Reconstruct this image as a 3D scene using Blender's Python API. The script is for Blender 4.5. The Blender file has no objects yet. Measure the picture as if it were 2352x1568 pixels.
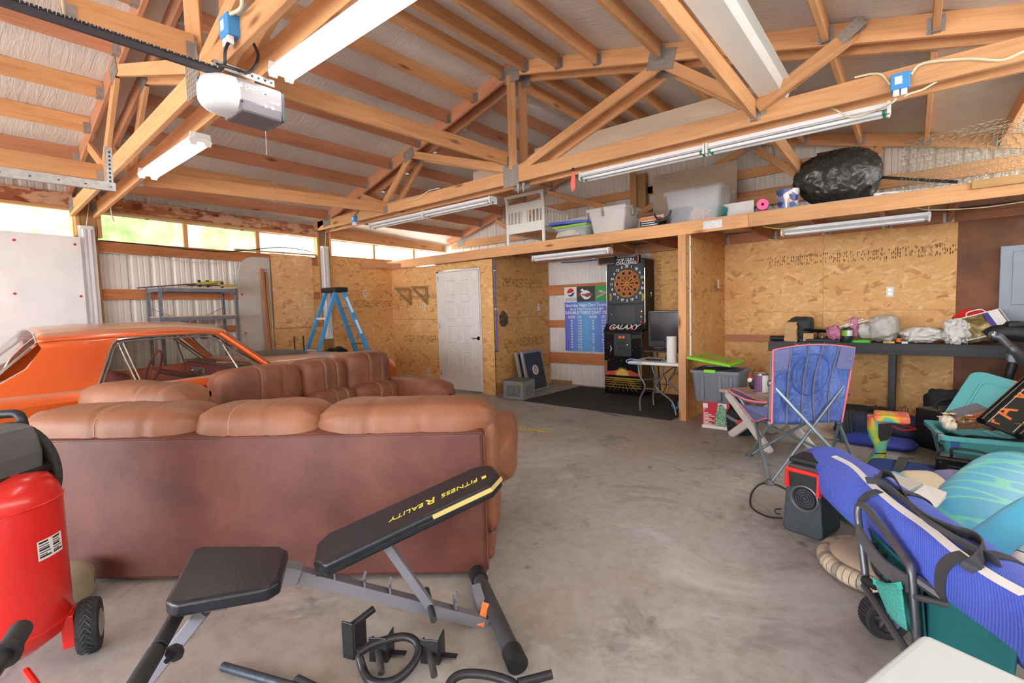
import bpy, bmesh, math, random
from mathutils import Vector as V, Matrix, noise
random.seed(11); YF = -5.0
SC = bpy.context.scene
COL = SC.collection
PI = math.pi
# ---------------------------------------------------------------- camera
FPX, YAW, PIT, ROLL, EYE = 1120.0, 0.6876, -0.0671, -0.0285, V((0, 0, 1.36))
_f = V((-math.sin(YAW)*math.cos(PIT), math.cos(YAW)*math.cos(PIT), math.sin(PIT)))
_r0 = V((math.cos(YAW), math.sin(YAW), 0)); _u0 = _r0.cross(_f)
_r = _r0*math.cos(ROLL) + _u0*math.sin(ROLL)
_u = _u0*math.cos(ROLL) - _r0*math.sin(ROLL)
cd = bpy.data.cameras.new('camera'); cam = bpy.data.objects.new('camera', cd); COL.objects.link(cam)
cd.sensor_fit = 'HORIZONTAL'; cd.sensor_width = 36; cd.lens = 36*FPX/2352; cd.clip_start = .02; cd.clip_end = 200
cam.matrix_world = Matrix(((_r.x, _u.x, -_f.x, EYE.x), (_r.y, _u.y, -_f.y, EYE.y), (_r.z, _u.z, -_f.z, EYE.z), (0, 0, 0, 1)))
SC.camera = cam
# ---------------------------------------------------------------- light and exposure
SC.view_settings.view_transform = 'Standard'; SC.view_settings.look = 'None'
SC.view_settings.gamma = 1; SC.view_settings.use_curve_mapping = False
SC.view_settings.exposure = 1.82
SC.cycles.max_bounces = 10; SC.cycles.diffuse_bounces = 6; SC.cycles.transparent_max_bounces = 16
SC.cycles.sample_clamp_indirect = 6; SC.cycles.use_denoising = True
wd = bpy.data.worlds.new('sky'); SC.world = wd; wd.use_nodes = True
wd.node_tree.nodes['Background'].inputs[0].default_value = (0.91, 0.96, 1.03, 1)
wd.node_tree.nodes['Background'].inputs[1].default_value = 4.0
sl = bpy.data.lights.new('sun', 'SUN'); sl.energy = 7; sl.angle = .02; sl.color = (1, .98, .93)
so = bpy.data.objects.new('sun', sl); COL.objects.link(so)
so.rotation_euler = V((0.80, -0.42, -0.62)).to_track_quat('-Z', 'Y').to_euler()
def portal(name, c, d, w, h):
    l = bpy.data.lights.new(name, 'AREA'); l.shape = 'RECTANGLE'; l.size = w; l.size_y = h
    l.cycles.is_portal = True
    o = bpy.data.objects.new(name, l); COL.objects.link(o); o.location = c
    o.rotation_euler = V(d).to_track_quat('-Z', 'Z').to_euler()
portal('door_portal', (-3.2, YF-.02, 1.25), (0, 1, 0), 8.4, 2.5)
# ---------------------------------------------------------------- picture ray helpers (pixel -> point on a real plane)
def ray(x, y): return (x-1176)/FPX*_r + (784-y)/FPX*_u + _f
def oP(x, y, p, n):
    d = ray(x, y); p = V(p); n = V(n); return EYE + d*((p-EYE).dot(n)/d.dot(n))
def oX(x, y, v): return oP(x, y, (v, 0, 0), (1, 0, 0))
def oY(x, y, v): return oP(x, y, (0, v, 0), (0, 1, 0))
def oZ(x, y, v=0.0): return oP(x, y, (0, 0, v), (0, 0, 1))
def oD(x, y, d): return EYE + ray(x, y)*d
# ---------------------------------------------------------------- materials
def lin(c):
    return tuple((x/255/12.92 if x <= 10.3 else ((x/255+.055)/1.055)**2.4) for x in c) + (1,)
class NT:
    def __init__(s, name):
        s.m = bpy.data.materials.new(name); s.m.use_nodes = True; s.t = s.m.node_tree
        s.b = s.t.nodes['Principled BSDF']
    def n(s, ty, **kw):
        o = s.t.nodes.new('ShaderNode'+ty)
        for k, v in kw.items():
            if k.startswith('i_'): o.inputs[k[2:].replace('_', ' ')].default_value = v
            else: setattr(o, k, v)
        return o
    def l(s, a, b): s.t.links.new(a, b)
    def coord(s, scale=(1, 1, 1), rot=(0, 0, 0), kind='Object'):
        tc = s.n('TexCoord'); mp = s.n('Mapping'); mp.inputs['Scale'].default_value = scale; mp.inputs['Rotation'].default_value = rot
        s.l(tc.outputs[kind], mp.inputs['Vector']); return mp.outputs[0]
    def noise(s, vec, scale, detail=3, rough=.55, dist=0):
        o = s.n('TexNoise', i_Scale=scale, i_Detail=detail, i_Roughness=rough, i_Distortion=dist); s.l(vec, o.inputs['Vector']); return o.outputs['Fac']
    def ramp(s, fac, stops):
        o = s.n('ValToRGB'); e = o.color_ramp.elements
        while len(e) < len(stops): e.new(.5)
        for k, (p, c) in enumerate(stops): e[k].position = p; e[k].color = c
        s.l(fac, o.inputs[0]); return o.outputs[0]
    def mix(s, fac, a, b, mode='MIX'):
        o = s.n('Mix', data_type='RGBA', blend_type=mode)
        for x, k in ((fac, 0), (a, 6), (b, 7)):
            if hasattr(x, 'links'): s.l(x, o.inputs[k])
            else: o.inputs[k].default_value = x
        return o.outputs[2]
    def bump(s, h, st, dist=.01):
        o = s.n('Bump', i_Strength=st, i_Distance=dist); s.l(h, o.inputs['Height']); s.l(o.outputs[0], s.b.inputs['Normal'])
def mul(c, k): return tuple(min(1, x*k) for x in c[:3]) + (1,)
def mat(name, col, rough=.6, metal=0, var=.12, scale=6, bump=0, bscale=60, coat=0, spec=.5, detail=3, alpha=1, trans=0, stretch=(1, 1, 1)):
    N = NT(name); b = N.b; c = lin(col)
    b.inputs['Roughness'].default_value = rough; b.inputs['Metallic'].default_value = metal
    b.inputs['Specular IOR Level'].default_value = spec; b.inputs['Coat Weight'].default_value = coat; b.inputs['Coat Roughness'].default_value = .12
    b.inputs['Alpha'].default_value = alpha; b.inputs['Transmission Weight'].default_value = trans
    v = N.coord(stretch)
    f = N.noise(v, scale, detail)
    N.l(N.ramp(f, [(.3, mul(c, 1-var)), (.7, mul(c, 1+var))]), b.inputs['Base Color'])
    if bump: N.bump(N.noise(v, bscale, 3), bump)
    return N.m
def wood(name, light, dark, knot=True, rough=.72, stain=0):
    N = NT(name); b = N.b; b.inputs['Roughness'].default_value = rough; b.inputs['Specular IOR Level'].default_value = .3
    oi = N.n('ObjectInfo'); tc = N.n('TexCoord'); ad = N.n('VectorMath', operation='ADD'); sc = N.n('VectorMath', operation='SCALE'); sc.inputs['Scale'].default_value = 37.0
    cb = N.n('CombineXYZ')
    for k in range(3): N.l(oi.outputs['Random'], cb.inputs[k])
    N.l(cb.outputs[0], sc.inputs[0]); N.l(tc.outputs['Object'], ad.inputs[0]); N.l(sc.outputs[0], ad.inputs[1])
    m1 = N.n('Mapping'); m1.inputs['Scale'].default_value = (.9, 16, 16); N.l(ad.outputs[0], m1.inputs[0])
    g = N.noise(m1.outputs[0], 2.2, 5, .6, 1.2)
    m2 = N.n('Mapping'); m2.inputs['Scale'].default_value = (.8, 3, 3); N.l(ad.outputs[0], m2.inputs[0])
    g2 = N.noise(m2.outputs[0], 1.1, 2)
    L, Dk = lin(light), lin(dark)
    c1 = N.ramp(g, [(.32, Dk), (.5, mul(L, .9)), (.72, mul(L, 1.08))])
    c2 = N.mix(.55, c1, N.ramp(g2, [(.35, mul(L, .74)), (.65, mul(L, 1.1))]), 'MIX')
    hv = N.n('HueSaturation'); mr = N.n('MapRange'); mr.inputs['To Min'].default_value = .84; mr.inputs['To Max'].default_value = 1.12
    N.l(oi.outputs['Random'], mr.inputs[0]); N.l(mr.outputs[0], hv.inputs['Value']); N.l(c2, hv.inputs['Color'])
    out = hv.outputs[0]
    if knot:
        m3 = N.n('Mapping'); m3.inputs['Scale'].default_value = (1.6, 6, 6); N.l(ad.outputs[0], m3.inputs[0])
        vo = N.n('TexVoronoi', i_Scale=1.0); N.l(m3.outputs[0], vo.inputs['Vector'])
        kf = N.ramp(vo.outputs['Distance'], [(.04, (1, 1, 1, 1)), (.16, (0, 0, 0, 1))])
        out = N.mix(kf, out, mul(Dk, .5))
    if stain:
        m4 = N.n('Mapping'); m4.inputs['Scale'].default_value = (1.3, 3, 3); N.l(ad.outputs[0], m4.inputs[0])
        sf = N.ramp(N.noise(m4.outputs[0], 3.2, 5, .65), [(.46, (0, 0, 0, 1)), (.52, (stain,)*3 + (1,))])
        out = N.mix(sf, out, lin((214, 176, 146)))
        sf2 = N.ramp(N.noise(m4.outputs[0], 4.5, 4, .6, .5), [(.55, (0, 0, 0, 1)), (.62, (.8, .8, .8, 1))])
        out = N.mix(sf2, out, lin((122, 58, 34)))
    N.l(out, b.inputs['Base Color']); N.bump(g, .25, .004)
    return N.m
def osb(name, tint=(1, 1, 1), k=1.0):
    N = NT(name); b = N.b; b.inputs['Roughness'].default_value = .75; b.inputs['Specular IOR Level'].default_value = .25
    def layer(a, sx, sy, sh):
        v = N.coord((1, 1, 1), (0, 0, a)); w = N.n('TexNoise', i_Scale=7.0); N.l(v, w.inputs['Vector'])
        mx = N.mix(.035, v, w.outputs['Color'], 'LINEAR_LIGHT')
        mp = N.n('Mapping'); mp.inputs['Scale'].default_value = (sx, sy, 1); mp.inputs['Location'].default_value = (sh, sh*.7, 0); N.l(mx, mp.inputs[0])
        vo = N.n('TexVoronoi', i_Scale=1.0); N.l(mp.outputs[0], vo.inputs['Vector']); sp = N.n('SeparateColor'); N.l(vo.outputs['Color'], sp.inputs[0]); return sp
    def pick(a, bb, f, th):
        o = N.n('Mix', data_type='FLOAT'); mt = N.n('Math', operation='GREATER_THAN'); mt.inputs[1].default_value = th
        N.l(f, mt.inputs[0]); N.l(mt.outputs[0], o.inputs[0]); N.l(a, o.inputs[2]); N.l(bb, o.inputs[3]); return o.outputs[0]
    f = None
    for a, sx, sy, sh in ((.1, 7, 24, 0), (1.0, 8, 28, 3.3), (-.7, 8, 27, 7.1), (2.0, 9, 30, 1.7), (.4, 7, 25, 9.2), (-.25, 11, 36, 5.5)):
        L = layer(a, sx, sy, sh); f = L.outputs[0] if f is None else pick(f, L.outputs[0], L.outputs[1], .62)
    T = lambda c: tuple(min(1, x*t*k) for x, t in zip(lin(c)[:3], tint)) + (1,)
    c = N.ramp(f, [(.0, T((158, 102, 56))), (.04, T((184, 126, 72))), (.08, T((206, 152, 92))), (.4, T((212, 160, 98))), (.75, T((218, 168, 106))), (1, T((228, 186, 128)))])
    c = N.mix(.3, c, N.ramp(N.noise(N.coord((1, 1, 1)), 1.6, 3), [(.3, T((202, 154, 98))), (.7, T((228, 186, 130)))]))
    N.l(c, b.inputs['Base Color']); N.bump(f, .2, .003)
    return N.m
M = {}
M['lumber'] = wood('douglas_fir_lumber', (226, 170, 120), (186, 122, 78))
M['lumber_red'] = wood('reddish_lumber', (204, 144, 110), (158, 98, 72))
M['lumber_stain'] = wood('water_stained_lumber', (190, 122, 84), (130, 72, 48), stain=.85)
M['lumber_girt'] = wood('stained_girt_lumber', (198, 128, 82), (120, 66, 42))
M['post'] = wood('treated_post', (176, 138, 92), (140, 104, 64))
M['board_grey'] = wood('pale_shelf_board', (206, 186, 164), (186, 164, 142), knot=False)
M['bin_pale'] = mat('pale_pink_grey', (206, 196, 192), .6, 0, .03, 6); M['osb'] = osb('osb_board', (1, 1.03, 1.10), 1.12); M['osb_dark'] = osb('osb_board_reddish', (1, .97, .96), 1.02); M['osb_light'] = osb('osb_board_light', (1, 1.04, 1.16), 1.16)
M['white_wood'] = mat('white_painted_wood', (224, 218, 214), .55, var=.06, scale=9)
M['galv'] = mat('galvanised_steel', (176, 176, 176), .42, .75, .14, 30)
M['galv_dull'] = mat('dull_truss_plate', (156, 148, 140), .6, .35, .12, 40)
M['siding'] = mat('painted_metal_siding', (226, 220, 214), .45, 0, .05, 3)
M['siding_cool'] = mat('shaded_metal_siding', (202, 204, 210), .45, 0, .04, 3)
M['fix'] = mat('white_enamel_fixture', (226, 226, 230), .35, 0, .03, 5)
M['tube_off'] = mat('unlit_fluorescent_glass', (228, 228, 232), .2, 0, .02, 5)
M['black'] = mat('black_plastic', (30, 31, 34), .5, 0, .15, 20)
M['black_gloss'] = mat('gloss_black', (18, 20, 24), .18, 0, .1, 10)
M['rubber'] = mat('black_rubber', (44, 44, 46), .85, 0, .2, 30, .3, 80)
M['dark_cloth'] = mat('black_fabric', (38, 40, 44), .9, 0, .2, 30, .3, 200)
M['white_plastic'] = mat('white_plastic', (232, 230, 226), .45, 0, .03, 6)
M['cream'] = mat('cream_cable', (216, 206, 178), .5, 0, .05, 10)
M['blue_box'] = mat('blue_outlet_box', (64, 146, 214), .45, 0, .06, 10)
M['chrome'] = mat('chrome', (206, 206, 206), .12, 1, .04, 10)
M['brass'] = mat('brass', (196, 158, 84), .25, 1, .06, 10)
M['steel'] = mat('brushed_steel', (150, 150, 154), .35, .8, .1, 20)
M['gunmetal'] = mat('grey_steel_tube', (112, 112, 118), .42, .55, .1, 14)
M['red'] = mat('red_plastic', (214, 44, 40), .4, 0, .06, 6)
M['white'] = mat('white_print', (238, 238, 236), .6, 0, .01, 5)
M['ink'] = mat('black_ink', (28, 26, 26), .7, 0, .05, 5)
M['stamp'] = mat('mill_stamp_ink', (96, 66, 42), .85, 0, .3, 60)
M['orange'] = mat('orange_print', (226, 120, 44), .5, 0, .1, 20)
M['yellow'] = mat('yellow_plastic', (222, 196, 70), .5, 0, .08, 10)
M['cardboard'] = mat('cardboard', (196, 158, 112), .85, 0, .06, 8)
# ---------------------------------------------------------------- mesh helpers
WM = {}
class MB:
    def __init__(s): s.v = []; s.f = []; s.m = []; s.k = 0
    def add(s, vs, fs, X=None):
        n = len(s.v); s.v += [tuple(X @ V(p)) if X else tuple(p) for p in vs]
        s.f += [tuple(i+n for i in f) for f in fs]; s.m += [s.k]*len(fs); return s
    def box(s, c, z, X=None):
        c = V(c); h = V(z)/2
        vs = [(c.x+a*h.x, c.y+b*h.y, c.z+d*h.z) for a in (-1, 1) for b in (-1, 1) for d in (-1, 1)]
        return s.add(vs, [(0, 1, 3, 2), (4, 6, 7, 5), (0, 4, 5, 1), (2, 3, 7, 6), (0, 2, 6, 4), (1, 5, 7, 3)], X)
    def bb(s, a, b, X=None):
        a, b = V(a), V(b); return s.box((a+b)/2, [abs(t) for t in (b-a)], X)
    def beam(s, p, q, w, h, up=(0, 0, 1)):
        return s.box((0, 0, 0), ((V(q)-V(p)).length, w, h), frame(p, q, up))
    def tube(s, pts, r, n=8, closed=False, caps=True, flat=1, up=None):
        pts = [V(p) for p in pts]; N = len(pts); R = r if hasattr(r, '__len__') else [r]*N
        T = []
        for i in range(N):
            a = pts[i-1] if (i or closed) else pts[0]; b = pts[(i+1) % N] if (i < N-1 or closed) else pts[-1]
            t = b-a; T.append(t.normalized() if t.length > 1e-9 else V((0, 0, 1)))
        u = V(up) if up else (V((0, 0, 1)) if abs(T[0].z) < .9 else V((1, 0, 0)))
        u = (u-T[0]*u.dot(T[0])).normalized(); vs = []
        for i in range(N):
            u = u-T[i]*u.dot(T[i])
            u = u.normalized() if u.length > 1e-6 else T[i].orthogonal().normalized()
            w = T[i].cross(u)
            for k in range(n):
                a = 2*PI*k/n; vs.append(pts[i]+(u*math.cos(a)*flat+w*math.sin(a))*R[i])
        fs = []
        for i in range(N if closed else N-1):
            j = (i+1) % N
            for k in range(n): fs.append((i*n+k, i*n+(k+1) % n, j*n+(k+1) % n, j*n+k))
        if caps and not closed: fs += [tuple(range(n))[::-1], tuple((N-1)*n+k for k in range(n))]
        return s.add(vs, fs)
    def cyl(s, p, q, r, r2=None, n=16): return s.tube([p, q], [r, r if r2 is None else r2], n)
    def lathe(s, prof, X, n=24, close=True, a0=0, a1=2*PI):
        full = abs(a1-a0-2*PI) < 1e-6; m = n if full else n+1; vs = []
        for r, z in prof:
            for k in range(m): a = a0+(a1-a0)*k/n; vs.append((r*math.cos(a), r*math.sin(a), z))
        fs = [(i*m+k, i*m+(k+1) % m, (i+1)*m+(k+1) % m, (i+1)*m+k) for i in range(len(prof)-1) for k in range(n)]
        if close and full: fs += [tuple(range(m))[::-1], tuple((len(prof)-1)*m+k for k in range(m))]
        return s.add(vs, fs, X)
    def grid(s, fn, nu, nv, cu=False, cv=False, X=None):
        a, b = (nu if cu else nu+1), (nv if cv else nv+1)
        vs = [fn(i/nu, j/nv) for i in range(a) for j in range(b)]
        fs = [(i*b+j, ((i+1) % a)*b+j, ((i+1) % a)*b+(j+1) % b, i*b+(j+1) % b) for i in range(nu) for j in range(nv)]
        return s.add(vs, fs, X)
    def soft(s, X, z, p=(.45, .45), nu=28, nv=16, wr=0, ws=3, seed=0, fn=None):
        h = V(z)/2
        def pw(c, e): return math.copysign(abs(c)**e, c)
        def f(a, b):
            th = a*2*PI; ph = (b-.5)*PI
            q = V((pw(math.cos(ph), p[1])*pw(math.cos(th), p[0])*h.x, pw(math.cos(ph), p[1])*pw(math.sin(th), p[0])*h.y, pw(math.sin(ph), p[1])*h.z))
            if wr: q *= 1+wr*noise.noise(q*ws/max(h)+V((seed*7.1, seed*3.3, seed)))
            return fn(q, h) if fn else q
        return s.grid(f, nu, nv, cu=True, X=X)
    def prism(s, poly, d, X=None, z0=None):
        n = len(poly); a = -d/2 if z0 is None else z0
        vs = [(x, y, a) for x, y in poly]+[(x, y, a+d) for x, y in poly]
        return s.add(vs, [tuple(range(n))[::-1], tuple(range(n, 2*n))]+[(k, (k+1) % n, n+(k+1) % n, n+k) for k in range(n)], X)
    def ribbon(s, pts, wid, th, side):
        """flat strap: pts centre line, side = list of width directions or one"""
        N = len(pts); vs = []
        for i in range(N):
            t = (V(pts[min(i+1, N-1)])-V(pts[max(i-1, 0)])).normalized(); w = V(side[i] if isinstance(side, list) else side)
            w = (w-t*w.dot(t)).normalized(); nn = t.cross(w)
            for a, b in ((-1, -1), (1, -1), (1, 1), (-1, 1)): vs.append(V(pts[i])+w*a*wid/2+nn*b*th/2)
        fs = [(i*4+k, i*4+(k+1) % 4, i*4+4+(k+1) % 4, i*4+4+k) for i in range(N-1) for k in range(4)]+[(3, 2, 1, 0), tuple(4*N-4+k for k in range(4))]
        return s.add(vs, fs)
    def build(s, name, m, parent=None, smooth=.7, bevel=0, X=None, seg=2):
        me = bpy.data.meshes.new(name); me.from_pydata(s.v, [], s.f); me.validate()
        for k in (m if isinstance(m, (list, tuple)) else [m]): me.materials.append(M[k] if isinstance(k, str) else k)
        if isinstance(m, (list, tuple)) and len(me.polygons) == len(s.m): me.polygons.foreach_set('material_index', s.m)
        bm = bmesh.new(); bm.from_mesh(me); bmesh.ops.recalc_face_normals(bm, faces=bm.faces); bm.to_mesh(me); bm.free()
        if smooth:
            me.polygons.foreach_set('use_smooth', [True]*len(me.polygons)); me.set_sharp_from_angle(angle=smooth)
        o = bpy.data.objects.new(name, me); COL.objects.link(o)
        if X: o.matrix_basis = X
        put(o, parent)
        if bevel:
            b = o.modifiers.new('b', 'BEVEL'); b.width = bevel; b.segments = seg; b.limit_method = 'ANGLE'; b.angle_limit = .7
        return o
def put(o, parent):
    if parent is None: return
    o.parent = parent
    if parent.name in WM: o.matrix_parent_inverse = WM[parent.name].inverted()
    elif parent.parent or parent.matrix_basis != Matrix(): o.matrix_parent_inverse = wmat(parent).inverted()
def wmat(o):
    if o.name in WM: return WM[o.name]
    m = o.matrix_basis.copy()
    return wmat(o.parent) @ o.matrix_parent_inverse @ m if o.parent else m
def frame(p, q, up=(0, 0, 1)):
    p, q = V(p), V(q); x = (q-p).normalized(); z = V(up); z = z-x*z.dot(x)
    z = z.normalized() if z.length > 1e-6 else x.orthogonal().normalized(); y = z.cross(x)
    c = (p+q)/2
    return Matrix(((x.x, y.x, z.x, c.x), (x.y, y.y, z.y, c.y), (x.z, y.z, z.z, c.z), (0, 0, 0, 1)))
def axes(o, x, y):
    """matrix with given x axis, y axis direction (made orthogonal), z = x cross y"""
    x = V(x).normalized(); y = V(y); y = (y-x*y.dot(x)).normalized(); z = x.cross(y); o = V(o)
    return Matrix(((x.x, y.x, z.x, o.x), (x.y, y.y, z.y, o.y), (x.z, y.z, z.z, o.z), (0, 0, 0, 1)))
def T(x, y, z): return Matrix.Translation((x, y, z))
def RZ(a): return Matrix.Rotation(a, 4, 'Z')
def RX(a): return Matrix.Rotation(a, 4, 'X')
def RY(a): return Matrix.Rotation(a, 4, 'Y')
def tag(o, label, cat, group=None, kind=None):
    if label: o['label'] = label
    if cat: o['category'] = cat
    if group: o['group'] = group
    if kind: o['kind'] = kind
    return o
def thing(name, label, cat, loc, group=None):
    o = bpy.data.objects.new(name, None); COL.objects.link(o); o.location = loc; o.empty_display_size = .05
    WM[o.name] = Matrix.Translation(loc); return tag(o, label, cat, group)
def struct(name, loc=(0, 0, 0)):
    o = bpy.data.objects.new(name, None); COL.objects.link(o); o.location = loc; WM[o.name] = Matrix.Translation(loc); o['kind'] = 'structure'; return o
def lum(name, p, q, w, h, parent, m='lumber', up=(0, 0, 1), bevel=.003):
    """one board, its local X along the grain"""
    return MB().box((0, 0, 0), ((V(q)-V(p)).length, w, h)).build(name, m, parent, smooth=0, X=frame(p, q, up), bevel=bevel, seg=1)
def dup(root, loc, rz=0, label=None, group=None):
    r = root.copy(); COL.objects.link(r); r.location = loc; r.rotation_euler = (0, 0, rz)
    if label: r['label'] = label
    if group: r['group'] = group
    for ch in [c for c in bpy.data.objects if c.parent == root]:
        c = ch.copy(); COL.objects.link(c); c.parent = r; c.matrix_parent_inverse = ch.matrix_parent_inverse
        for g in [d for d in bpy.data.objects if d.parent == ch]:
            d = g.copy(); COL.objects.link(d); d.parent = c; d.matrix_parent_inverse = g.matrix_parent_inverse
    return r
def text(name, s, m, parent, o, x, y, size, align='CENTER', ext=.0008, shear=0, space=1.0, off=0, line=1.0):
    """lettering as a flat mesh: origin o, x reading direction, y up"""
    cu = bpy.data.curves.new(name, 'FONT'); cu.body = s; cu.size = size; cu.align_x = align; cu.align_y = 'CENTER'; cu.extrude = ext
    cu.shear = shear; cu.space_character = space; cu.offset = off; cu.resolution_u = 3; cu.space_line = line
    to = bpy.data.objects.new(name, cu); me = bpy.data.meshes.new_from_object(to); bpy.data.objects.remove(to)
    me.name = name; me.materials.clear(); me.materials.append(M[m])
    ob = bpy.data.objects.new(name, me); COL.objects.link(ob); ob.matrix_basis = axes(o, x, y); put(ob, parent); return ob
def smoothpath(pts, n=6, closed=False):
    pts = [V(p) for p in pts]; N = len(pts); out = []
    rng = range(N if closed else N-1)
    for i in rng:
        p0 = pts[(i-1) % N] if (i or closed) else pts[0]*2-pts[1]; p1 = pts[i]; p2 = pts[(i+1) % N]; p3 = pts[(i+2) % N] if (i+2 < N or closed) else pts[-1]*2-pts[-2]
        for k in range(n):
            t = k/n; out.append(.5*((2*p1)+(p2-p0)*t+(2*p0-5*p1+4*p2-p3)*t*t+(3*p1-p0-3*p2+p3)*t**3))
    if not closed: out.append(pts[-1])
    return out
# ================================================================ THE SHELL
def concrete():
    N = NT('worn_concrete'); b = N.b; v = N.coord()
    b.inputs['Roughness'].default_value = .55; b.inputs['Specular IOR Level'].default_value = .35
    base = N.ramp(N.noise(v, .9, 6, .6), [(.3, lin((149, 143, 135))), (.5, lin((168, 163, 159))), (.72, lin((181, 179, 180)))])
    base = N.mix(.35, base, N.ramp(N.noise(v, 14, 4, .7), [(.35, lin((144, 138, 130))), (.65, lin((188, 187, 187)))]))
    warm = N.ramp(N.noise(v, .55, 2), [(.45, (0, 0, 0, 1)), (.7, (.5, .5, .5, 1))])
    base = N.mix(warm, base, lin((161, 143, 119)))
    dark = N.ramp(N.noise(v, 1.9, 5, .7, .6), [(.55, (0, 0, 0, 1)), (.70, (.8, .8, .8, 1))])
    base = N.mix(dark, base, lin((115, 111, 110)))
    st = N.ramp(N.noise(N.coord((1, 1, 1), (.3, .2, .9)), 5.5, 3, .5), [(.70, (0, 0, 0, 1)), (.76, (.7, .7, .7, 1))])
    base = N.mix(st, base, lin((102, 97, 93)))
    # yellow spilled paint haze with its own outline on the slab
    tc = N.n('TexCoord'); d = N.n('VectorMath', operation='DISTANCE'); d.inputs[1].default_value = (-3.3, 3.9, 0)
    N.l(tc.outputs['Object'], d.inputs[0]); ad = N.n('Math', operation='ADD'); N.l(d.outputs['Value'], ad.inputs[0]); N.l(N.noise(v, 3, 4), ad.inputs[1])
    yf = N.ramp(ad.outputs[0], [(.55, (.45, .45, .45, 1)), (1.0, (0, 0, 0, 1))]); base = N.mix(yf, base, lin((167, 157, 95)))
    pale = N.ramp(N.noise(N.coord((1, 1, 1), (.1, .6, .2)), 1.1, 5, .65, .8), [(.55, (0, 0, 0, 1)), (.68, (.55, .55, .55, 1))]); base = N.mix(pale, base, lin((206, 206, 206)))
    vo = N.n('TexVoronoi', i_Scale=.38, feature='DISTANCE_TO_EDGE'); wn = N.n('TexNoise', i_Scale=2.5, i_Detail=6.0); N.l(v, wn.inputs['Vector']); N.l(N.mix(.10, v, wn.outputs['Color'], 'LINEAR_LIGHT'), vo.inputs['Vector'])
    base = N.mix(N.ramp(vo.outputs['Distance'], [(.0, (.3, .3, .3, 1)), (.004, (0, 0, 0, 1))]), base, lin((96, 88, 80)))
    N.l(base, b.inputs['Base Color']); N.bump(N.noise(v, 60, 4), .12, .004); return N.m
M['concrete'] = concrete()
M['drive'] = mat('pale_driveway', (196, 192, 184), .8, var=.08, scale=2)
fl = MB().bb((-8.2, YF-.1, -.12), (1.6, 7.5, 0)).build('floor', 'concrete', smooth=0); fl['kind'] = 'structure'
gr = MB().bb((-30, -30, -.3), (30, 40, -.13)).build('ground', 'drive', smooth=0); gr['kind'] = 'structure'
MB().bb((-8.2, YF-.105, -.01), (1.6, YF-.098, .002)).build('floor_edge', 'galv', fl, smooth=0)
# ---- roof planes
XR, ZR, SL, SRr = -3.3, 3.95, .272, .245
def zr(x): return ZR+(x-XR)*SL if x < XR else ZR-(x-XR)*SRr
def foil():
    N = NT('vinyl_roof_insulation'); b = N.b; b.inputs['Roughness'].default_value = .5; b.inputs['Specular IOR Level'].default_value = .4
    v = N.coord()
    N.l(N.ramp(N.noise(v, 1.2, 3), [(.3, lin((208, 200, 192))), (.7, lin((226, 220, 214)))]), b.inputs['Base Color'])
    w = N.noise(N.coord((3.0, 26, 1), (0, 0, .25)), 1.0, 5, .65, 1.0); N.bump(w, .55, .02); return N.m
M['foil'] = foil()
ceil = struct('ceiling')
T1Y, T2Y, T3Y = 1.15, 4.14, 7.05
PX = [-7.02, -6.5, -5.95, -5.4, -4.82, -4.27, -3.84, -3.42, -3.12, -2.71, -2.29, -1.69, -1.08, -.5, .08, .66]
def roofsheet(x0, x1, name):
    edges = sorted([x for x in PX if x0 < x < x1]+[x0, x1])
    def f(a, b):
        x = x0+(x1-x0)*a; y = YF-.1+(7.45-YF)*b
        k = max(i for i in range(len(edges)-1) if edges[i] <= x+1e-6); t = (x-edges[k])/(edges[k+1]-edges[k])
        sag = .022*math.sin(PI*min(1, max(0, t)))*(1+.5*noise.noise(V((x*2, y*1.5, 3))))
        return (x, y, zr(x)+.012-sag)
    MB().grid(f, 96, 40).build(name, 'foil', ceil, smooth=1.2)
roofsheet(-7.9, XR, 'insulation_sheet'); roofsheet(XR, 1.6, 'insulation_sheet')
for s in ((-8.0, XR), (XR, 1.7)):
    MB().add([(s[0], YF-.4, zr(s[0])+.04), (s[1], YF-.4, zr(s[1])+.04), (s[1], 7.5, zr(s[1])+.04), (s[0], 7.5, zr(s[0])+.04)]+[(s[0], YF-.4, zr(s[0])+.07), (s[1], YF-.4, zr(s[1])+.07), (s[1], 7.5, zr(s[1])+.07), (s[0], 7.5, zr(s[0])+.07)],
             [(0, 1, 2, 3), (7, 6, 5, 4), (0, 4, 5, 1), (1, 5, 6, 2), (2, 6, 7, 3), (3, 7, 4, 0)]).build('roof_panel', 'siding', ceil, smooth=0)
def hanger(x, z, y, s, parent):
    """galvanised joist hanger cupping a purlin end; s = -1: the timber lies on the -Y side"""
    b = MB(); w = .021
    b.bb((x-w-.003, y, z-.004), (x-w, y+s*.05, z+.085)); b.bb((x+w, y, z-.004), (x+w+.003, y+s*.05, z+.085)); b.bb((x-w, y, z-.005), (x+w, y+s*.05, z-.001))
    b.bb((x-w-.024, y, z+.0), (x-w, y+s*.004, z+.1)); b.bb((x+w, y, z+.0), (x+w+.024, y+s*.004, z+.1))
    b.build('joist_hanger', 'galv', parent, smooth=0)
for (ya, yb, fr, bk) in ((YF, T1Y, 0, 1), (T1Y+.24, T2Y, 1, 1), (T2Y+.24, T3Y, 1, 1)):
    for x in PX:
        zb = zr(x)-.128
        p = lum('purlin', (x, ya, zb+.07), (x, yb, zb+.07), .038, .138, ceil, random.choice(['lumber_red', 'lumber', 'lumber_red']) if x < XR else 'lumber')
        hanger(x, zb, yb, -1, p)
        if fr: hanger(x, zb, ya, 1, p)
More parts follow.
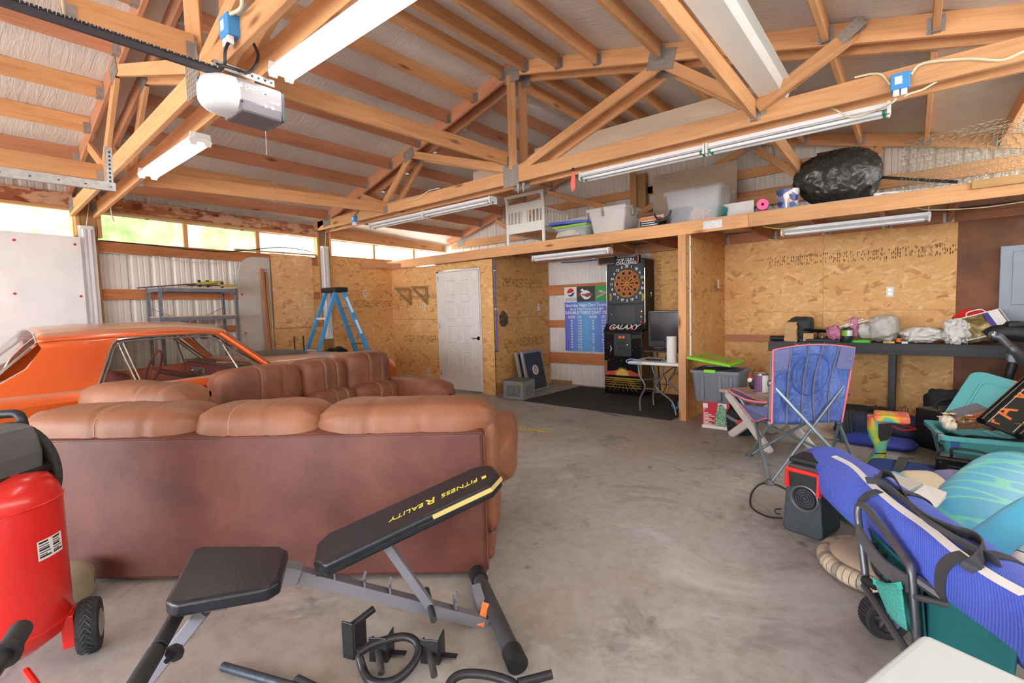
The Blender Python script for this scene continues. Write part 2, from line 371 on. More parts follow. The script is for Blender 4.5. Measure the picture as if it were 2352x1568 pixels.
# ---- trusses: pairs of frames bolted to either side of the posts
def plate(name, P, c, w, h, y, s, ang=0):
    X = T(c[0], y+s*.022, c[1]) @ RY(-ang)
    b = MB(); b.box((0, 0, 0), (w, .003, h), X)
    nx, nz = int(w/.024), int(h/.03)
    for i in range(nx):
        for j in range(nz): b.box((-w/2+.012+i*w/nx, s*.002, -h/2+.015+j*h/nz), (.008, .004, .018), X)
    return b.build(name, 'galv_dull', P, smooth=0)
def zc(x, Y): return zr(x)-.07/math.cos(.26)
def truss_frame(P, Y, zb, m, broken=False, front=True, xl=-7.45, xr=1.25):
    yc = Y
    def mem(name, a, b, h, dy=0, mm=None): return lum(name, (a[0], yc+dy, a[1]), (b[0], yc+dy, b[1]), .037, h, P, mm or m)
    mem('top_chord', (xl, zc(xl, Y)), (XR, zc(XR, Y)), .138, mm='lumber_red'); mem('top_chord', (XR, zc(XR, Y)), (xr, zc(xr, Y)), .138)
    mem('bottom_chord', (xl+.12, zb(xl)+.07), (XR, zb(XR)+.07), .138); mem('bottom_chord', (XR, zb(XR)+.07), (xr-.05, zb(xr)+.07), .138)
    Bc = (-5.02, zr(-5.02)-.15); Cc = (-3.35, zb(-3.35)+.15); A = (-5.6, zb(-5.6)+.14); D = (-1.68, zr(-1.68)-.15); E = (-.92, zb(-.92)+.14)
    e = .0015
    mem('web', (-6.12, zr(-6.12)-.16), (A[0]-.03, A[1]), .088, e)
    mem('web', A, Bc, .088, -e); mem('web', (Bc[0]+.06, Bc[1]+.02), (Cc[0]-.05, Cc[1]+.02), .088, e)
    mem('king_post', (XR-.03, zb(XR)+.14), (XR-.03, zr(XR)-.14), .088, -2*e)
    mem('web', (Cc[0]+.1, Cc[1]-.02), D, .088, e); mem('web', D, (E[0]-.05, E[1]+.02), .088, -e)
    if broken: yw = (-.062 if front else -.222); mem('web', (E[0]-.01, E[1]-.03), (-.33, zb(-.36)+.44), .088, yw)
    else: mem('web', (E[0]+.02, E[1]), (-.3, zr(-.3)-.16), .088, 2*e)
    s = -1 if front else 1
    for (c, w, h, an) in (((-3.35, zb(-3.35)+.08), .21, .22, 0), ((Bc[0], Bc[1]+.03), .2, .14, .26), ((XR, zr(XR)-.14), .2, .16, 0), ((D[0], D[1]+.02), .24, .17, -.24),
                          ((-7.05, zb(-7.05)+.1), .2, .14, .1), ((E[0], E[1]-.02), .1, .12, 0)):
        plate('gang_nail_plate', P, c, w, h, Y, -1, an)
    if broken: plate('gang_nail_plate', P, (-.35, zb(-.36)+.445), .15, .08, Y+yw, -1, .62)
z2 = lambda x: 2.695+.002*(x+3.4)
z1 = lambda x: 2.705+.05*(x+3.35)
z3 = lambda x: 2.60
tr = thing('roof_truss', 'doubled roof truss nearest the camera, behind the garage door opener', 'truss', (-3.3, T1Y, 2.7), 'wooden roof trusses')
for k, dy in enumerate((.019, .215)): truss_frame(tr, T1Y+dy, z1, 'lumber', front=(k == 0), xl=-7.3)
tr = thing('roof_truss', 'doubled roof truss across the middle, carrying the two long fluorescent strips below it', 'truss', (-3.3, T2Y, 2.7), 'wooden roof trusses')
for k, dy in enumerate((.019, .215)): truss_frame(tr, T2Y+dy, z2, 'lumber', broken=True, front=(k == 0))
tr = thing('roof_truss', 'end roof truss against the corrugated gable wall above the storage loft', 'truss', (-3.3, T3Y, 2.6), 'wooden roof trusses')
truss_frame(tr, T3Y+.02, z3, 'lumber')
# ---- lengthwise braces between the bottom chords
def brace(p0, p1, label, m='lumber', yends=(True, True)):
    t = thing('ceiling_brace', label, 'beam', p0, 'lengthwise braces between the trusses')
    lum('board', p0, p1, .038, .138, t, m)
    for (p, s, on) in ((p0, 1, yends[0]), (p1, -1, yends[1])):
        if on: hanger(p[0], p[2]-.07, p[1], s, t)
brace((-5.62, 1.39, z1(-5.62)+.09), (-5.55, T2Y, 2.77), 'lengthwise brace left, above the lit strip light at the left wall')
brace((-5.6, -2.6, 2.68), (-5.62, T1Y, z1(-5.6)+.08), 'lengthwise brace front left, ending at the perforated track hanger')
brace((-3.42, 1.39, 2.93), (-3.38, T2Y, 2.955), 'lengthwise brace starting behind the garage door opener')
brace((-3.3, .57, 2.92), (-3.3, T1Y, 2.945), 'short lengthwise brace above the chain rail')
brace((-.96, 1.39, 2.86), (-.955, T2Y, 2.80), 'lengthwise brace right, beside the white metal trough')
brace((-.95, T2Y+.24, 2.79), (-.93, T3Y, 2.70), 'lengthwise brace over the loft, pointing at the black trash bag')
# ---- left wall, slightly out of square
PL = V((-7.63, 5.76, 0)); uL = V((-.0938, .9956, 0)); nL = V((.9956, .0938, 0))
def WL(px, py, off=0): return oP(px, py, PL+nL*off, nL)
def WS(s, z, off=0): p = PL+uL*s+nL*off; return V((p.x, p.y, z))
def sof(p): return (p-PL).dot(uL)
def siding(name, o, u, n, L, z0, z1f, m, parent=None):
    """ribbed sheet metal: o start, u along, n towards the room"""
    o, u, n = V(o), V(u), V(n); prof = []; s = 0; P = .229
    while s < L:
        for ds, d in ((0, 0), (.018, -.018), (.045, -.018), (.063, 0), (.105, 0), (.110, -.005), (.122, -.005), (.127, 0), (.165, 0), (.170, -.005), (.182, -.005), (.187, 0)): prof.append((min(s+ds, L), d))
        s += P
    prof.append((L, 0)); vs = []
    for s, d in prof:
        p = o+u*s+n*d; vs += [(p.x, p.y, z0), (p.x, p.y, z1f(p))]
    return MB().add(vs, [(2*i, 2*i+2, 2*i+3, 2*i+1) for i in range(len(prof)-1)]).build(name, m, parent, smooth=0)
wl = struct('wall_left')
siding('metal_siding', WS(-11, 0, -.045), uL, nL, 12.7, 0, lambda p: 2.26, 'siding', wl)
siding('metal_siding', WS(-11, 0, -.045), uL, nL, 12.7, 2.58, lambda p: 2.9, 'siding', wl)
MB().bb(WS(-11, 0, -.1), WS(1.7, .16, -.07)).build('skirt_board', 'post', wl, smooth=0)
def translucent(nm, cs):
    N = NT(nm); v = N.coord(); o = N.t.nodes['Material Output']
    c = N.ramp(N.noise(v, 1.6, 4, .6), [(p_, lin(c_)) for p_, c_ in zip((.35, .5, .68), cs)])
    tr_ = N.n('BsdfTranslucent'); N.l(c, tr_.inputs['Color']); df = N.n('BsdfDiffuse'); N.l(c, df.inputs['Color'])
    mx = N.n('MixShader'); mx.inputs[0].default_value = .12; N.l(tr_.outputs[0], mx.inputs[1]); N.l(df.outputs[0], mx.inputs[2]); N.l(mx.outputs[0], o.inputs['Surface']); return N.m
M['daylight'] = translucent('fibreglass_daylight_panel', ((236, 238, 224), (246, 246, 238), (250, 250, 246))); M['daylight_green'] = translucent('leaf_shaded_daylight_panel', ((112, 132, 84), (170, 180, 138), (216, 216, 192)))  # green variant has the shade of foliage outside painted into its colour
sp1a, sp1b = sof(WL(181, 520)), sof(WL(218, 505)); sp2a, sp2b = sof(WL(729, 570)), sof(WL(752, 575)); sp3 = sof(WL(1022, 560))
for k, (a, b) in enumerate(((-10.8, sp1a), (sp1b, sp2a), (sp2b, sp3+.1))):
    w = struct('window_%d' % (k+1)); L = b-a
    n = max(1, round(L/.92))
    for i in range(n):
        q = MB(); s0, s1 = a+L*i/n, a+L*(i+1)/n; m = 24
        def wv(t): return -.05-.012*(.5-.5*math.cos(2*PI*t*6))
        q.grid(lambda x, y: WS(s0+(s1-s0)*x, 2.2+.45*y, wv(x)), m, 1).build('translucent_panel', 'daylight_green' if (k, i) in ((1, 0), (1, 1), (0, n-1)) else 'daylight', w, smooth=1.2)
        lum('mullion', WS(s1-.02, 2.24, -.02), WS(s1-.02, 2.62, -.02), .05, .03, w, 'lumber', up=nL)
for (a, b, z0, zz1, m) in ((-10.8, sp1a-.04, 2.60, 2.76, 'lumber_stain'), (sp1b+.04, sp2a-.04, 2.615, 2.78, 'lumber_stain'), (sp2b+.03, sp3, 2.62, 2.79, 'lumber')):
    lum('header_board', WS(a, (z0+zz1)/2, 0), WS(b, (z0+zz1)/2, 0), zz1-z0, .04, wl, m, up=nL)
    lum('nailer', WS(a, z0-.012, .02), WS(b, z0-.012, .02), .03, .07, wl, 'lumber', up=nL)
for (ya, yb, s1) in ((552.5, 580, None), (663.8, 688, None), (760, 777, None)):
    za, zb = WL(235, ya).z, WL(235, yb).z
    lum('wall_girt', WS(sp1b+.01, (za+zb)/2, 0), WS(sp2a-.01, (za+zb)/2, 0), abs(za-zb), .038, wl, 'lumber_girt', up=nL)
    lum('wall_girt', WS(-10.8, (za+zb)/2, 0), WS(sp1a-.01, (za+zb)/2, 0), abs(za-zb), .038, wl, 'lumber_girt', up=nL)
ZG = WL(235, 552.5).z
# bush growing against the outside of the daylight panels
M['leaf'] = mat('green_leaf', (88, 128, 58), .7, 0, .3, 3); q = MB(); rr = random.Random(9)
for i in range(1500):
    k = rr.random(); c = WS(-4.35+2.5*k+rr.gauss(0, .1), rr.uniform(1.2, 2.74-.12*abs(k-.4)), -rr.uniform(.16, .9)); d = V((rr.gauss(0, 1), rr.gauss(0, 1), rr.gauss(0, .6))).normalized(); e = d.orthogonal().normalized(); L = rr.uniform(.08, .17)
    q.add([c, c+d*L*.5+e*L*.28, c+d*L, c+d*L*.5-e*L*.28], [(0, 1, 2, 3)])
bu = thing('bush', 'green bush outside, shading the daylight panels of the left wall', 'bush', WS(-3.2, 0, -.6)); o = q.build('foliage', 'leaf', bu, smooth=0); o['kind'] = 'stuff'
for k in range(4): MB().tube([WS(-4.2+.6*k, -.13, -.5), WS(-4.1+.6*k, 1.2, -.45), WS(-4.2+.7*k, 2.5, -.5)], [.03, .025, .01], 6).build('stem', 'post', bu)
# posts
def post(a, b, z, off0, off1, label, jacks=True):
    t = thing('timber_post', label, 'post', WS((a+b)/2, 0, (off0+off1)/2), 'treated timber wall posts')
    lum('post_timber', WS((a+b)/2, 0, (off0+off1)/2), WS((a+b)/2, z, (off0+off1)/2), b-a, off1-off0, t, 'post', up=nL)
    if jacks:
        for s in (a-.021, b+.021): lum('jack_block', WS(s, 2.3, (off0+off1)/2+.01), WS(s, 2.72, (off0+off1)/2+.01), .038, off1-off0, t, 'lumber', up=nL)
    return t
post(sp1a, sp1b, 2.78, -.04, .05, 'treated timber post at the left wall under the nearest truss')
post(sp2a, sp2b, 2.82, -.04, .05, 'treated timber post at the left wall behind the blue stepladder')
post(sp3-.01, sp3+.17, 2.84, -.04, .12, 'treated timber post in the far left corner above the plywood room', False)
# boards on the left wall
def sheet(name, a, b, z0, z1, off, th, parent, m, poly=None):
    """panel on the left wall; local X along the wall, Y up"""
    c = WS((a+b)/2, (z0+z1)/2, off); X = axes(c, uL, (0, 0, 1))
    q = MB()
    if poly: q.prism(poly, th)
    else: q.box((0, 0, 0), (b-a, z1-z0, th))
    return q.build(name, m, parent, smooth=0, X=X)
M['stucco'] = mat('grey_textured_insulation', (196, 190, 182), .8, 0, .06, 5, .5, 45)
M['osb_pink'] = osb('osb_sprayed_pale', (1.04, 1.1, 1.4), 1.12)
s0, s1 = sof(WL(548, 700)), sof(WL(621, 700)); zt = WL(600, 592).z
w_, h_ = s1-s0, zt-.02; pol = [(-w_/2, -h_/2), (w_/2, -h_/2), (w_/2, h_/2)]+[(-w_/2+.22*(1-math.sin(t)), h_/2-.30*(1-math.cos(t))) for t in [PI/2*k/8 for k in range(9)]]
gi = sheet('insulation_panel', s0, s1, .02, zt, .03, .03, wl, 'stucco', pol)
for px, py in ((556, 676), (564, 765)):
    p = WL(px, py, .05); MB().lathe([(.016, -.002), (.016, .001), (.004, .003)], axes(p, uL, (0, 0, 1)), 12).build('washer', 'red', gi)
so1, so2 = sof(WL(625, 700)), sof(WL(719, 700)); zq = WL(670, 752).z
sheet('osb_panel', so1, so2, zq, WL(660, 585).z, .03, .012, wl, 'osb_pink')
sheet('osb_panel', so1, sp2a+.01, .0, WL(700, 590).z, .012, .012, wl, 'osb')
sheet('osb_panel', sp2b-.02, .02, .0, WL(800, 591).z, .012, .012, wl, 'osb')
lum('top_rail', WS(so1-.5, WL(640, 581).z, .0), WS(.02, WL(800, 590).z+.0, .0), .02, .06, wl, 'lumber', up=nL)
def stamp(parent, X, w, h, seed):
    """mill stamp: worn rows of ink marks printed on a board"""
    rr = random.Random(seed); q = MB(); x = -w/2
    while x < w/2:
        d = rr.uniform(.006, .016)
        for j in range(3):
            if rr.random() < .62: hh = h*rr.uniform(.12, .3); q.box((x, -h/2+h*(j+.5)/3+rr.uniform(-.1, .1)*h, 0), (d*.6, hh, .001), X)
        x += d*1.5
    o = q.build('mill_stamp', 'stamp', parent, smooth=0); o['kind'] = 'stuff'
stamp(wl, axes(WS(-.45, 1.52, .0195), uL, (0, 0, 1)), .95, .13, 3)
stamp(wl, axes(WS(-.35, .22, .0195), uL, (0, 0, 1)), .6, .12, 5)
stamp(wl, axes(WS(-1.9, .22+.55, .0195), uL, (0, 0, 1)), .55, .1, 6)
# ---- plywood room at the back left
YR = 5.74; XC = WS(0, 0).x
wr = struct('wall_front_of_room')
XS = -5.06                                       # side wall plane
def fsheet(name, x0, x1, z0, z1, Y, th, parent, m):
    return MB().box((0, 0, 0), (x1-x0, z1-z0, th)).build(name, m, parent, smooth=0, X=axes(((x0+x1)/2, Y, (z0+z1)/2), (1, 0, 0), (0, 0, 1)))
dl, dr = oY(1011, 760, YR).x, oY(1106.5, 760, YR).x; dt = oY(1055, 619, YR).z
zb0 = 2.145
fsheet('osb_panel', XC-.02, dl-.01, 1.22, zb0, YR, .012, wr, 'osb'); fsheet('osb_panel', XC-.02, dl-.01, 0, 1.215, YR, .012, wr, 'osb')
fsheet('osb_panel', dl-.01, XS, dt+.012, zb0, YR, .012, wr, 'osb'); fsheet('osb_panel', dr+.015, XS, 0, dt+.01, YR-.002, .014, wr, 'osb')
ws = struct('wall_side_of_room')
def ssheet(name, y0, y1, z0, z1, Xp, th, parent, m, s=1):
    return MB().box((0, 0, 0), (y1-y0, z1-z0, th)).build(name, m, parent, smooth=0, X=axes((Xp, (y0+y1)/2, (z0+z1)/2), (0, s, 0), (0, 0, 1)))
ssheet('osb_panel', YR-.01, 7.22, 1.22, 2.28, XS-.006, .012, ws, 'osb_dark'); ssheet('osb_panel', YR-.01, 7.22, 0, 1.215, XS-.006, .012, ws, 'osb_dark')
for s_, z_, w_, h_ in ((-6.95, 1.62, 1.1, .1), (-6.9, .87, 1.0, .12)): stamp(wr, axes((s_+.1, YR-.0075, z_), (1, 0, 0), (0, 0, 1)), w_, h_, int(z_*9))
for z_ in (1.78, .8): stamp(ws, axes((XS+.0008, 6.5, z_), (0, 1, 0), (0, 0, 1)), 1.1, .16, int(z_*7))
# door
dw = struct('door_1', (dl, YR, 0))
zt_ = dt-.03; dx0, dx1 = dl+.035, dr-.012; W_ = dx1-dx0; zb_ = .03
q = MB(); q.bb((dx0, YR-.03, zb_), (dx1, YR+.01, zt_))
leaf = q.build('door_leaf', 'white_wood', dw, smooth=0, bevel=.003)
for r_, (pa, pb) in enumerate(((.805, .935), (.605, .755), (.40, .55), (.185, .33))):
    for (xa, xb) in ((.18, .42), (.56, .80)):
        z0_, z1_ = zb_+pa*(zt_-zb_), zb_+pb*(zt_-zb_); x0_, x1_ = dx0+xa*W_, dx0+xb*W_
        b = MB(); yy = YR-.03
        rects = [(0, 0), (.012, -.007), (.03, .002), (.05, -.004)]
        vs = []; 
        for ins, d in rects: vs += [(x0_+ins, yy+d, z0_+ins), (x1_-ins, yy+d, z0_+ins), (x1_-ins, yy+d, z1_-ins), (x0_+ins, yy+d, z1_-ins)]
        fs = [(4*k+j, 4*k+(j+1) % 4, 4*k+4+(j+1) % 4, 4*k+4+j) for k in range(3) for j in range(4)]+[(12, 13, 14, 15)]
        b.add(vs, fs).build('raised_panel', 'white_wood', dw, smooth=0)
b = MB(); b.bb((dl-.03, YR-.02, 0), (dx0-.006, YR+.02, dt)); b.bb((dl-.03, YR-.02, dt-.025), (dr+.01, YR+.02, dt)); b.bb((dx1+.004, YR-.015, 0), (dr+.01, YR+.02, dt))
b.build('door_frame', 'white_wood', dw, smooth=0, bevel=.002)
kp = oY(1097, 777, YR-.05)
b = MB(); b.lathe([(.0, .0), (.032, .0), (.030, .01), (.014, .014), (.012, .04), (.0, .042)], axes((kp.x, YR-.03, kp.z), (1, 0, 0), (0, 0, -1)) @ RX(0), 20)
b.tube(smoothpath([(kp.x, YR-.072, kp.z), (kp.x-.04, YR-.078, kp.z+.004), (kp.x-.08, YR-.075, kp.z-.006), (kp.x-.115, YR-.072, kp.z+.004)], 5), [.011]*6+[.009]*9+[.006], 10)
b.build('door_lever', 'brass', dw)
for z_ in (.25, 1.05, 1.85): MB().cyl((dx0-.004, YR-.036, z_), (dx0-.004, YR-.036, z_+.09), .007, n=10).build('hinge', 'steel', dw)
# ---- back wall
YB = 7.20
wb = struct('wall_back')
siding('metal_siding', (-7.9, YB+.06, 0), (1, 0, 0), (0, -1, 0), 9.5, 0, lambda p: zr(p.x)+.02, 'siding', wb)
for (ya, yb) in ((655, 678), (735, 752), (809, 833)):
    za, zb = oY(1275, ya, YB).z, oY(1275, yb, YB).z
    lum('wall_girt', (XS, YB+.02, (za+zb)/2), (-2.06, YB+.02, (za+zb)/2), abs(za-zb), .038, wb, 'lumber_girt', up=(0, -1, 0))
for (a, b_) in (((1256, 482), (1457, 442)), ((1486, 437), (1500, 434)), ((1694, 403), (1800, 383)), ((1691, 456), (1830, 431))):
    p, q_ = oY(*a, YB), oY(*b_, YB); z_ = (p.z+q_.z)/2
    lum('gable_girt', (p.x-.05, YB+.02, z_), (q_.x+.3, YB+.02, z_), .12, .038, wb, 'lumber', up=(0, -1, 0))
p0, p1 = oY(1455, 450, YB).x, oY(1487, 450, YB).x
lum('gable_post', ((p0+p1)/2, YB-.02, 2.25), ((p0+p1)/2, YB-.02, 3.35), p1-p0, .1, wb, 'post', up=(0, -1, 0))
MB().bb((XS+.05, YB-.02, 0), (oY(1310, 880, 7.2).x, YB+.05, .06)).build('sill_scrap', 'post', wb, smooth=0)
fsheet('osb_panel', oY(1497, 700, 7.18).x, -2.05, 0, 2.28, 7.17, .012, wb, 'osb_dark')
stamp(wb, axes((oY(1530, 740, 7.16).x, 7.162, oY(1530, 727, 7.16).z), (1, 0, 0), (0, 0, 1)), .34, .1, 8)
stamp(wb, axes((oY(1512, 650, 7.16).x, 7.162, oY(1512, 655, 7.16).z), (0, 0, 1), (-1, 0, 0)), .75, .1, 9)
YO = 7.09; xo = oY(2197, 640, YO).x
fsheet('osb_panel', -2.06, -.85, 1.22, 2.145, YO, .012, wb, 'osb_light'); fsheet('osb_panel', -.848, xo, 1.22, 2.145, YO, .012, wb, 'osb_light')
fsheet('osb_panel', -2.06, -.85, 0, 1.218, YO, .012, wb, 'osb_light'); fsheet('osb_panel', -.848, xo, 0, 1.218, YO, .012, wb, 'osb_light')
stamp(wb, axes((oY(1960, 585, YO).x, YO-.007, oY(1960, 588, YO).z), (1, 0, 0), (0, 0, 1)), 1.85, .13, 12)
stamp(wb, axes((0.0, YO-.007, .07), (1, 0, 0), (0, 0, 1)), .7, .09, 14)
M['plywood_dark'] = mat('dark_stained_plywood', (124, 80, 56), .7, 0, .4, 2.5, .1, 30, stretch=(1, 1, .25))
fsheet('plywood_panel', xo+.002, 1.45, 0, 2.3, YO, .014, wb, 'plywood_dark')
# ---- partition and its end post
wp = struct('wall_partition')
lum('end_post', (-2.045, 5.60, 0), (-2.045, 5.60, 2.145), .088, .04, wp, 'lumber', up=(0, -1, 0))
lum('end_stud', (-2.05, 5.64, 0), (-2.05, 5.64, 2.145), .07, .04, wp, 'lumber', up=(0, -1, 0))
ssheet('osb_panel', 5.625, YO-.006, 0, 1.22, -2.006, .012, wp, 'osb_dark', 1); ssheet('osb_panel', 5.625, YO-.006, 1.222, 2.145, -2.006, .012, wp, 'osb_dark', 1)
ssheet('osb_panel', 5.625, YO-.006, 0, 2.145, -2.085, .012, wp, 'osb_dark', -1)
stamp(wp, axes((-1.9995, 6.75, 1.55), (0, 1, 0), (0, 0, 1)), .55, .09, 21)
# ---- loft
lt = thing('storage_loft', 'timber storage loft shelf across the back wall with a long front beam', 'loft', (-3, 5.6, 2.145))
lum('front_beam', (-7.56, 5.62, 2.215), (-1.35, 5.62, 2.215), .038, .14, lt, 'lumber'); lum('front_beam', (-1.348, 5.62, 2.215), (1.45, 5.62, 2.215), .038, .14, lt, 'lumber')
for i in range(7): fsheet('deck_board', -7.5+i*1.27, -7.5+i*1.27+1.265, 0, 1.5, 0, .012, lt, 'board_grey').matrix_basis = axes((-7.5+i*1.27+.63, 6.4, 2.293), (1, 0, 0), (0, 1, 0))
lum('ledger', (-5.05, YO-.03+.0, 2.21), (-2.1, YO-.03, 2.21), .038, .13, lt, 'lumber_red'); lum('ledger', (-2.0, YO-.03, 2.21), (1.45, YO-.03, 2.21), .038, .13, lt, 'lumber_red')
JX = [oY(x, y, YO-.05).x for x, y in ((1667, 553), (1775, 543), (1899, 534), (2038, 521), (2179, 502))]+[.95, -2.6, -3.3, -4.0, -4.7]
for x in JX:
    j = lum('loft_joist', (x, 5.64, 2.21), (x, YO-.05, 2.21), .038, .13, lt, 'lumber_red'); hanger(x, 2.145, YO-.05, -1, j)
p = oY(1637, 515, 5.60)
MB().box((p.x, 5.598, p.z), (.2, .003, .085)).build('splice_plate', 'galv', lt, smooth=0)
p = oY(2310, 415, 5.59); lum('nailed_cleat', (p.x-.2, 5.585, p.z), (p.x+.3, 5.585, p.z), .02, .07, lt, 'post')
for px, py in ((1930, 466), (1988, 482), (2185, 459), (1890, 495)):
    p = oY(px, py, 5.6); MB().lathe([(.009, -.001), (.008, .003), (0, .005)], axes((p.x, 5.60, p.z), (1, 0, 0), (0, 0, 1)), 10).build('bolt_head', 'galv', lt)
# ---- front and right walls behind the camera
wf = struct('wall_front')
siding('metal_siding', (-8.0, YF, 0), (1, 0, 0), (0, 1, 0), .7, 0, lambda p: zr(p.x), 'siding', wf)
siding('metal_siding', (.95, YF, 0), (1, 0, 0), (0, 1, 0), .6, 0, lambda p: zr(p.x), 'siding', wf)
siding('metal_siding', (-7.4, YF, 0), (1, 0, 0), (0, 1, 0), 8.5, 2.5, lambda p: zr(p.x), 'siding', wf)
lum('door_header', (-7.4, YF+.04, 2.6), (1.1, YF+.04, 2.6), .04, .28, wf, 'lumber')
wg = struct('wall_right')
siding('metal_siding', (1.45, YF-.1, 0), (0, 1, 0), (-1, 0, 0), 12.5, 0, lambda p: 2.16, 'siding', wg)
for i in range(13): MB().grid(lambda x, y, i=i: V((1.45+.01*math.sin(x*37), YF+.92*(i+x), 2.15+.66*y)), 24, 1).build('translucent_panel', 'daylight', wg, smooth=1.2)
for z_ in (.5, 1.25, 2.0): lum('wall_girt', (1.4, YF, z_), (1.4, 7.0, z_), .13, .038, wg, 'lumber', up=(1, 0, 0))
# ================================================================ LIGHT STRIPS, OPENER, WIRING
def emis(name, col, st):
    m = bpy.data.materials.new(name); m.use_nodes = True; nt = m.node_tree; e = nt.nodes.new('ShaderNodeEmission'); e.inputs[0].default_value = col; e.inputs[1].default_value = st
    nt.links.new(e.outputs[0], nt.nodes['Material Output'].inputs[0]); return m
M['tube_on'] = emis('lit_fluorescent_tube', (1, .97, .93, 1), 6)
M['green_ring'] = mat('green_lamp_band', (36, 140, 96), .5, 0, .03, 5)
def strip(label, x0, x1, y, ztop, lit=False, n=1, tubes=True, drop=.05):
    """shop light along X hung under ztop"""
    t = thing('strip_light', label, 'light', ((x0+x1)/2, y, ztop), 'fluorescent strip lights under the trusses and loft')
    sec = [(-.035, 0), (-.035, -.028), (-.075, -.052), (-.075, -.055), (-.032, -.032), (.032, -.032), (.075, -.055), (.075, -.052), (.035, -.028), (.035, 0)]
    MB().prism([(a, b+.0) for a, b in sec], x1-x0, axes(((x0+x1)/2, y, ztop), (0, 1, 0), (0, 0, 1))).build('channel_housing', 'fix', t, smooth=0)
    L = (x1-x0)/n
    for k in range(n):
        a, b = x0+k*L+.012, x0+(k+1)*L-.012
        for xx in (a, b):
            q = MB(); q.prism([(-.062, 0), (.062, 0), (.07, -.06), (.062, -.082), (.026, -.082), (.02, -.06), (-.02, -.06), (-.026, -.082), (-.062, -.082), (-.07, -.06)], .014, axes((xx, y, ztop-.0), (0, 1, 0), (0, 0, 1)))
            q.build('lamp_holder', 'white_plastic', t, smooth=0)
        if tubes:
            for dy in (-.042, .042):
                o = MB().cyl((a+.01, y+dy, ztop-.066), (b-.01, y+dy, ztop-.066), .0135, n=12).build('fluorescent_tube', 'tube_on' if lit else 'tube_off', t)
                if not lit:
                    for xx in (a+.012, b-.035): MB().cyl((xx, y+dy, ztop-.066), (xx+.02, y+dy, ztop-.066), .0142, n=12).build('end_band', 'green_ring' if n == 2 and x0 > -3 else 'galv', o)
    return t
strip('lit fluorescent strip at the top edge of the frame, nearest to the garage door opener', -2.72, -1.45, 1.365, 2.73, True)
strip('lit fluorescent strip hanging at the left, under the nearest truss', -5.08, -3.84, 1.34, 2.635, True)
strip('unlit fluorescent strip under the middle truss on its left half', -6.16, -3.78, 4.34, 2.665, n=2)
strip('unlit double-length fluorescent strip under the middle truss on its right half', -2.60, -.14, 4.345, 2.695, n=2)
strip('unlit fluorescent strip under the loft in front of the dart machine', -4.27, -3.03, 5.76, 2.115)
strip('unlit fluorescent strip under the loft above the workbench', -1.11, .12, 6.0, 2.14)
def vstrip(s, z0, z1, label):
    t = thing('strip_light', label, 'light', WS(s, z0, .09), 'fluorescent strips standing on the wall posts')
    X = axes(WS(s, (z0+z1)/2, .055), uL, nL)
    q = MB()
    sec = [(-.065, 0), (.065, 0), (.075, .03), (.04, .034), (.034, .05), (.012, .05), (.006, .03), (-.006, .03), (-.012, .05), (-.034, .05), (-.04, .034), (-.075, .03)]
    q.prism(sec, z1-z0, X); q.build('ribbed_housing', 'fix', t, smooth=0)
    for z_ in (z1-.02, z0+.02): MB().box((0, .03, 0), (.12, .05, .04), axes(WS(s, z_, .06), uL, nL)).build('end_socket', 'white_plastic', t, smooth=0, bevel=.004)
    pts = [WS(s, z1, .1), WS(s+.02, z1+.12, .1), WS(s+.05, z1+.26, .07)]
    MB().tube(smoothpath(pts), .004, 6).build('power_cord', 'white_plastic', t)
vstrip(sof(WL(204, 620, .06)), .95, WL(204, 520, .06).z, 'white ribbed light strip standing upright on the left wall post beside the foam board')
vstrip(sof(WL(746, 620, .06)), .95, WL(746, 566, .06).z, 'white ribbed light strip standing upright on the wall post behind the blue stepladder')
# garage door opener ---------------------------------------------------------------
ox, oy, oz = -2.73, 1.17, 2.44
t = thing('garage_door_opener', 'grey garage door opener motor hanging under the nearest truss', 'opener', (ox, oy, 2.3))
pc = V((-2.75, 1.166, 2.495)); xd = V((0, 1, -.02)).normalized(); zd = V((0, 0, 1)); yd = V((-1, 0, 0))
OB = axes(pc, xd, yd)
def ob(x, y, z): return OB @ V((x, y, z))
q = MB(); sec = [(-.10, -.055), (-.075, -.095), (.075, -.095), (.10, -.055), (.10, .06), (.085, .072), (-.085, .072), (-.10, .06)]
q.prism(sec, .225, OB @ axes((.057, 0, 0), (0, 1, 0), (0, 0, 1))); M['opener_grey'] = mat('opener_grey_shell', (146, 140, 146), .45, .2, .04, 5)
q.build('motor_housing', 'opener_grey', t, smooth=.5, bevel=.008)
q = MB(); q.bb((-.052, -.103, -.097), (.165, .1, -.03), OB); q.build('lower_cover', mat('opener_dark_shell', (112, 106, 114), .45, .1, .04, 5), t, smooth=0, bevel=.012)
q = MB(); q.soft(OB @ T(-.055, 0, -.006), (.30, .204, .182), (.85, .6), 36, 18, fn=lambda p, h: V((min(p.x, .01), p.y, p.z)))
M['lens_white'] = mat('opener_light_lens', (214, 216, 220), .3, 0, .02, 5)
q.build('lens_cover', 'lens_white', t, smooth=.9)
for i in range(5):
    for j in range(3):
        q = MB(); a = -.13+i*.022; q.box((a+.004*j, -.088+.010*j+.006*abs(i-4), -.05-.014*j), (.013, .03, .009), OB); q.build('vent_slot', 'black', t, smooth=0)
q = MB(); q.bb((.166, -.102, -.09), (.182, .1, .06), OB); q.build('end_cap', mat('opener_end_cap', (84, 92, 94), .5, 0, .05, 5), t, smooth=0, bevel=.015)
text('lettering', 'CRAFTSMAN', 'white', t, ob(.05, -.1012, .028), xd, zd, .026, space=1.02, off=.0006)
q = MB()
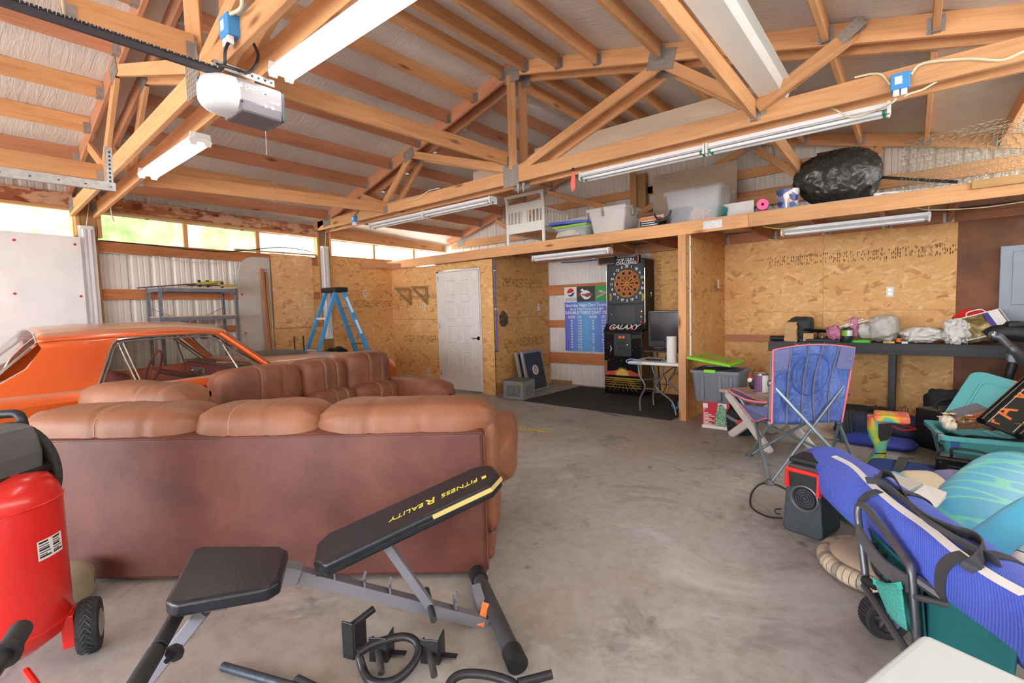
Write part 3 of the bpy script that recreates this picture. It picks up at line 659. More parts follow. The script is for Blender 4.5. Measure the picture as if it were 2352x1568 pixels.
for a, b_ in (((-.022, .012), (.112, .014)), ((-.022, .042), (.112, .044)), ((-.022, .012), (-.02, .044)), ((.110, .012), (.112, .044))): q.bb((a[0], -.1018, a[1]), (b_[0], -.1008, b_[1]), OB)
q.build('logo_frame', 'white', t, smooth=0)
text('lettering', '1/2 HP', 'white', t, ob(.125, -.1012, -.008), xd, zd, .02, off=.0006)
for x_ in (.078, .112):
    MB().lathe([(.009, 0), (.009, .004), (.004, .005)], OB @ axes((x_, -.100, -.036), (1, 0, 0), (0, 0, 1)), 14).build('screw', 'white_plastic', t)
MB().lathe([(.011, 0), (.01, .004), (0, .005)], OB @ axes((-.045, -.1, .03), (1, 0, 0), (0, 0, 1)), 16).build('button', 'white_plastic', t)
q = MB()                                    # slotted angle bracket
a0 = oP(487, 138, pc+yd*.02, (1, 0, 0)); a1 = oP(626, 188, pc+yd*.02, (1, 0, 0))
lt_ = (a1-a0).length; XB = axes((a0+a1)/2, a1-a0, yd)
q.box((0, 0, 0), (lt_, .036, .003), XB); q.box((0, -.018, -.018), (lt_, .003, .036), XB)
n_ = 9
for i in range(n_): q.k = 1; q.box((-lt_/2+(i+.5)*lt_/n_, -.0202, -.018), (.012, .002, .010), XB); q.box((-lt_/2+(i+.5)*lt_/n_, 0, -.002), (.02, .01, .002), XB); q.k = 0
q.build('slotted_bracket', ['galv', 'black'], t, smooth=0)
q = MB(); b0 = oP(449, 178, pc, (1, 0, 0)); b1 = oP(498, 192, pc, (1, 0, 0)); q.beam(b0, b1, .003, .032)
q.k = 1
for k in range(4): p = b0.lerp(b1, .15+.22*k); q.lathe([(.007, -.003), (.007, .003)], axes(p+V((.003, 0, 0)), xd, zd), 10)
q.build('support_strap', ['galv', 'black'], t, smooth=0)
for (x_, y_, z_) in ((.1, .03, .072), (-.02, .03, .072)): MB().beam(ob(x_, y_, z_), ob(x_, y_, z_+.07), .003, .03).build('hanger_strap', 'galv', t, smooth=0)
q = MB(); q.tube(smoothpath([oD(608, 281, 2.9), oD(611, 320, 2.9), oD(612, 356, 2.9)]), .0012, 5); q.build('pull_string', 'white_plastic', t)
# chain rail
t = thing('chain_rail', 'black opener rail with chain running along the ceiling at top left', 'rail', (-2.8, .3, 2.6))
r0 = V((-2.83, -2.4, 2.60)); r1 = oZ(505, 172, 2.565)
r0 = V((r1.x-.03, -2.4, 2.60))
q = MB(); q.beam(r0, r1, .02, .016); q.beam(r0+V((0, 0, .014)), r1+V((0, 0, .014)), .005, .022); M['rail'] = mat('dark_rail_steel', (66, 66, 74), .4, .5, .06, 8); q.build('rail_beam', 'rail', t, smooth=0)
q = MB(); L_ = (r1-r0).length; nn_ = int(L_/.026)
dirr = (r1-r0).normalized(); sd = dirr.cross(V((0, 0, 1)))
for i in range(nn_):
    p = r0+dirr*(i+.5)*L_/nn_+V((0, 0, .030))+sd*.0
    q.k = 0; q.beam(p-dirr*.011, p+dirr*.011, .016, .010); q.k = 1; q.box(p+V((0, 0, .0)), (.026, .006, .006))
o = q.build('drive_chain', ['black', 'galv'], t, smooth=0); o['kind'] = 'stuff'
# outlet boxes + cords
def outlet(c, label, cords, s=.1, face=(0, -1, 0)):
    t = thing('outlet_box', label, 'outlet', c, 'blue electrical boxes on the trusses')
    X = axes(c, V((0, 0, 1)).cross(-V(face)) if 0 else (1, 0, 0), (0, 0, 1)); q = MB()
    q.bb((-s/2, -s/2, -.045), (s/2, s/2, .02), X); q.build('box_shell', 'blue_box', t, smooth=0, bevel=.006)
    MB().bb((-s*.28, -s*.2, .0205), (s*.1, s*.28, .0215), X).build('sticker', 'white', t, smooth=0)
    q = MB()
    for dx in (-.2, .2): q.bb((s*dx-.016, -s*.5-.04, -.015), (s*dx+.016, -s*.5, .015), X)
    q.build('plug', 'white_plastic', t, smooth=0, bevel=.004)
    for k, (pts, m, r) in enumerate(cords): MB().tube(smoothpath(pts, 6), r, 7).build('cord', m, t)
c = oY(522, 62, 1.11)
outlet(c, 'blue outlet box on the nearest truss above the garage door opener', [
    ([c+V((.02, -.0, .05)), oY(552, 20, 1.10), oY(556, -8, 1.1)], 'cream', .009),
    ([c+V((.02, 0, -.07)), oY(518, 115, 1.08), oY(515, 150, 1.08), oY(497, 165, 1.08), oY(505, 150, 1.07), oY(545, 160, 1.12), oY(575, 165, 1.2), oY(593, 130, 1.25), oY(580, 95, 1.3)], 'black', .008)], .105)
c = oY(2068, 187, 4.10)
outlet(c, 'blue outlet box on the middle truss above the long strip light', [
    ([oY(1963, 178, 4.13), oY(2000, 170, 4.13), oY(2025, 172, 4.13), c+V((-.05, .02, .0))], 'cream', .007),
    ([c+V((.05, .01, .03)), oY(2110, 150, 4.12), oY(2145, 141, 4.12), oY(2230, 135, 4.13), oY(2300, 138, 4.13), oY(2352, 118, 4.13), oY(2390, 110, 4.13)], 'cream', .009),
    ([c+V((.02, 0, -.1)), oY(2090, 215, 4.1), oY(2120, 205, 4.13), oY(2155, 185, 4.17)], 'cream', .006),
    ([c+V((-.02, 0, -.1)), oY(2045, 238, 4.1), oY(1990, 262, 4.22), oY(1950, 268, 4.25), oY(1915, 250, 4.26), oY(1890, 245, 4.3)], 'cream', .006)], .1)
c = oY(813, 503, 4.11); outlet(c, 'blue outlet box on the middle truss near the left wall', [([c+V((.02, 0, .05)), oY(825, 482, 4.12), oY(832, 470, 4.13)], 'black', .005)], .09)
c = oY(283, 434, 1.42); outlet(c, 'small blue outlet box low on the nearest truss, behind the door track', [([c+V((0, 0, -.05)), c+V((.0, 0, -.1)), c+V((.02, 0, -.14))], 'galv', .006)], .055)
# garage door track with perforated hanger
t = thing('door_track', 'galvanised garage door track ending at a perforated hanger, upper left', 'track', (-4.5, .9, 2.3))
e1 = oZ(267, 431, 2.32); q = MB(); P0 = V((e1.x-.02, -2.4, 2.33))
X = axes((P0+e1)/2, (P0-e1), (0, 0, 1)); Lk = (P0-e1).length
q.prism([(-.0, .03), (.0, -.03), (-.03, -.03), (-.03, -.026), (-.004, -.026), (-.004, .026), (-.03, .026), (-.03, .03)], Lk, axes((P0+e1)/2, V((1, 0, 0)), (0, 0, 1))); 
q.k = 1
for k in range(10): q.box((e1.x+.001, e1.y-.03-.14*k, e1.z), (.004, .012, .006))
q.build('track_channel', ['galv', 'black'], t, smooth=0)
h0 = e1+V((-.015, -.03, -.01)); h1 = oP(250, 338, h0, (.64, -.77, 0)); q = MB(); q.beam(h0, h1, .036, .003, up=(1, 0, 0)); q.beam(h0+V((-.02, -.02, 0)), h1+V((-.02, -.02, 0)), .003, .036, up=(1, 0, 0)); q.k = 1
for k in range(9): p = h0.lerp(h1, .08+.1*k); q.box(p+V((.004, -.02, 0)), (.008, .03, .012)) if 0 else q.box(p+V((.001, 0, 0)), (.006, .011, .014))
q.build('perforated_hanger', ['galv', 'black'], t, smooth=0)
# white trough beside the right brace
t = thing('metal_trough', 'long white sheet metal trough lying beside the right brace, upper right', 'trough', (-.8, 2.7, 2.9))
tr0 = V((-.905, .6, 2.90)); tr1 = V((-.90, T2Y+.2, 2.885))
q = MB(); X = axes((tr0+tr1)/2, (1, 0, 0), (0, 0, 1)); L_ = tr1.y-tr0.y
q.prism([(-.02, .02), (-.012, -.02), (.13, .0), (.15, .06), (.19, .062), (.19, .066), (.147, .066), (.127, .006), (-.009, -.014), (-.016, .02)], L_, X); q.build('folded_sheet', 'white_plastic', t, smooth=0)
# beige panel standing behind the middle truss
q = MB(); a = oY(1230, 352, 4.44); b_ = oY(1810, 180, 4.44)
o = MB().box((0, 0, 0), (2.3, .3, .012)).build('hardboard_sheet', 'board_grey', smooth=0, X=axes((-2.05, 4.381, 2.93), (1, 0, 0), (0, 0, 1))); tag(o, 'long pale hardboard strip lying on edge behind the middle truss', 'board')
o = MB().box((0, 0, 0), (.75, .3, .012)).build('hardboard_sheet', 'board_grey', smooth=0, X=axes((-3.75, 4.381, 2.86), (1, 0, 0), (0, 0, 1))); tag(o, 'short pale hardboard piece on edge left of the truss centre plate', 'board')
# loose wires
def wire(label, pts, m, r): return tag(MB().tube(smoothpath(pts, 6), r, 6).build('cable', m), label, 'cable')
wire('dark cable draped along the daylight panels on the left wall', [WL(228, 552, .03), WL(350, 563, .03), WL(490, 577, .03), WL(560, 575, .03), WL(640, 568, .03), WL(690, 573, .03), WL(716, 578, .03)], 'black', .007)
wire('thin cream cable sagging under the top girt of the left wall', [WL(228, 578, .03), WL(300, 585, .03), WL(400, 598, .03), WL(490, 604, .03), WL(545, 600, .03)], 'cream', .004)
wire('white appliance cord hanging from the nearest truss at the left post', [oY(256, 425, 1.40), oY(254, 470, 1.40), oY(257, 495, 1.40), oY(262, 508, 1.40)], 'cream', .006)
wire('white cable running along the top of the middle truss chord', [oY(930, 462, 4.13), oY(960, 455, 4.13), oY(985, 438, 4.13), oY(1010, 432, 4.13)], 'white_plastic', .005)
wire('yellow cord feeding the strip light above the workbench', [oY(1752, 520, 5.75), oY(1790, 525, 5.85), oY(1830, 520, 5.95)], 'yellow', .006)
wire('pale wire sagging under the loft at the right edge', [oY(2105, 482, 5.9)+V((0, 0, .02)), oY(2140, 482, 5.9), oY(2250, 477, 5.9), oY(2360, 462, 5.9)], 'cream', .005)
wire('yellow cord dangling between strip light and dart machine top', [oY(1395, 578, 5.9), oY(1410, 560, 5.9), oY(1432, 562, 6.2), oY(1455, 575, 6.5)], 'yellow', .005)
t = thing('clip_flag', 'red plastic flag clipped under the middle truss', 'flag', oY(1316, 400, 4.12))
p0 = oY(1316, 392, 4.12); q = MB(); X = axes(p0, (1, 0, 0), (0, 0, 1)); q.prism([(-.005, -.0), (.012, -.01), (.025, -.06), (.02, -.17), (-.01, -.2), (-.03, -.12)], .006, X); q.build('flag_sheet', mat('coral_plastic', (232, 110, 92), .6, 0, .05, 6), t, smooth=0); MB().box(p0+V((0, 0, .012)), (.016, .016, .03)).build('clip', 'black', t, smooth=0)
p0 = oY(1197, 428, 4.13); t = thing('double_hook', 'small white double hook under the centre plate of the middle truss', 'hook', p0); q = MB()
for dx in (-.04, .03): q.prism([(-.018+dx, .03), (.018+dx, .03), (.006+dx, -.06), (-.004+dx, -.06)], .01, axes(p0, (1, 0, 0), (0, 0, 1)))
q.build('hook_prongs', 'galv', t, smooth=0)
p0 = oX(634, 450, -5.56); p0 = V((p0.x+.0, p0.y, 2.70)); q = MB()
for k in range(7): X = axes(p0+V((-.022 if k < 6 else 0, 0, .15-.035*k)), (0, 1, 0), (0, 0, 1)) @ RY(PI/2*(k % 2)); q.tube([X @ V((.009*math.cos(2*PI*j/12), .017*math.sin(2*PI*j/12), 0)) for j in range(12)], .003, 5, closed=True)
q.tube([p0+V((x_, 0, z_)) for x_, z_ in ((-.022, .165), (.022, .165), (.022, -.0), (-.022, 0))], .003, 5); tag(q.build('hanging_chain', 'galv'), 'short chain looped around the left lengthwise brace', 'chain')
# ================================================================ CAR
def carpaint():
    N = NT('dusty_orange_car_paint'); b = N.b; v = N.coord()
    b.inputs['Roughness'].default_value = .32; b.inputs['Coat Weight'].default_value = .8; b.inputs['Coat Roughness'].default_value = .12; b.inputs['Metallic'].default_value = .25
    g = N.n('NewGeometry'); sp = N.n('SeparateXYZ'); N.l(g.outputs['Normal'], sp.inputs[0])
    up = N.ramp(sp.outputs['Z'], [(.55, (0, 0, 0, 1)), (1.0, (.8, .8, .8, 1))])          # settled dust on upward faces
    dn = N.mix(.5, up, N.mix(1, up, N.ramp(N.noise(v, 2.5, 4), [(.3, (.5, .5, .5, 1)), (.7, (1, 1, 1, 1))]), 'MULTIPLY'))
    base = N.ramp(N.noise(v, 1.0, 2), [(.3, lin((208, 80, 26))), (.7, lin((222, 102, 34)))])
    c = N.mix(dn, base, lin((196, 170, 150))); N.l(c, b.inputs['Base Color'])
    r = N.n('MapRange'); r.inputs['To Min'].default_value = .3; r.inputs['To Max'].default_value = .7; N.l(dn, r.inputs[0]); N.l(r.outputs[0], b.inputs['Roughness']); return N.m
def thinglass(name, tint=(.96, .98, .97, 1), refl=.10, rough=.02):
    m = bpy.data.materials.new(name); m.use_nodes = True; nt = m.node_tree; nt.nodes.remove(nt.nodes['Principled BSDF'])
    a = nt.nodes.new('ShaderNodeBsdfTransparent'); a.inputs[0].default_value = tint; g = nt.nodes.new('ShaderNodeBsdfGlossy'); g.inputs['Roughness'].default_value = rough
    x = nt.nodes.new('ShaderNodeMixShader'); lw = nt.nodes.new('ShaderNodeLayerWeight'); lw.inputs[0].default_value = refl
    mr = nt.nodes.new('ShaderNodeMapRange'); mr.inputs['To Min'].default_value = .05; mr.inputs['To Max'].default_value = .9
    nt.links.new(lw.outputs['Facing'], mr.inputs[0]); nt.links.new(mr.outputs[0], x.inputs[0]); nt.links.new(a.outputs[0], x.inputs[1]); nt.links.new(g.outputs[0], x.inputs[2]); nt.links.new(x.outputs[0], nt.nodes['Material Output'].inputs[0]); return m
M['carpaint'] = carpaint(); M['glass'] = thinglass('window_glass', (.9, .93, .92, 1), .12)
M['car_red'] = mat('red_vinyl_interior', (128, 26, 32), .45, 0, .12, 8); M['car_dark'] = mat('dusty_rubber_trim', (92, 86, 82), .6, 0, .12, 12)
CX = -6.0
car = thing('classic_car', 'orange two-door hardtop classic car with dusty roof behind the brown sofa', 'car', (CX, 1.7, 0))
# lower body: stations (y, half width, z deck centre, z shoulder, open cabin?)
ST = [(-.62, .74, .70, .66, 0), (-.60, .80, .78, .72, 0), (-.45, .83, .82, .76, 0), (.0, .85, .84, .78, 0), (.30, .855, .84, .79, 0), (.55, .86, .83, .80, 0), (.95, .862, .82, .80, 0), (.97, .862, .42, .80, 1),
      (1.4, .865, .40, .80, 1), (2.1, .865, .40, .81, 1), (2.16, .865, .86, .825, 0), (2.35, .86, .90, .83, 0), (2.9, .855, .89, .83, 0), (3.4, .845, .86, .81, 0), (3.8, .82, .82, .77, 0), (3.93, .79, .78, .72, 0), (3.97, .74, .6, .6, 0)]
prof = []
for y, w, zd_, zs, op in ST:
    if op: h = [(0, zd_), (w-.16, zd_), (w-.12, zs-.06), (w-.10, zs-.004), (w-.06, zs), (w-.03, zs-.012)]
    else: h = [(0, zd_), (w*.55, zd_-.004), (w*.82, zd_-.02), (w*.9, (zd_+zs)/2-.005), (w-.05, zs+.003), (w-.03, zs-.012)]
    h += [(w, zs-.06), (w+.008, zs-.075), (w-.005, zs-.11), (w+.004, .5), (w-.02, .34), (w-.06, .24), (w-.2, .2), (0, .2)]
    prof.append(h)
q = MB(); vs = []; npf = len(prof[0])
for (y, *_), h in zip(ST, prof):
    vs += [(CX+x, y, z) for x, z in h]+[(CX-x, y, z) for x, z in h[::-1][1:-1]]
m_ = 2*npf-2
q.add(vs, [(i*m_+k, i*m_+(k+1) % m_, (i+1)*m_+(k+1) % m_, (i+1)*m_+k) for i in range(len(ST)-1) for k in range(m_)]+[tuple(range(m_)), tuple((len(ST)-1)*m_+k for k in range(m_))[::-1]])
q.build('body_shell', 'carpaint', car, smooth=.55)
# hood scoop and cowl
q = MB(); q.soft(T(CX, 2.75, .885), (.62, .62, .11), (.35, .8), 28, 10); q.build('hood_scoop', 'car_dark', car)
MB().bb((CX-.55, 2.2, .868), (CX+.55, 2.34, .885)).build('cowl_panel', 'carpaint', car, smooth=0, bevel=.01)
# greenhouse
def side(x, y, z): return (CX+x, y, z), (CX-x, y, z)
RW = lambda y: .60-.02*abs(y-1.4)
def roof(a, b):
    y = .60+(2.0-.60)*a; t = (b-.5)*2
    zc_ = 1.335-.06*max(0, (y-1.45)/.55)**2-.035*max(0, (1.0-y)/.48)**2
    ze = 1.205-.03*max(0, (y-1.5)/.5)**2-.01*max(0, (1.0-y)/.48)
    w = .63-.015*max(0, (y-1.5)/.5)
    x = math.copysign(w*math.sin(abs(t)*PI/2)**.92, t); return (CX+x, y, ze+(zc_-ze)*math.cos(t*PI/2)**.8)
q = MB(); q.grid(roof, 30, 32); o = q.build('roof_panel', 'carpaint', car, smooth=1.2)
sm = o.modifiers.new('s', 'SOLIDIFY'); sm.thickness = .02; sm.offset = -1
for s in (1, -1):
    # sail panel between quarter window and rear window
    E0 = [(.632, 1.12, 1.205), (.645, 1.07, 1.165), (.70, 1.0, 1.0), (.79, .92, .81)]
    E1 = [(.62, .60, 1.195), (.63, .62, 1.15), (.69, .52, 1.0), (.77, .20, .795)]
    q = MB()
    def sail(a, b):
        k = min(2, int(a*3)); t = a*3-k
        p = V(E0[k]).lerp(V(E0[k+1]), t); r = V(E1[k]).lerp(V(E1[k+1]), t); m = p.lerp(r, b); m.x += .022*math.sin(PI*b)*(1 if a > .02 else 0)
        return (CX+s*m.x, m.y, m.z)
    q.grid(sail, 18, 8)
    def back(a, b):
        k = min(2, int(a*3)); t = a*3-k
        r = V(E1[k]).lerp(V(E1[k+1]), t); r2 = V((r.x-.10+.02*a, r.y+.03-.05*a, r.z-.005)); m = r.lerp(r2, b); return (CX+s*m.x, m.y, m.z)
    q.grid(back, 18, 4); q.build('sail_panel', 'carpaint', car, smooth=1.3)
    # windscreen pillar
    q = MB(); q.tube([(CX+s*.62, 1.93, 1.20), (CX+s*.70, 2.12, 1.02), (CX+s*.79, 2.32, .83)], [.022, .024, .028], 10, flat=1.3); q.build('windscreen_pillar', 'carpaint', car)
    MB().tube([(CX+s*.60, 1.99, 1.20), (CX+s*.68, 2.17, 1.02), (CX+s*.765, 2.36, .84)], .010, 8).build('windscreen_trim', 'chrome', car)
    g = lambda y, z: (CX+s*(.80-(z-.80)*.43), y, z)
    fr_ = [g(.905, .795), g(.98, .96), g(1.055, 1.135), g(1.085, 1.17), g(1.13, 1.188), g(1.44, 1.205), g(1.78, 1.20), g(1.87, 1.175), g(2.0, 1.06), g(2.28, .825)]
    MB().tube(smoothpath(fr_, 3), .0115, 8).build('drip_rail', 'chrome', car)
    fi = [g(.94, .80), g(1.075, 1.12), g(1.13, 1.165), g(1.44, 1.18), g(1.77, 1.175), g(1.85, 1.155), g(2.0, 1.03), g(2.22, .83)]
    MB().tube(fi, .009, 8).build('window_seal', 'car_dark', car)
    MB().tube([g(.93, .798), g(1.34, .79), g(2.02, .815), g(2.24, .83)], .008, 8).build('belt_trim', 'chrome', car)
    for (ya, yb, r) in ((1.105, 1.185, .008), (1.14, 1.215, .008), (1.90, 2.03, .007)): MB().tube([g(ya, 1.16), g(yb, .80)], r, 8).build('glass_divider', 'chrome', car)
    def pane(pts):
        MB().add([g(*p) for p in pts]+[(g(*p)[0]-s*.004, p[0], p[1]) for p in pts], [tuple(range(len(pts))), tuple(range(len(pts), 2*len(pts)))[::-1]]).build('side_glass', 'glass', car, smooth=0)
    pane([(.945, .80), (1.18, .80), (1.115, 1.155), (1.085, 1.13)]); pane([(1.215, .80), (2.03, .815), (1.90, 1.14), (1.77, 1.175), (1.145, 1.165)]); pane([(2.04, .815), (2.22, .83), (2.0, 1.03), (1.905, 1.12)])
    MB().tube([(CX+s*.872, 1.62, .735), (CX+s*.895, 1.60, .738), (CX+s*.895, 1.50, .738), (CX+s*.872, 1.48, .735)], .009, 8).build('door_handle', 'chrome', car)
    for yw in (.35, 3.05):
        w = MB(); X = T(CX+s*.74, yw, .31) @ RY(PI/2*s)
        w.lathe([(.18, -.09), (.29, -.095), (.31, -.07), (.31, .07), (.29, .095), (.18, .09)], X, 28); wo = w.build('wheel', 'rubber', car)
        MB().lathe([(.0, .06), (.05, .075), (.17, .05), (.185, .085), (.19, .08), (.18, .0)], X, 24).build('hub_cap', 'chrome', wo)
# screens
def wind(a, b):
    y = 1.99+(2.36-1.99)*a; z = 1.215-(1.215-.86)*a; w = .60+.155*a; t = (b-.5)*2; return (CX+w*t, y+.10*(1-t*t), z+.02*(1-t*t))
MB().grid(wind, 6, 12).build('windscreen', 'glass', car)
def rear(a, b):
    t = (b-.5)*2; r_ = V(roof(0, b)); p_ = V((CX+(r_.x-CX)*.86, r_.y+.005, r_.z-.008)).lerp(V((CX+.70*t, .19-.09*(1-t*t), .80+.03*(1-t*t))), a); return tuple(p_)
MB().grid(rear, 6, 12).build('rear_window', 'glass', car)
ed = [rear(0, b/10) for b in range(11)]+[rear(a/6, 1) for a in range(1, 7)]+[rear(1, 1-b/10) for b in range(1, 11)]+[rear(1-a/6, 0) for a in range(1, 6)]
MB().tube(ed, .012, 8, closed=True).build('rear_window_trim', 'chrome', car)
# cabin
q = MB(); q.bb((CX-.74, 2.0, .60), (CX+.74, 2.16, .85)); o = q.build('dashboard', 'car_red', car, smooth=0, bevel=.03)
MB().bb((CX-.72, 2.0, .855), (CX+.72, 2.17, .87)).build('dash_pad', 'car_dark', car, smooth=0, bevel=.006)
MB().bb((CX-.56, 1.985, .70), (CX-.06, 2.0, .80)).build('gauge_cluster', 'steel', car, smooth=0, bevel=.006)
for x_ in (-.47, -.15): MB().lathe([(.062, 0), (.062, .014), (.05, .016), (.0, .008)], axes((CX+x_, 1.985, .75), (1, 0, 0), (0, 0, 1)), 24).build('round_gauge', 'chrome', car)
X = axes((CX-.36, 1.60, .83), (1, 0, 0), (0, .35, .94))
q = MB(); q.tube([X @ V((.19*math.cos(a), .19*math.sin(a), 0)) for a in [2*PI*k/36 for k in range(36)]], .013, 8, closed=True); q.tube([X @ V((-.18, 0, 0)), X @ V((0, -.02, -.05)), X @ V((.18, 0, 0))], .010, 6); q.tube([X @ V((0, -.02, -.05)), X @ V((0, 0, -.4))], .03, 10)
q.build('steering_wheel', 'car_red', car)
for x_ in (-.36, .36):
    q = MB(); q.soft(T(CX+x_, 1.35, .50), (.52, .52, .2), (.35, .5), 20, 10); q.soft(T(CX+x_, 1.10, .68) @ RX(-.22), (.50, .16, .42), (.35, .5), 20, 12); q.build('bucket_seat', 'car_red', car)
q = MB(); q.soft(T(CX, .82, .62) @ RX(-.3), (1.2, .16, .42), (.25, .5), 24, 12); q.build('rear_seat', 'car_red', car)
MB().soft(T(CX+.02, 1.98, 1.16), (.22, .03, .07), (.5, .5), 16, 8).build('rear_view_mirror', 'chrome', car)
MB().bb((CX-.8, -.66, .40), (CX+.8, -.60, .50)).build('rear_bumper', 'chrome', car, smooth=0, bevel=.02)
MB().bb((CX-.8, 3.97, .38), (CX+.8, 4.04, .48)).build('front_bumper', 'chrome', car, smooth=0, bevel=.02)
MB().bb((CX+.2, 2.02, .872), (CX+.45, 2.1, .885)).build('paper_slip', mat('pink_paper', (222, 140, 120), .7, 0, .03, 4), car, smooth=0)
# ================================================================ SOFAS
def leather(name, c1, c2, c3, rough=.5):
    N = NT(name); b = N.b; v = N.coord(); b.inputs['Roughness'].default_value = rough; b.inputs['Specular IOR Level'].default_value = .45
    f = N.noise(v, 2.6, 5, .62); c = N.ramp(f, [(.3, lin(c1)), (.5, lin(c2)), (.72, lin(c3))])
    sc = N.ramp(N.noise(N.coord((3, 3, 9), (.4, .3, .2)), 7, 4, .75), [(.62, (0, 0, 0, 1)), (.76, (.35, .35, .35, 1))])
    N.l(N.mix(sc, c, mul(lin(c3), 1.25)), b.inputs['Base Color']); N.bump(N.noise(v, 70, 4, .65), .22, .004); return N.m
M['sofa'] = leather('brown_microfibre_leather', (122, 76, 51), (140, 89, 62), (158, 105, 76)); M['sofa_back'] = leather('dark_sofa_back_panel', (80, 41, 33), (99, 54, 44), (117, 70, 58), .5); M['sofa2'] = leather('dark_brown_leather', (112, 68, 50), (132, 82, 62), (152, 98, 76))
M['thread'] = mat('cream_stitching', (214, 180, 140), .7, 0, .05, 30)
sd_, sn_ = V((.788, .615, 0)), V((-.615, .788, 0)); S0 = V((-3.27, .47, 0))
def S(t, n, z): return S0+sd_*t+sn_*n+V((0, 0, z))
sofa = thing('sectional_sofa', 'brown leather sectional sofa seen from behind, nearest to the exercise bench', 'sofa', S(.9, .4, 0), 'brown leather sofas')
def pad(name, X, z, P, m='sofa', p=(.35, .55), seams=(), ends=True, seed=0, wr=.05, nu=64, nv=44):
    """stuffed cushion; local x is its length. Stitched bands dip slightly, the ends gather in folds"""
    h = V(z)/2
    def pw(c, e): return math.copysign(abs(c)**e, c)
    def pt(u, ph, k=1.0):
        au = abs(u); e = (1-au**7)**.42 if au < 1 else 0; e = max(e, .02)
        for s in seams: e *= 1-.045*math.exp(-((u-s)/.022)**2)+.012*math.exp(-((abs(u-s)-.09)/.05)**2)
        if ends:
            g = max(0, (au-.55)/.45)**1.6; e *= 1-.11*g*abs(math.sin(ph*4.5+seed+1.5*noise.noise(V((ph, u*2, seed)))))-.02*g
        q = V((u*h.x, pw(math.cos(ph), p[1])*h.y*e*k, pw(math.sin(ph), p[1])*h.z*e*k))
        n = noise.noise(q*3.2+V((seed*7.1, seed*3.3, seed)))*wr+noise.noise(V((q.x*6, q.y*14, q.z*9+seed)))*.022
        return X @ V((q.x, q.y*(1+n), q.z*(1+n)))
    b = MB(); b.grid(lambda a, c: pt(math.sin((a-.5)*PI)*.999, 2*PI*c), nu, nv, cv=True)
    o = b.build(name, m, P, smooth=1.4)
    for s in seams:
        for d in (-.012, .012): MB().tube([pt(s+d*.35/h.x, 2*PI*k/36, 1.012) for k in range(36)],   .0011, 4, closed=True).build('seam_stitching', 'thread', o)
    return o
# soft() runs its polar axis along local z; turn cushions so that local x = length, polar = up
MB().add([S(-.42, 0, .02), S(2.075, 0, .02), S(2.075, 0, .755), S(-.42, 0, .765), S(-.42, .17, .02), S(2.075, .17, .02), S(2.075, .17, .80), S(-.42, .17, .80)],
         [(0, 1, 2, 3), (7, 6, 5, 4), (0, 4, 5, 1), (1, 5, 6, 2), (2, 6, 7, 3), (3, 7, 4, 0)]).build('back_panel', 'sofa_back', sofa, smooth=0, bevel=.02)
MB().tube([S(-.42, -.004, .757), S(2.07, -.004, .75)], .005, 6).build('piping', 'sofa_back', sofa)
MB().tube([S(2.078, .0, .05), S(2.078, 0, .74)], .005, 6).build('piping', 'sofa_back', sofa)
def tn(px, py): p = oP(px, py, S0, sn_); return (p-S0).dot(sd_)
tb = [-.36, tn(433, 1004), tn(716, 1003), 2.10]
for k in range(3):
    L = tb[k+1]-tb[k]+.07; X = axes(S((tb[k]+tb[k+1])/2, .195, .735), sd_, sn_)
    pad('back_cushion', X, (L, .37, .33), sofa, seams=(-.32, .22) if k else (-.05, .45), seed=k+1)
pad('side_bolster', axes(S(2.075, .21, .50), (0, 0, 1), sn_), (.66, .33, .13), sofa, seed=4, wr=.08)
pad('armrest', axes(S(2.10, .62, .53), sn_, -sd_), (.86, .26, .30), sofa, seed=5, wr=.06)
q = MB(); q.box((0, 0, 0), (.20, .85, .42), axes(S(2.0, .55, .23), sd_, sn_)); q.build('arm_base', 'sofa', sofa, smooth=0, bevel=.03)
q = MB(); q.box((0, 0, 0), (2.3, .72, .22), axes(S(.8, .55, .14), sd_, sn_)); q.build('seat_base', 'sofa_back', sofa, smooth=0, bevel=.02)
for k in range(3): pad('seat_cushion', axes(S(-.1+.78*k, .58, .36), sd_, sn_), (.78, .66, .24), sofa, p=(.25, .4), seed=8+k, ends=False)
# corner unit cushion
p0, p1 = oZ(225, 905, .83), oZ(415, 918, .80)
w = thing('corner_sofa', 'brown corner cushion of the sectional beyond its left end, touching the car', 'sofa', ((p0+p1)/2).to_2d().to_3d(), 'brown leather sofas')
dw_ = (p1-p0); dw_.z = 0; nw = V((-dw_.y, dw_.x, 0)).normalized()
pad('back_cushion', axes((p0+p1)/2+V((0, 0, -.1))+nw*.05, dw_, nw), (dw_.length+.24, .36, .40), w, seams=(.25, .62), seed=12, wr=.09)
q = MB(); q.box((0, 0, 0), (dw_.length, .3, .62), axes((p0+p1)/2+V((0, 0, .33-((p0+p1)/2).z))+nw*.05, dw_, nw)); q.build('corner_base', 'sofa_back', w, smooth=0, bevel=.03)
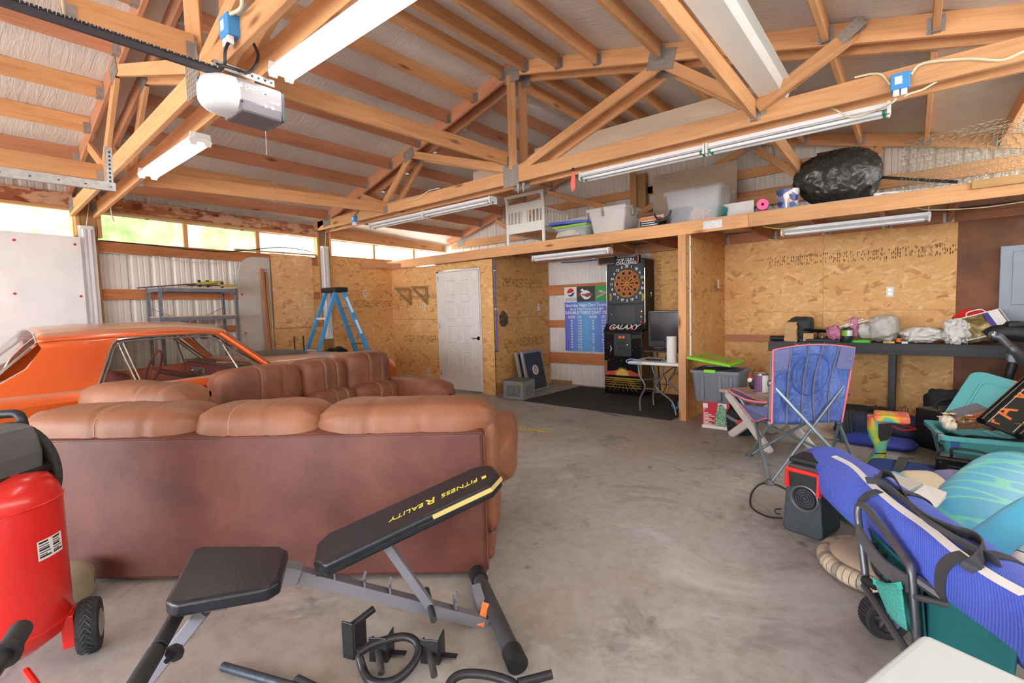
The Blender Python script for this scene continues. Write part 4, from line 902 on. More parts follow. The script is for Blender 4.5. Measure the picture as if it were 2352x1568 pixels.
# second sofa along the car
s2 = thing('reclining_sofa', 'brown leather three-back sofa standing alongside the orange car', 'sofa', (-4.5, 2.5, 0), 'brown leather sofas')
yb_ = [1.60, oX(668, 850, -4.72).y+.03, oX(768, 830, -4.72).y+.03, 3.36]
for k in range(3):
    L = yb_[k+1]-yb_[k]+.05; X = axes((-4.70, (yb_[k]+yb_[k+1])/2, .70), (0, 1, 0), (-1, 0, 0))
    pad('back_cushion', X, (L, .42, (.40, .42, .47)[k]), s2, 'sofa2', seams=(-.1, .4), seed=20+k, wr=.07)
    pad('lumbar_cushion', axes((-4.47, (yb_[k]+yb_[k+1])/2, .44), (0, 1, 0), (-1, 0, 0)), (L, .26, .34), s2, 'sofa2', seams=(0, .45), seed=24+k, wr=.06)
    pad('seat_cushion', axes((-4.12, (yb_[k]+yb_[k+1])/2, .34), (0, 1, 0), (-1, 0, 0)), (L, .7, .22), s2, 'sofa2', p=(.25, .4), seed=27+k, ends=False)
q = MB(); q.bb((-4.94, 1.66, .02), (-4.70, 3.46, .72)); q.build('back_frame', 'sofa_back', s2, smooth=0, bevel=.03)
q = MB(); q.bb((-4.8, 1.68, .03), (-3.78, 3.44, .26)); q.build('seat_base', 'sofa_back', s2, smooth=0, bevel=.02)
pad('armrest', axes((-4.22, 3.46, .48), (1, 0, 0), (0, 1, 0)), (1.06, .32, .30), s2, 'sofa2', seed=31, wr=.07, p=(.3, .5))
q = MB(); q.bb((-4.72, 3.36, .03), (-3.74, 3.58, .42)); q.build('arm_base', 'sofa2', s2, smooth=0, bevel=.04)
# ================================================================ BACK OF THE ROOM
FY, UZ = V((1, 0, 0)), V((0, 0, 1))
# ---- dart machine
Yd = 6.72
xa, xb = oY(1388, 830, Yd).x, oY(1475, 830, Yd).x
zl = oY(1430, 757, Yd).z; zt2 = oY(1440, 592, Yd).z
t = thing('dart_machine', 'tall black coin-operated electronic dart machine against the corrugated wall', 'dart machine', ((xa+xb)/2, 6.95, 0))
q = MB(); q.bb((xa, Yd, 0), (xb, 7.1, zl)); q.build('lower_cabinet', 'black_gloss', t, smooth=0, bevel=.01)
xu0, xu1 = oY(1395, 690, Yd+.07).x, oY(1481, 690, Yd+.07).x; Yu = Yd+.07
q = MB(); q.bb((xu0, Yu, zl), (xu1, 7.12, zt2-.02)); q.build('upper_cabinet', 'black', t, smooth=0, bevel=.01)
q = MB(); X = axes((0, Yu, 0), (0, 1, 0), UZ)
q.prism([(-.09, zl-.03), (.02, zl+.10), (.02, zl-.03)], xb-xa, axes(((xa+xb)/2, Yu, 0), (0, 1, 0), UZ)); q.build('control_slope', 'black', t, smooth=0)
sn2 = V((0, -.13, .11)).normalized(); up2 = V((0, .11, .13)).normalized()
text('lettering', 'GALAXY', 'white', t, V(((xa+xb)/2, Yu-.036, zl+.036))+sn2*.001, FY, up2, .125, shear=.25, off=.003)
for dx in (-.17, .17): MB().soft(axes(V(((xa+xb)/2+dx, Yu-.062, zl+.006)), FY, up2), (.08, .03, .01), (.9, .9), 14, 6).build('red_gem', 'red', t)
for x_ in (xu0-.004, xu1+.004): MB().bb((x_-.006, Yu-.01, zl+.10), (x_+.006, Yu+.004, zt2-.16)).build('chrome_edge', 'chrome', t, smooth=0)
# dart head
bc = oY(1440, 651, Yu-.012); R_ = oY(1470, 651, Yu).x-bc.x
q = MB(); q.bb((xu0+.02, Yu-.012, oY(1440, 697, Yu).z), (xu1-.02, Yu, oY(1440, 607, Yu).z)); q.build('board_surround', mat('dark_blue_grey', (44, 50, 58), .5, 0, .05, 5), t, smooth=0, bevel=.004)
q = MB(); XD = axes((bc.x, Yu-.013, bc.z), FY, UZ)
def ringseg(r0, r1, a0, a1, n=3, z=.004):
    vs = []; 
    for k in range(n+1):
        a = a0+(a1-a0)*k/n; vs += [(r0*math.cos(a), r0*math.sin(a), z), (r1*math.cos(a), r1*math.sin(a), z)]
    q.add(vs, [(2*k, 2*k+1, 2*k+3, 2*k+2) for k in range(n)], XD)
for i in range(20):
    a0 = PI/2-PI/20+i*PI/10; c_ = i % 2
    for (r0, r1, fl_) in ((.10, .56, 0), (.56, .66, 1), (.66, .92, 0), (.92, 1.0, 1)): q.k = (c_+fl_) % 2; ringseg(r0*R_, r1*R_, a0, a0+PI/10)
q.k = 0; ringseg(0.001, .1*R_, 0, 2*PI, 20)
M['dart_red'] = mat('dart_red', (196, 66, 44), .6, 0, .06, 20); M['dart_yellow'] = mat('dart_wire_yellow', (212, 168, 62), .5, 0, .05, 20)
db = q.build('dartboard', ['dart_red', 'ink'], t, smooth=0)
q = MB()
for rr_ in (.1, .56, .66, .92, 1.0): q.tube([XD @ V((rr_*R_*math.cos(2*PI*k/48), rr_*R_*math.sin(2*PI*k/48), .006)) for k in range(48)], .0035, 5, closed=True)
for i in range(20): a = PI/2-PI/20+i*PI/10; q.tube([XD @ V((.1*R_*math.cos(a), .1*R_*math.sin(a), .006)), XD @ V((R_*math.cos(a), R_*math.sin(a), .006))], .003, 5)
q.build('spider_wire', 'dart_yellow', db)
for i, nme in enumerate('20 1 18 4 13 6 10 15 2 17 3 19 7 16 8 11 14 9 12 5'.split()):
    a = PI/2-i*PI/10; text('lettering', nme, 'white', db, XD @ V((1.26*R_*math.cos(a), 1.26*R_*math.sin(a), .003)), FY, UZ, .052, off=.0018)
for x_ in (1402, 1476):
    p = oY(x_, 682, Yu-.013); q = MB()
    for k in range(3): q.soft(T(p.x+.008*(k % 2), p.y, p.z+.035-.035*k), (.035, .006, .05), (.8, .8), 12, 6)
    q.build('yellow_figure', mat('olive_yellow_print', (170, 156, 70), .6, 0, .1, 20), t)
# screen
s0, s1 = oY(1416, 743, Yu), oY(1458, 703, Yu)
q = MB(); q.bb((xu0+.02, Yu-.01, zl+.11), (xu1-.02, Yu, oY(1440, 699, Yu).z)); q.build('monitor_bezel', mat('charcoal_bezel', (40, 43, 47), .45, 0, .04, 5), t, smooth=0, bevel=.003)
MB().bb((s0.x, Yu-.013, s0.z), (s1.x, Yu-.009, s1.z)).build('screen', mat('dark_crt_glass', (66, 70, 72), .15, 0, .02, 5), t, smooth=0, bevel=.002)
for (py, m_) in ((715, 'brass'), (727, 'yellow'), (739, 'red')):
    p = oY(1473, py, Yu-.012); MB().lathe([(.016, 0), (.014, .008), (0, .01)], axes(p, FY, UZ), 14).build('push_button', m_, t)
p = oY(1405, 722, Yu-.011); MB().lathe([(.008, 0), (.006, .004), (0, .005)], axes(p, FY, UZ), 10).build('stud', 'chrome', t)
# marquee
zm0, zm1 = oY(1440, 608, Yu-.04).z, oY(1440, 594, Yu-.04).z
q = MB(); mx0, mx1 = oY(1413, 600, Yu-.04).x, oY(1462, 600, Yu-.04).x
q.bb((mx0, Yu-.05, zm0), (mx1, Yu+.05, zm1+.02)); q.build('marquee', mat('marquee_navy', (28, 32, 52), .3, 0, .05, 5), t, smooth=0, bevel=.004)
zc_ = (zm0+zm1)/2
text('lettering', 'TOP GUN', 'white', t, ((mx0+mx1)/2, Yu-.052, zc_+.028), FY, UZ, .062, off=.001); text('lettering', 'CHALLENGE', 'white', t, ((mx0+mx1)/2+.02, Yu-.052, zc_-.02), FY, UZ, .062, off=.001)
for (x0_, x1_, za, zb_) in ((oY(1379, 600, Yu).x, mx0, oY(1385, 608, Yu-.05).z, oY(1385, 591, Yu-.05).z), (mx1, oY(1470, 592, Yu).x, oY(1465, 602, Yu-.05).z, oY(1465, 584, Yu-.05).z)):
    q = MB(); q.bb((x0_, Yu-.06, za), (x1_, Yu+.03, zb_)); w_ = q.build('marquee_wing', 'black', t, smooth=0)
    xe = x0_ if x0_ < mx0-.02 else x1_
    q = MB(); q.bb((xe-.006, Yu-.064, za), (xe+.006, Yu-.058, zb_)); q.bb((x0_, Yu-.064, zb_-.008), (x1_, Yu-.058, zb_)); q.bb((x0_, Yu-.064, za), (x1_, Yu-.058, za+.008)); q.build('orange_trim', 'orange', w_, smooth=0)
kp = V((xu1+.003, 6.98, oX(1493, 672, xu1).z)); q = MB(); q.lathe([(.014, 0), (.014, .012), (0, .014)], axes(kp, (0, 1, 0), UZ), 12); q.bb(kp+V((.012, -.004, -.05)), kp+V((.016, .016, .0))); q.build('lock_keys', 'chrome', t)
# lower artwork: coin door, stars, moon, sunrise, grid
f = Yd-.001
def lp(px, py): p = oY(px, py, Yd); return V((p.x, f, p.z))
c0, c1 = lp(1411, 817), lp(1450, 766)
q = MB(); q.bb((c0.x, f-.012, c0.z), (c1.x, f, c1.z)); cdoor = q.build('coin_door', mat('coin_door_grey', (52, 56, 60), .45, .2, .05, 8), t, smooth=0, bevel=.004)
for px in (1425, 1433): p = lp(px, 774); MB().bb((p.x-.02, f-.016, p.z-.02), (p.x+.02, f-.012, p.z+.02)).build('coin_slot', 'orange', cdoor, smooth=0)
for (a, b_) in (((1417, 791), (1438, 784)), ((1421, 804), (1428, 797)), ((1430, 804), (1437, 797))): p, r = lp(*a), lp(*b_); MB().bb((p.x, f-.015, p.z), (r.x, f-.012, r.z)).build('coin_return', 'black', cdoor, smooth=0, bevel=.002)
p = lp(1442, 792); MB().lathe([(.014, 0), (.012, .014), (0, .016)], axes((p.x, f-.012, p.z), FY, UZ), 12).build('door_lock', 'chrome', cdoor)
p, r = lp(1452, 777), lp(1474, 768); MB().bb((p.x, f-.012, p.z), (r.x, f, r.z)).build('bill_acceptor', 'black', t, smooth=0, bevel=.003)
art = MB(); z0_ = lp(1430, 893).z; zh = lp(1430, 868).z; xm = (xa+xb)/2
for x_ in [xa+.02+(xb-xa-.04)*k/14 for k in range(15)]:
    xt = xm+(x_-xm)*.35; art.beam((xt, f-.001, zh), (xm+(x_-xm)*1.9 if abs(x_-xm)*1.9 < (xb-xa)/2-.01 else x_, f-.001, z0_-.03 if abs(x_-xm)*1.9 < (xb-xa)/2-.01 else z0_+.02), .002, .006, up=(0, -1, 0))
for k in range(6): z_ = zh-(zh-z0_)*(k/5.5)**1.5; art.box((xm, f-.001, z_), (xb-xa-.03, .002, .006))
art.build('grid_print', 'dart_yellow', t, smooth=0)
q = MB(); zs = lp(1430, 862).z
q.prism([(xa+.03-xm, 0), (xb-.03-xm, 0), (xb-.03-xm, .03), (.12, .085), (-.12, .07), (xa+.03-xm, .05)], .002, axes((xm, f-.001, zs), FY, UZ)); q.build('red_mesa_print', mat('mesa_red_print', (196, 72, 52), .6, 0, .15, 12), t, smooth=0)
q = MB(); pts = []
for k in range(28): a = PI*k/27; r = .13 if k % 2 else .085; pts.append((r*math.cos(a), r*math.sin(a)))
q.prism(pts, .002, axes((xm-.01, f-.0025, zs), FY, UZ)); q.build('sunburst_print', mat('sun_print', (230, 196, 84), .6, 0, .1, 12), t, smooth=0)
for px in (1392, 1471): p = lp(px, 845); MB().bb((p.x-.025, f-.003, zs-.01), (p.x+.025, f, zs+.22)).build('tower_print', mat('tower_print', (150, 96, 60), .6, 0, .2, 20), t, smooth=0)
q = MB(); rr = random.Random(4)
for k in range(46):
    x_, z_ = rr.uniform(xa+.02, xb-.02), rr.uniform(zs+.2, zl-.03)
    if c0.x-.01 < x_ < c1.x+.01 and z_ > c0.z: continue
    s_ = rr.choice((.003, .004, .007)); q.box((x_, f-.001, z_), (s_, .002, s_))
o = q.build('star_print', 'white', t, smooth=0); o['kind'] = 'stuff'
q = MB(); mp = lp(1401, 800); pts = [(.03*math.cos(a), .045*math.sin(a)) for a in [-PI/2+PI*k/12 for k in range(13)]]+[(.016*math.cos(a), .042*math.sin(a)) for a in [PI/2-PI*k/12 for k in range(13)]]
q.prism(pts, .002, axes((mp.x, f-.001, mp.z), FY, UZ)); q.build('moon_print', 'white', t, smooth=0)
# ---- poster
Yp = 7.175
def pp(px, py, d=0): p = oY(px, py, Yp); return V((p.x, Yp-d, p.z))
x0_, z1_, z0_ = pp(1297, 700).x, pp(1297, 660).z, pp(1298, 805).z; x1_ = x0_+(pp(1393, 700).x-x0_)*1.06; Wp, Hp = x1_-x0_, z1_-z0_
t = thing('dart_poster', 'blue dart tournament score poster pinned beside the dart machine', 'poster', ((x0_+x1_)/2, Yp, z0_))
def grad(name, c1, c2):
    N = NT(name); N.b.inputs['Roughness'].default_value = .4; tc = N.n('TexCoord'); sp = N.n('SeparateXYZ'); N.l(tc.outputs['Generated'], sp.inputs[0])
    a = N.n('MapRange'); a.interpolation_type = 'SMOOTHSTEP'; N.l(sp.outputs['X'], a.inputs[0]); pg = N.n('Math', operation='PINGPONG'); pg.inputs[1].default_value = .5; N.l(sp.outputs['X'], pg.inputs[0])
    N.l(N.ramp(pg.outputs[0], [(0, lin(c1)), (.5, lin(c2))]), N.b.inputs['Base Color']); return N.m
MB().bb((x0_, Yp, z0_), (x1_, Yp+.004, z1_)).build('sheet', grad('poster_blue_print', (100, 104, 204), (104, 172, 232)), t, smooth=0)
zb3 = z1_-Hp*.235
def rect(nm, a, b_, m): return MB().bb((x0_+Wp*a, Yp-.002, zb3), (x0_+Wp*b_, Yp, z1_)).build(nm, m, t, smooth=0)
r1 = rect('white_logo_field', 0, .29, 'white_plastic'); r2 = rect('dark_logo_field', .292, .70, mat('brown_black_print', (62, 56, 52), .5, 0, .03, 5)); r3 = rect('green_logo_field', .702, 1, mat('green_print', (52, 160, 86), .5, 0, .05, 5))
bx, bz, br = x0_+Wp*.15, z1_-Hp*.085, Wp*.082
def disc(nm, pts, m, P, y=.003): return MB().prism(pts, .001, axes((bx, Yp-y, bz), FY, UZ)).build(nm, m, P, smooth=0)
top = [(br*math.cos(a), br*math.sin(a)) for a in [.35+(PI-.15)*k/20 for k in range(21)]]+[(-br*.2, -br*.1), (br*.4, br*.05)]
bot = [(br*math.cos(a), br*math.sin(a)) for a in [PI+.55+(PI-.5)*k/20 for k in range(21)]]+[(br*.55, -br*.1), (-br*.1, -br*.55)]
disc('red_wave', top, 'red', r1); disc('blue_wave', bot, mat('logo_blue', (34, 74, 150), .5, 0, .03, 5), r1)
M['greyblue'] = mat('grey_blue_print', (122, 132, 160), .5, 0, .03, 5)
text('lettering', 'pepsi', 'greyblue', r1, (bx+.005, Yp-.0025, zb3+Hp*.05), FY, UZ, Wp*.125)
cx, cz = x0_+Wp*.49, z1_-Hp*.115; sc_ = Wp
sh = [(-.10, .07), (-.055, .105), (-.03, .07), (.03, .065), (.085, .03), (.09, .015), (.05, .02), (.02, .005), (-.03, .0), (-.07, -.01), (-.03, -.03), (.02, -.06), (.07, -.05), (.10, -.035), (.085, -.075), (.03, -.105), (-.02, -.10), (-.06, -.06), (-.10, -.01), (-.085, .03), (-.05, .045)]
MB().prism([(a*sc_*1.2, b_*sc_*1.05) for a, b_ in sh], .001, axes((cx, Yp-.003, cz), FY, UZ)).build('shark_emblem', 'white', r2, smooth=0)
M['rose'] = mat('rose_print', (206, 96, 104), .5, 0, .04, 5); text('lettering', 'Skooters', 'rose', r2, (cx, Yp-.0042, cz-.01), FY, UZ, Wp*.088, off=.0012)
text('lettering', 'Mtn', 'white', r3, (x0_+Wp*.84, Yp-.003, z1_-Hp*.09), FY, (.25, 0, 1), Wp*.07, off=.001); text('lettering', 'Dew', 'rose', r3, (x0_+Wp*.86, Yp-.003, z1_-Hp*.125), V((1, 0, .12)), UZ, Wp*.125, off=.0015)
MB().prism([(-.11*sc_, -.075*sc_), (.12*sc_, .03*sc_), (.13*sc_, .05*sc_), (-.08*sc_, -.03*sc_)], .0008, axes((x0_+Wp*.85, Yp-.0026, z1_-Hp*.125), FY, UZ)).build('swoosh', 'white', r3, smooth=0)
def ptx(s_, fx, fz, size, al='CENTER', line=1.0, off=.0006): return text('lettering', s_, 'white', t, (x0_+Wp*fx, Yp-.002, z1_-Hp*fz), FY, UZ, Wp*size, al, off=off, line=line)
ptx('Saturday Night Dart Tourney', .52, .287, .083, off=.001); ptx('Sign up 7:30pm.Tourney Starts @ 8', .50, .345, .052); ptx('DOUBLE/TRIPLE DART OUT', .52, .403, .082, off=.0014)
rowh = .0415
for fx, hd, rows in ((.16, 'SCORE', '60 57 54 51 48 45 42 40 39 38 36 _'.split()), (.35, 'HIT', 'T-20 T-19 T-18 T-17 T-16 T-15 T-14 D-20 T-13 D-19 D-18 T-12'.split()), (.65, 'SCORE', '34 33 32 30 _ 28 27 26 25 _ 23 21'.split()), (.885, 'HIT', 'D-17 T-11 D-16 D-15 T-10 D-14 T-9 D-13 D-20 T-8 D-3 T-7'.split())):
    ptx(hd, fx, .465, .055, off=.001); MB().box((x0_+Wp*fx, Yp-.001, z1_-Hp*.487), (Wp*.13, .002, .004)).build('underline', 'white', t, smooth=0)
    for k, r_ in enumerate(rows):
        if r_ != '_': ptx(r_, fx, .525+rowh*k, .044, off=.0012)
# ---- floor mat
o = MB().add([(-4.40, 5.58, .002), (-2.16, 5.50, .002), (-2.16, 7.12, .002), (-4.36, 7.12, .002), (-4.40, 5.58, .01), (-2.16, 5.50, .01), (-2.16, 7.12, .01), (-4.36, 7.12, .01)], [(3, 2, 1, 0), (4, 5, 6, 7), (0, 1, 5, 4), (1, 2, 6, 5), (2, 3, 7, 6), (3, 0, 4, 7)]).build('rubber_mat', mat('speckled_black_mat', (58, 60, 62), .9, 0, .25, 60, .3, 120), smooth=0); tag(o, 'black rubber floor mat in front of the dart machine', 'mat')
q = MB(); a, b_ = oZ(1168, 978), oZ(1257, 992); q.beam(a+V((0, 0, .004)), b_+V((0, 0, .004)), .035, .006); q.k = 1
for k in range(9): p = a.lerp(b_, .06+.11*k); q.box(p+V((0, 0, .008)), (.012, .012, .002))
tag(q.build('measuring_strip', ['yellow', 'ink'], smooth=0), 'yellow and black throw-line strip lying on the concrete', 'strip')
o = MB().beam(oZ(1345, 938)+V((0, 0, .004)), oZ(1418, 955)+V((0, 0, .004)), .02, .006).build('metal_strip', 'gunmetal', smooth=0); tag(o, 'dark threshold strip on the floor in front of the rubber mat', 'strip')
# ---- folding table
Yt = 5.72; c = [oY(1441, 828, Yt), oY(1562, 836, Yt)]; zt_ = (c[0].z+c[1].z)/2; tx0 = c[0].x
t = thing('folding_table', 'small white folding table beside the dart machine, half behind the timber end post', 'table', (tx0+.3, Yt+.3, 0))
q = MB(); q.bb((tx0, Yt, zt_-.04), (-2.11, Yt+.62, zt_)); q.build('tabletop', 'white_plastic', t, smooth=0, bevel=.018, seg=3)
for k, (y_, dx) in enumerate(((Yt+.10, 0), (Yt+.52, 0))):
    for s in (0, 1):
        xt = tx0+.10+s*.33; xb_ = oZ(1458, 948).x+.02 if not s else -2.2
        q = MB(); q.tube(smoothpath([(xt, y_, zt_-.04), (xt+.06*(1-2*s)*.3, y_, zt_-.18), (xt+.09*(1-2*s), y_, zt_*.5), (xb_+(xt-xb_)*.35, y_, .16), (xb_, y_-.02, 0.0)], 6), .013, 8); q.build('leg', 'gunmetal', t)
    MB().cyl((tx0+.2, y_, .3), (tx0+.37, y_, .3), .009, n=8).build('crossbar', 'gunmetal', t)
MB().tube([(tx0+.15, Yt+.1, .40), (tx0+.3, Yt+.3, .42), (tx0+.45, Yt+.5, .58)], .008, 8).build('brace', 'gunmetal', t)
p = oY(1543, 826, Yt+.12); zz = zt_
t = thing('paper_towel_roll', 'white paper towel roll standing on the folding table', 'paper towels', (p.x, Yt+.12, zz)); q = MB(); hh = oY(1543, 772, Yt+.12).z-zz
q.lathe([(.018, hh), (.018, 0), (.058, 0), (.06, .004), (.06, hh-.004), (.058, hh), (.018, hh)], T(p.x, Yt+.12, zz), 26, close=False); q.build('roll', mat('white_paper', (240, 238, 236), .9, 0, .02, 20, .2, 90), t); MB().lathe([(.02, .002), (.02, hh+.001)], T(p.x, Yt+.12, zz), 14).build('core', 'cardboard', t)
p = oY(1500, 815, Yt+.2); o = MB().box((0, 0, 0), (.2, .045, .018), axes((p.x, Yt+.2, zt_+.009), V((.98, -.15, 0)), V((.15, .98, 0)))).build('remote_control', 'black', smooth=0, bevel=.006); tag(o, 'black remote control lying on the folding table', 'remote')
p = oY(1520, 815, Yt+.3); o = MB().soft(T(p.x+.02, Yt+.32, zt_+.014), (.06, .05, .026), (.6, .6), 14, 8).build('knob_handle', 'steel'); tag(o, 'small steel fitting on the folding table beside the remote', 'fitting')
q = MB(); c0_ = oY(1458, 828, Yt-.03); q.tube(smoothpath([c0_+V((.06, .01, .01)), c0_+V((-.03, -.02, .02)), c0_+V((-.1, -.03, .0)), c0_+V((-.06, -.05, -.03)), c0_+V((.04, -.04, -.025)), c0_+V((.1, -.02, -.01))], 6), .006, 7); tag(q.build('coiled_cord', mat('pale_blue_cord', (128, 176, 222), .5, 0, .04, 8)), 'pale blue cord looping off the folding table edge', 'cable')
# ---- television
Yv = 6.45; a, b_ = oY(1488, 797, Yv), oY(1560, 712, Yv)
t = thing('television', 'black flat television behind the folding table', 'television', ((a.x+b_.x)/2, Yv, zt_))
q = MB(); q.bb((a.x, Yv, a.z), (-2.13, Yv+.07, b_.z)); q.build('housing', 'black', t, smooth=0, bevel=.012)
MB().bb((a.x+.045, Yv-.004, a.z+.09), (-2.14, Yv+.002, b_.z-.03)).build('screen', mat('dark_screen', (36, 40, 46), .12, 0, .02, 5), t, smooth=0)
MB().bb((a.x+.03, Yv-.006, b_.z-.018), (-2.16, Yv, b_.z-.008)).build('top_trim', 'gunmetal', t, smooth=0)
q = MB(); q.bb((a.x+.28, Yv+.02, .75), (a.x+.4, Yv+.05, a.z+.1)); q.bb((a.x+.16, Yv-.05, .735), (a.x+.52, Yv+.14, .755)); q.build('pedestal', 'black', t, smooth=0, bevel=.004)
t = thing('stand_tripod', 'thin black stand legs under the television by the partition', 'stand', (-2.5, 6.55, 0)); q = MB()
q.bb((-2.86, 6.36, .71), (-2.14, 6.7, .734)); q.build('stand_top', 'black', t, smooth=0)
for (x_, y_) in ((-2.8, 6.4), (-2.2, 6.4), (-2.8, 6.66), (-2.2, 6.66)): MB().cyl((x_, y_, .71), (x_+(.05 if x_ < -2.5 else -.1), y_, 0), .012, n=8).build('leg', 'black', t)
o = MB().tube(smoothpath([(-2.55, 6.4, .7), (-2.6, 6.35, .5), (-2.52, 6.3, .3), (-2.58, 6.25, .1), (-2.5, 6.3, .012), (-2.3, 6.2, .012)], 6), .006, 6).build('power_cable', 'black'); tag(o, 'black cable hanging down behind the folding table', 'cable')
p = oZ(1553, 940); t = thing('blue_clamp', 'small blue clamp on the mat by the end post', 'clamp', p); q = MB(); q.bb(p+V((-.06, 0, .01)), p+V((-.045, .05, .11))); q.bb(p+V((.02, 0, .01)), p+V((.035, .05, .11))); q.bb(p+V((-.06, 0, .01)), p+V((.035, .05, .03))); q.build('frame', 'blue_box', t, smooth=0)
# ---- crate and cornhole boards
def crate(c, w, d, h, ang, label):
    t = thing('milk_crate', label, 'crate', c); X = T(*c) @ RZ(ang); m = mat('grey_crate_plastic', (112, 116, 120), .55, 0, .08, 8); m2 = mat('pale_crate_lattice', (146, 150, 154), .55, 0, .05, 8)
    def pt(x, y, z): return X @ V((x, y, z))
    q = MB(); q.bb((-w/2, -d/2, 0), (w/2, d/2, .014), X); q.build('base', m, t, smooth=0)
    q = MB(); q.bb((-w/2, -d/2, h-.012), (w/2, d/2, h), X); q.build('lid_panel', m, t, smooth=0)
    for s, (ax, L) in (('a', (0, w)), ('b', (0, w)), ('c', (1, d)), ('d', (1, d))):
        q = MB(); off = (-1 if s in 'ac' else 1)*((d if ax == 0 else w)/2-.006)
        def P_(u, z): return pt(u, off, z) if ax == 0 else pt(off, u, z)
        for z0__, z1__ in ((.0, .05), (h-.075, h)): q.add([P_(-L/2, z0__)+X.to_3x3() @ (V((0, .006*g, 0)) if ax == 0 else V((.006*g, 0, 0))) for g in (-1, 1)]+[P_(L/2, z0__)+X.to_3x3() @ (V((0, .006*g, 0)) if ax == 0 else V((.006*g, 0, 0))) for g in (-1, 1)]+[P_(-L/2, z1__)+X.to_3x3() @ (V((0, .006*g, 0)) if ax == 0 else V((.006*g, 0, 0))) for g in (-1, 1)]+[P_(L/2, z1__)+X.to_3x3() @ (V((0, .006*g, 0)) if ax == 0 else V((.006*g, 0, 0))) for g in (-1, 1)], [(0, 2, 3, 1), (4, 5, 7, 6), (0, 4, 6, 2), (1, 3, 7, 5), (0, 1, 5, 4), (2, 6, 7, 3)])
        for e in (-1, 1): q.beam(P_(e*(L/2-.03), .04), P_(e*(L/2-.03), h-.06), .012, .06, up=(pt(1, 0, 0)-pt(0, 0, 0)) if ax == 0 else (pt(0, 1, 0)-pt(0, 0, 0)))
        n = 6; z0__, z1__ = .05, h-.075; H_ = z1__-z0__; L2 = L-.12
        for k in range(-n, n+1):
            for sg in (1, -1):
                xa_, xb2 = k*L2/n-sg*H_/2, k*L2/n+sg*H_/2; za_, zb2 = z0__, z1__
                lo, hi = -L2/2, L2/2
                pts = []
                for tt in (0, 1): pts.append([xa_+(xb2-xa_)*tt, za_+(zb2-za_)*tt])
                if max(xa_, xb2) < lo or min(xa_, xb2) > hi: continue
                for p_ in pts:
                    tgt = min(hi, max(lo, p_[0])); 
                    if tgt != p_[0]: p_[1] = za_+(tgt-xa_)/(xb2-xa_)*(zb2-za_); p_[0] = tgt
                if abs(pts[0][0]-pts[1][0]) > .01: q.beam(P_(*pts[0]), P_(*pts[1]), .008, .011)
        q.build('lattice_side', m2, t, smooth=0)
    p = pt(w/2-.1, -d/2-.001, h-.05); MB().box((0, 0, 0), (.13, .05, .002), axes(p, pt(1, 0, 0)-pt(0, 0, 0), UZ)).build('tag_label', mat('olive_label', (140, 142, 84), .6, 0, .05, 6), t, smooth=0)
ca, cb_ = oZ(1146, 914), oZ(1196, 917); w_ = .36
crate(V((-4.60, 5.74, 0)), .36, .33, oY(1165, 871, 5.62).z, .12, 'upturned grey milk crate on the concrete in front of the leaning game boards')
def cornhole(p0, ang, lean, label):
    t = thing('bag_toss_board', label, 'game board', p0, 'bag toss boards leaning on the side wall'); W_, L_ = .56, .66
    X = T(*p0) @ RZ(ang) @ RX(-lean)      # local x width, z up along board, y thickness (front = -y)
    q = MB()
    for (a, b_) in (((-W_/2, 0), (W_/2, .03)), ((-W_/2, L_-.03), (W_/2, L_)), ((-W_/2, .03), (-W_/2+.03, L_-.03)), ((W_/2-.03, .03), (W_/2, L_-.03))): q.bb((a[0], -.05, a[1]), (b_[0], .0, b_[1]), X)
    q.build('aluminium_frame', 'galv', t, smooth=0)
    q = MB(); hc = (0, L_*.52); n = 28; R1 = .075
    outer = [(-W_/2+.03, .03), (W_/2-.03, .03), (W_/2-.03, L_-.03), (-W_/2+.03, L_-.03)]
    vs = []; 
    for k in range(n):
        a = 2*PI*k/n+PI/4+PI; dx, dz = math.cos(a), math.sin(a)
        hx, hz = W_/2-.03, L_*.5-.03; s_ = min(hx/max(1e-6, abs(dx)), ((L_-.03-hc[1]) if dz > 0 else hc[1]-.03)/max(1e-6, abs(dz)))
        vs += [X @ V((hc[0]+R1*dx, -.045, hc[1]+R1*dz)), X @ V((hc[0]+s_*dx, -.045, hc[1]+s_*dz))]
    q.add(vs, [(2*k, 2*k+1, (2*k+3) % (2*n), (2*k+2) % (2*n)) for k in range(n)]); q.build('board_face', mat('slate_board_face', (56, 64, 76), .5, 0, .08, 8), t, smooth=0)
    MB().lathe([(0, -.0), (R1, 0), (R1, .004), (0, .004)], axes(X @ V((hc[0], -.03, hc[1])), X.to_3x3() @ V((1, 0, 0)), X.to_3x3() @ V((0, 0, 1))), 28).build('hole_backing', 'bin_pale', t)
    q = MB(); q.tube([X @ V((hc[0]+R1*math.cos(2*PI*k/28), -.047, hc[1]+R1*math.sin(2*PI*k/28))) for k in range(28)], .008, 7, closed=True); q.build('hole_ring', 'white_plastic', t)
    return t
cornhole(V((-4.765, 6.42, 0)), PI/2+.05, .20, 'front dark bag toss board with a silver frame and round hole, leaning behind the crate')
cornhole(V((-4.84, 6.36, 0)), PI/2+.05, .20, 'rear bag toss board of the pair, mostly hidden behind the front one')
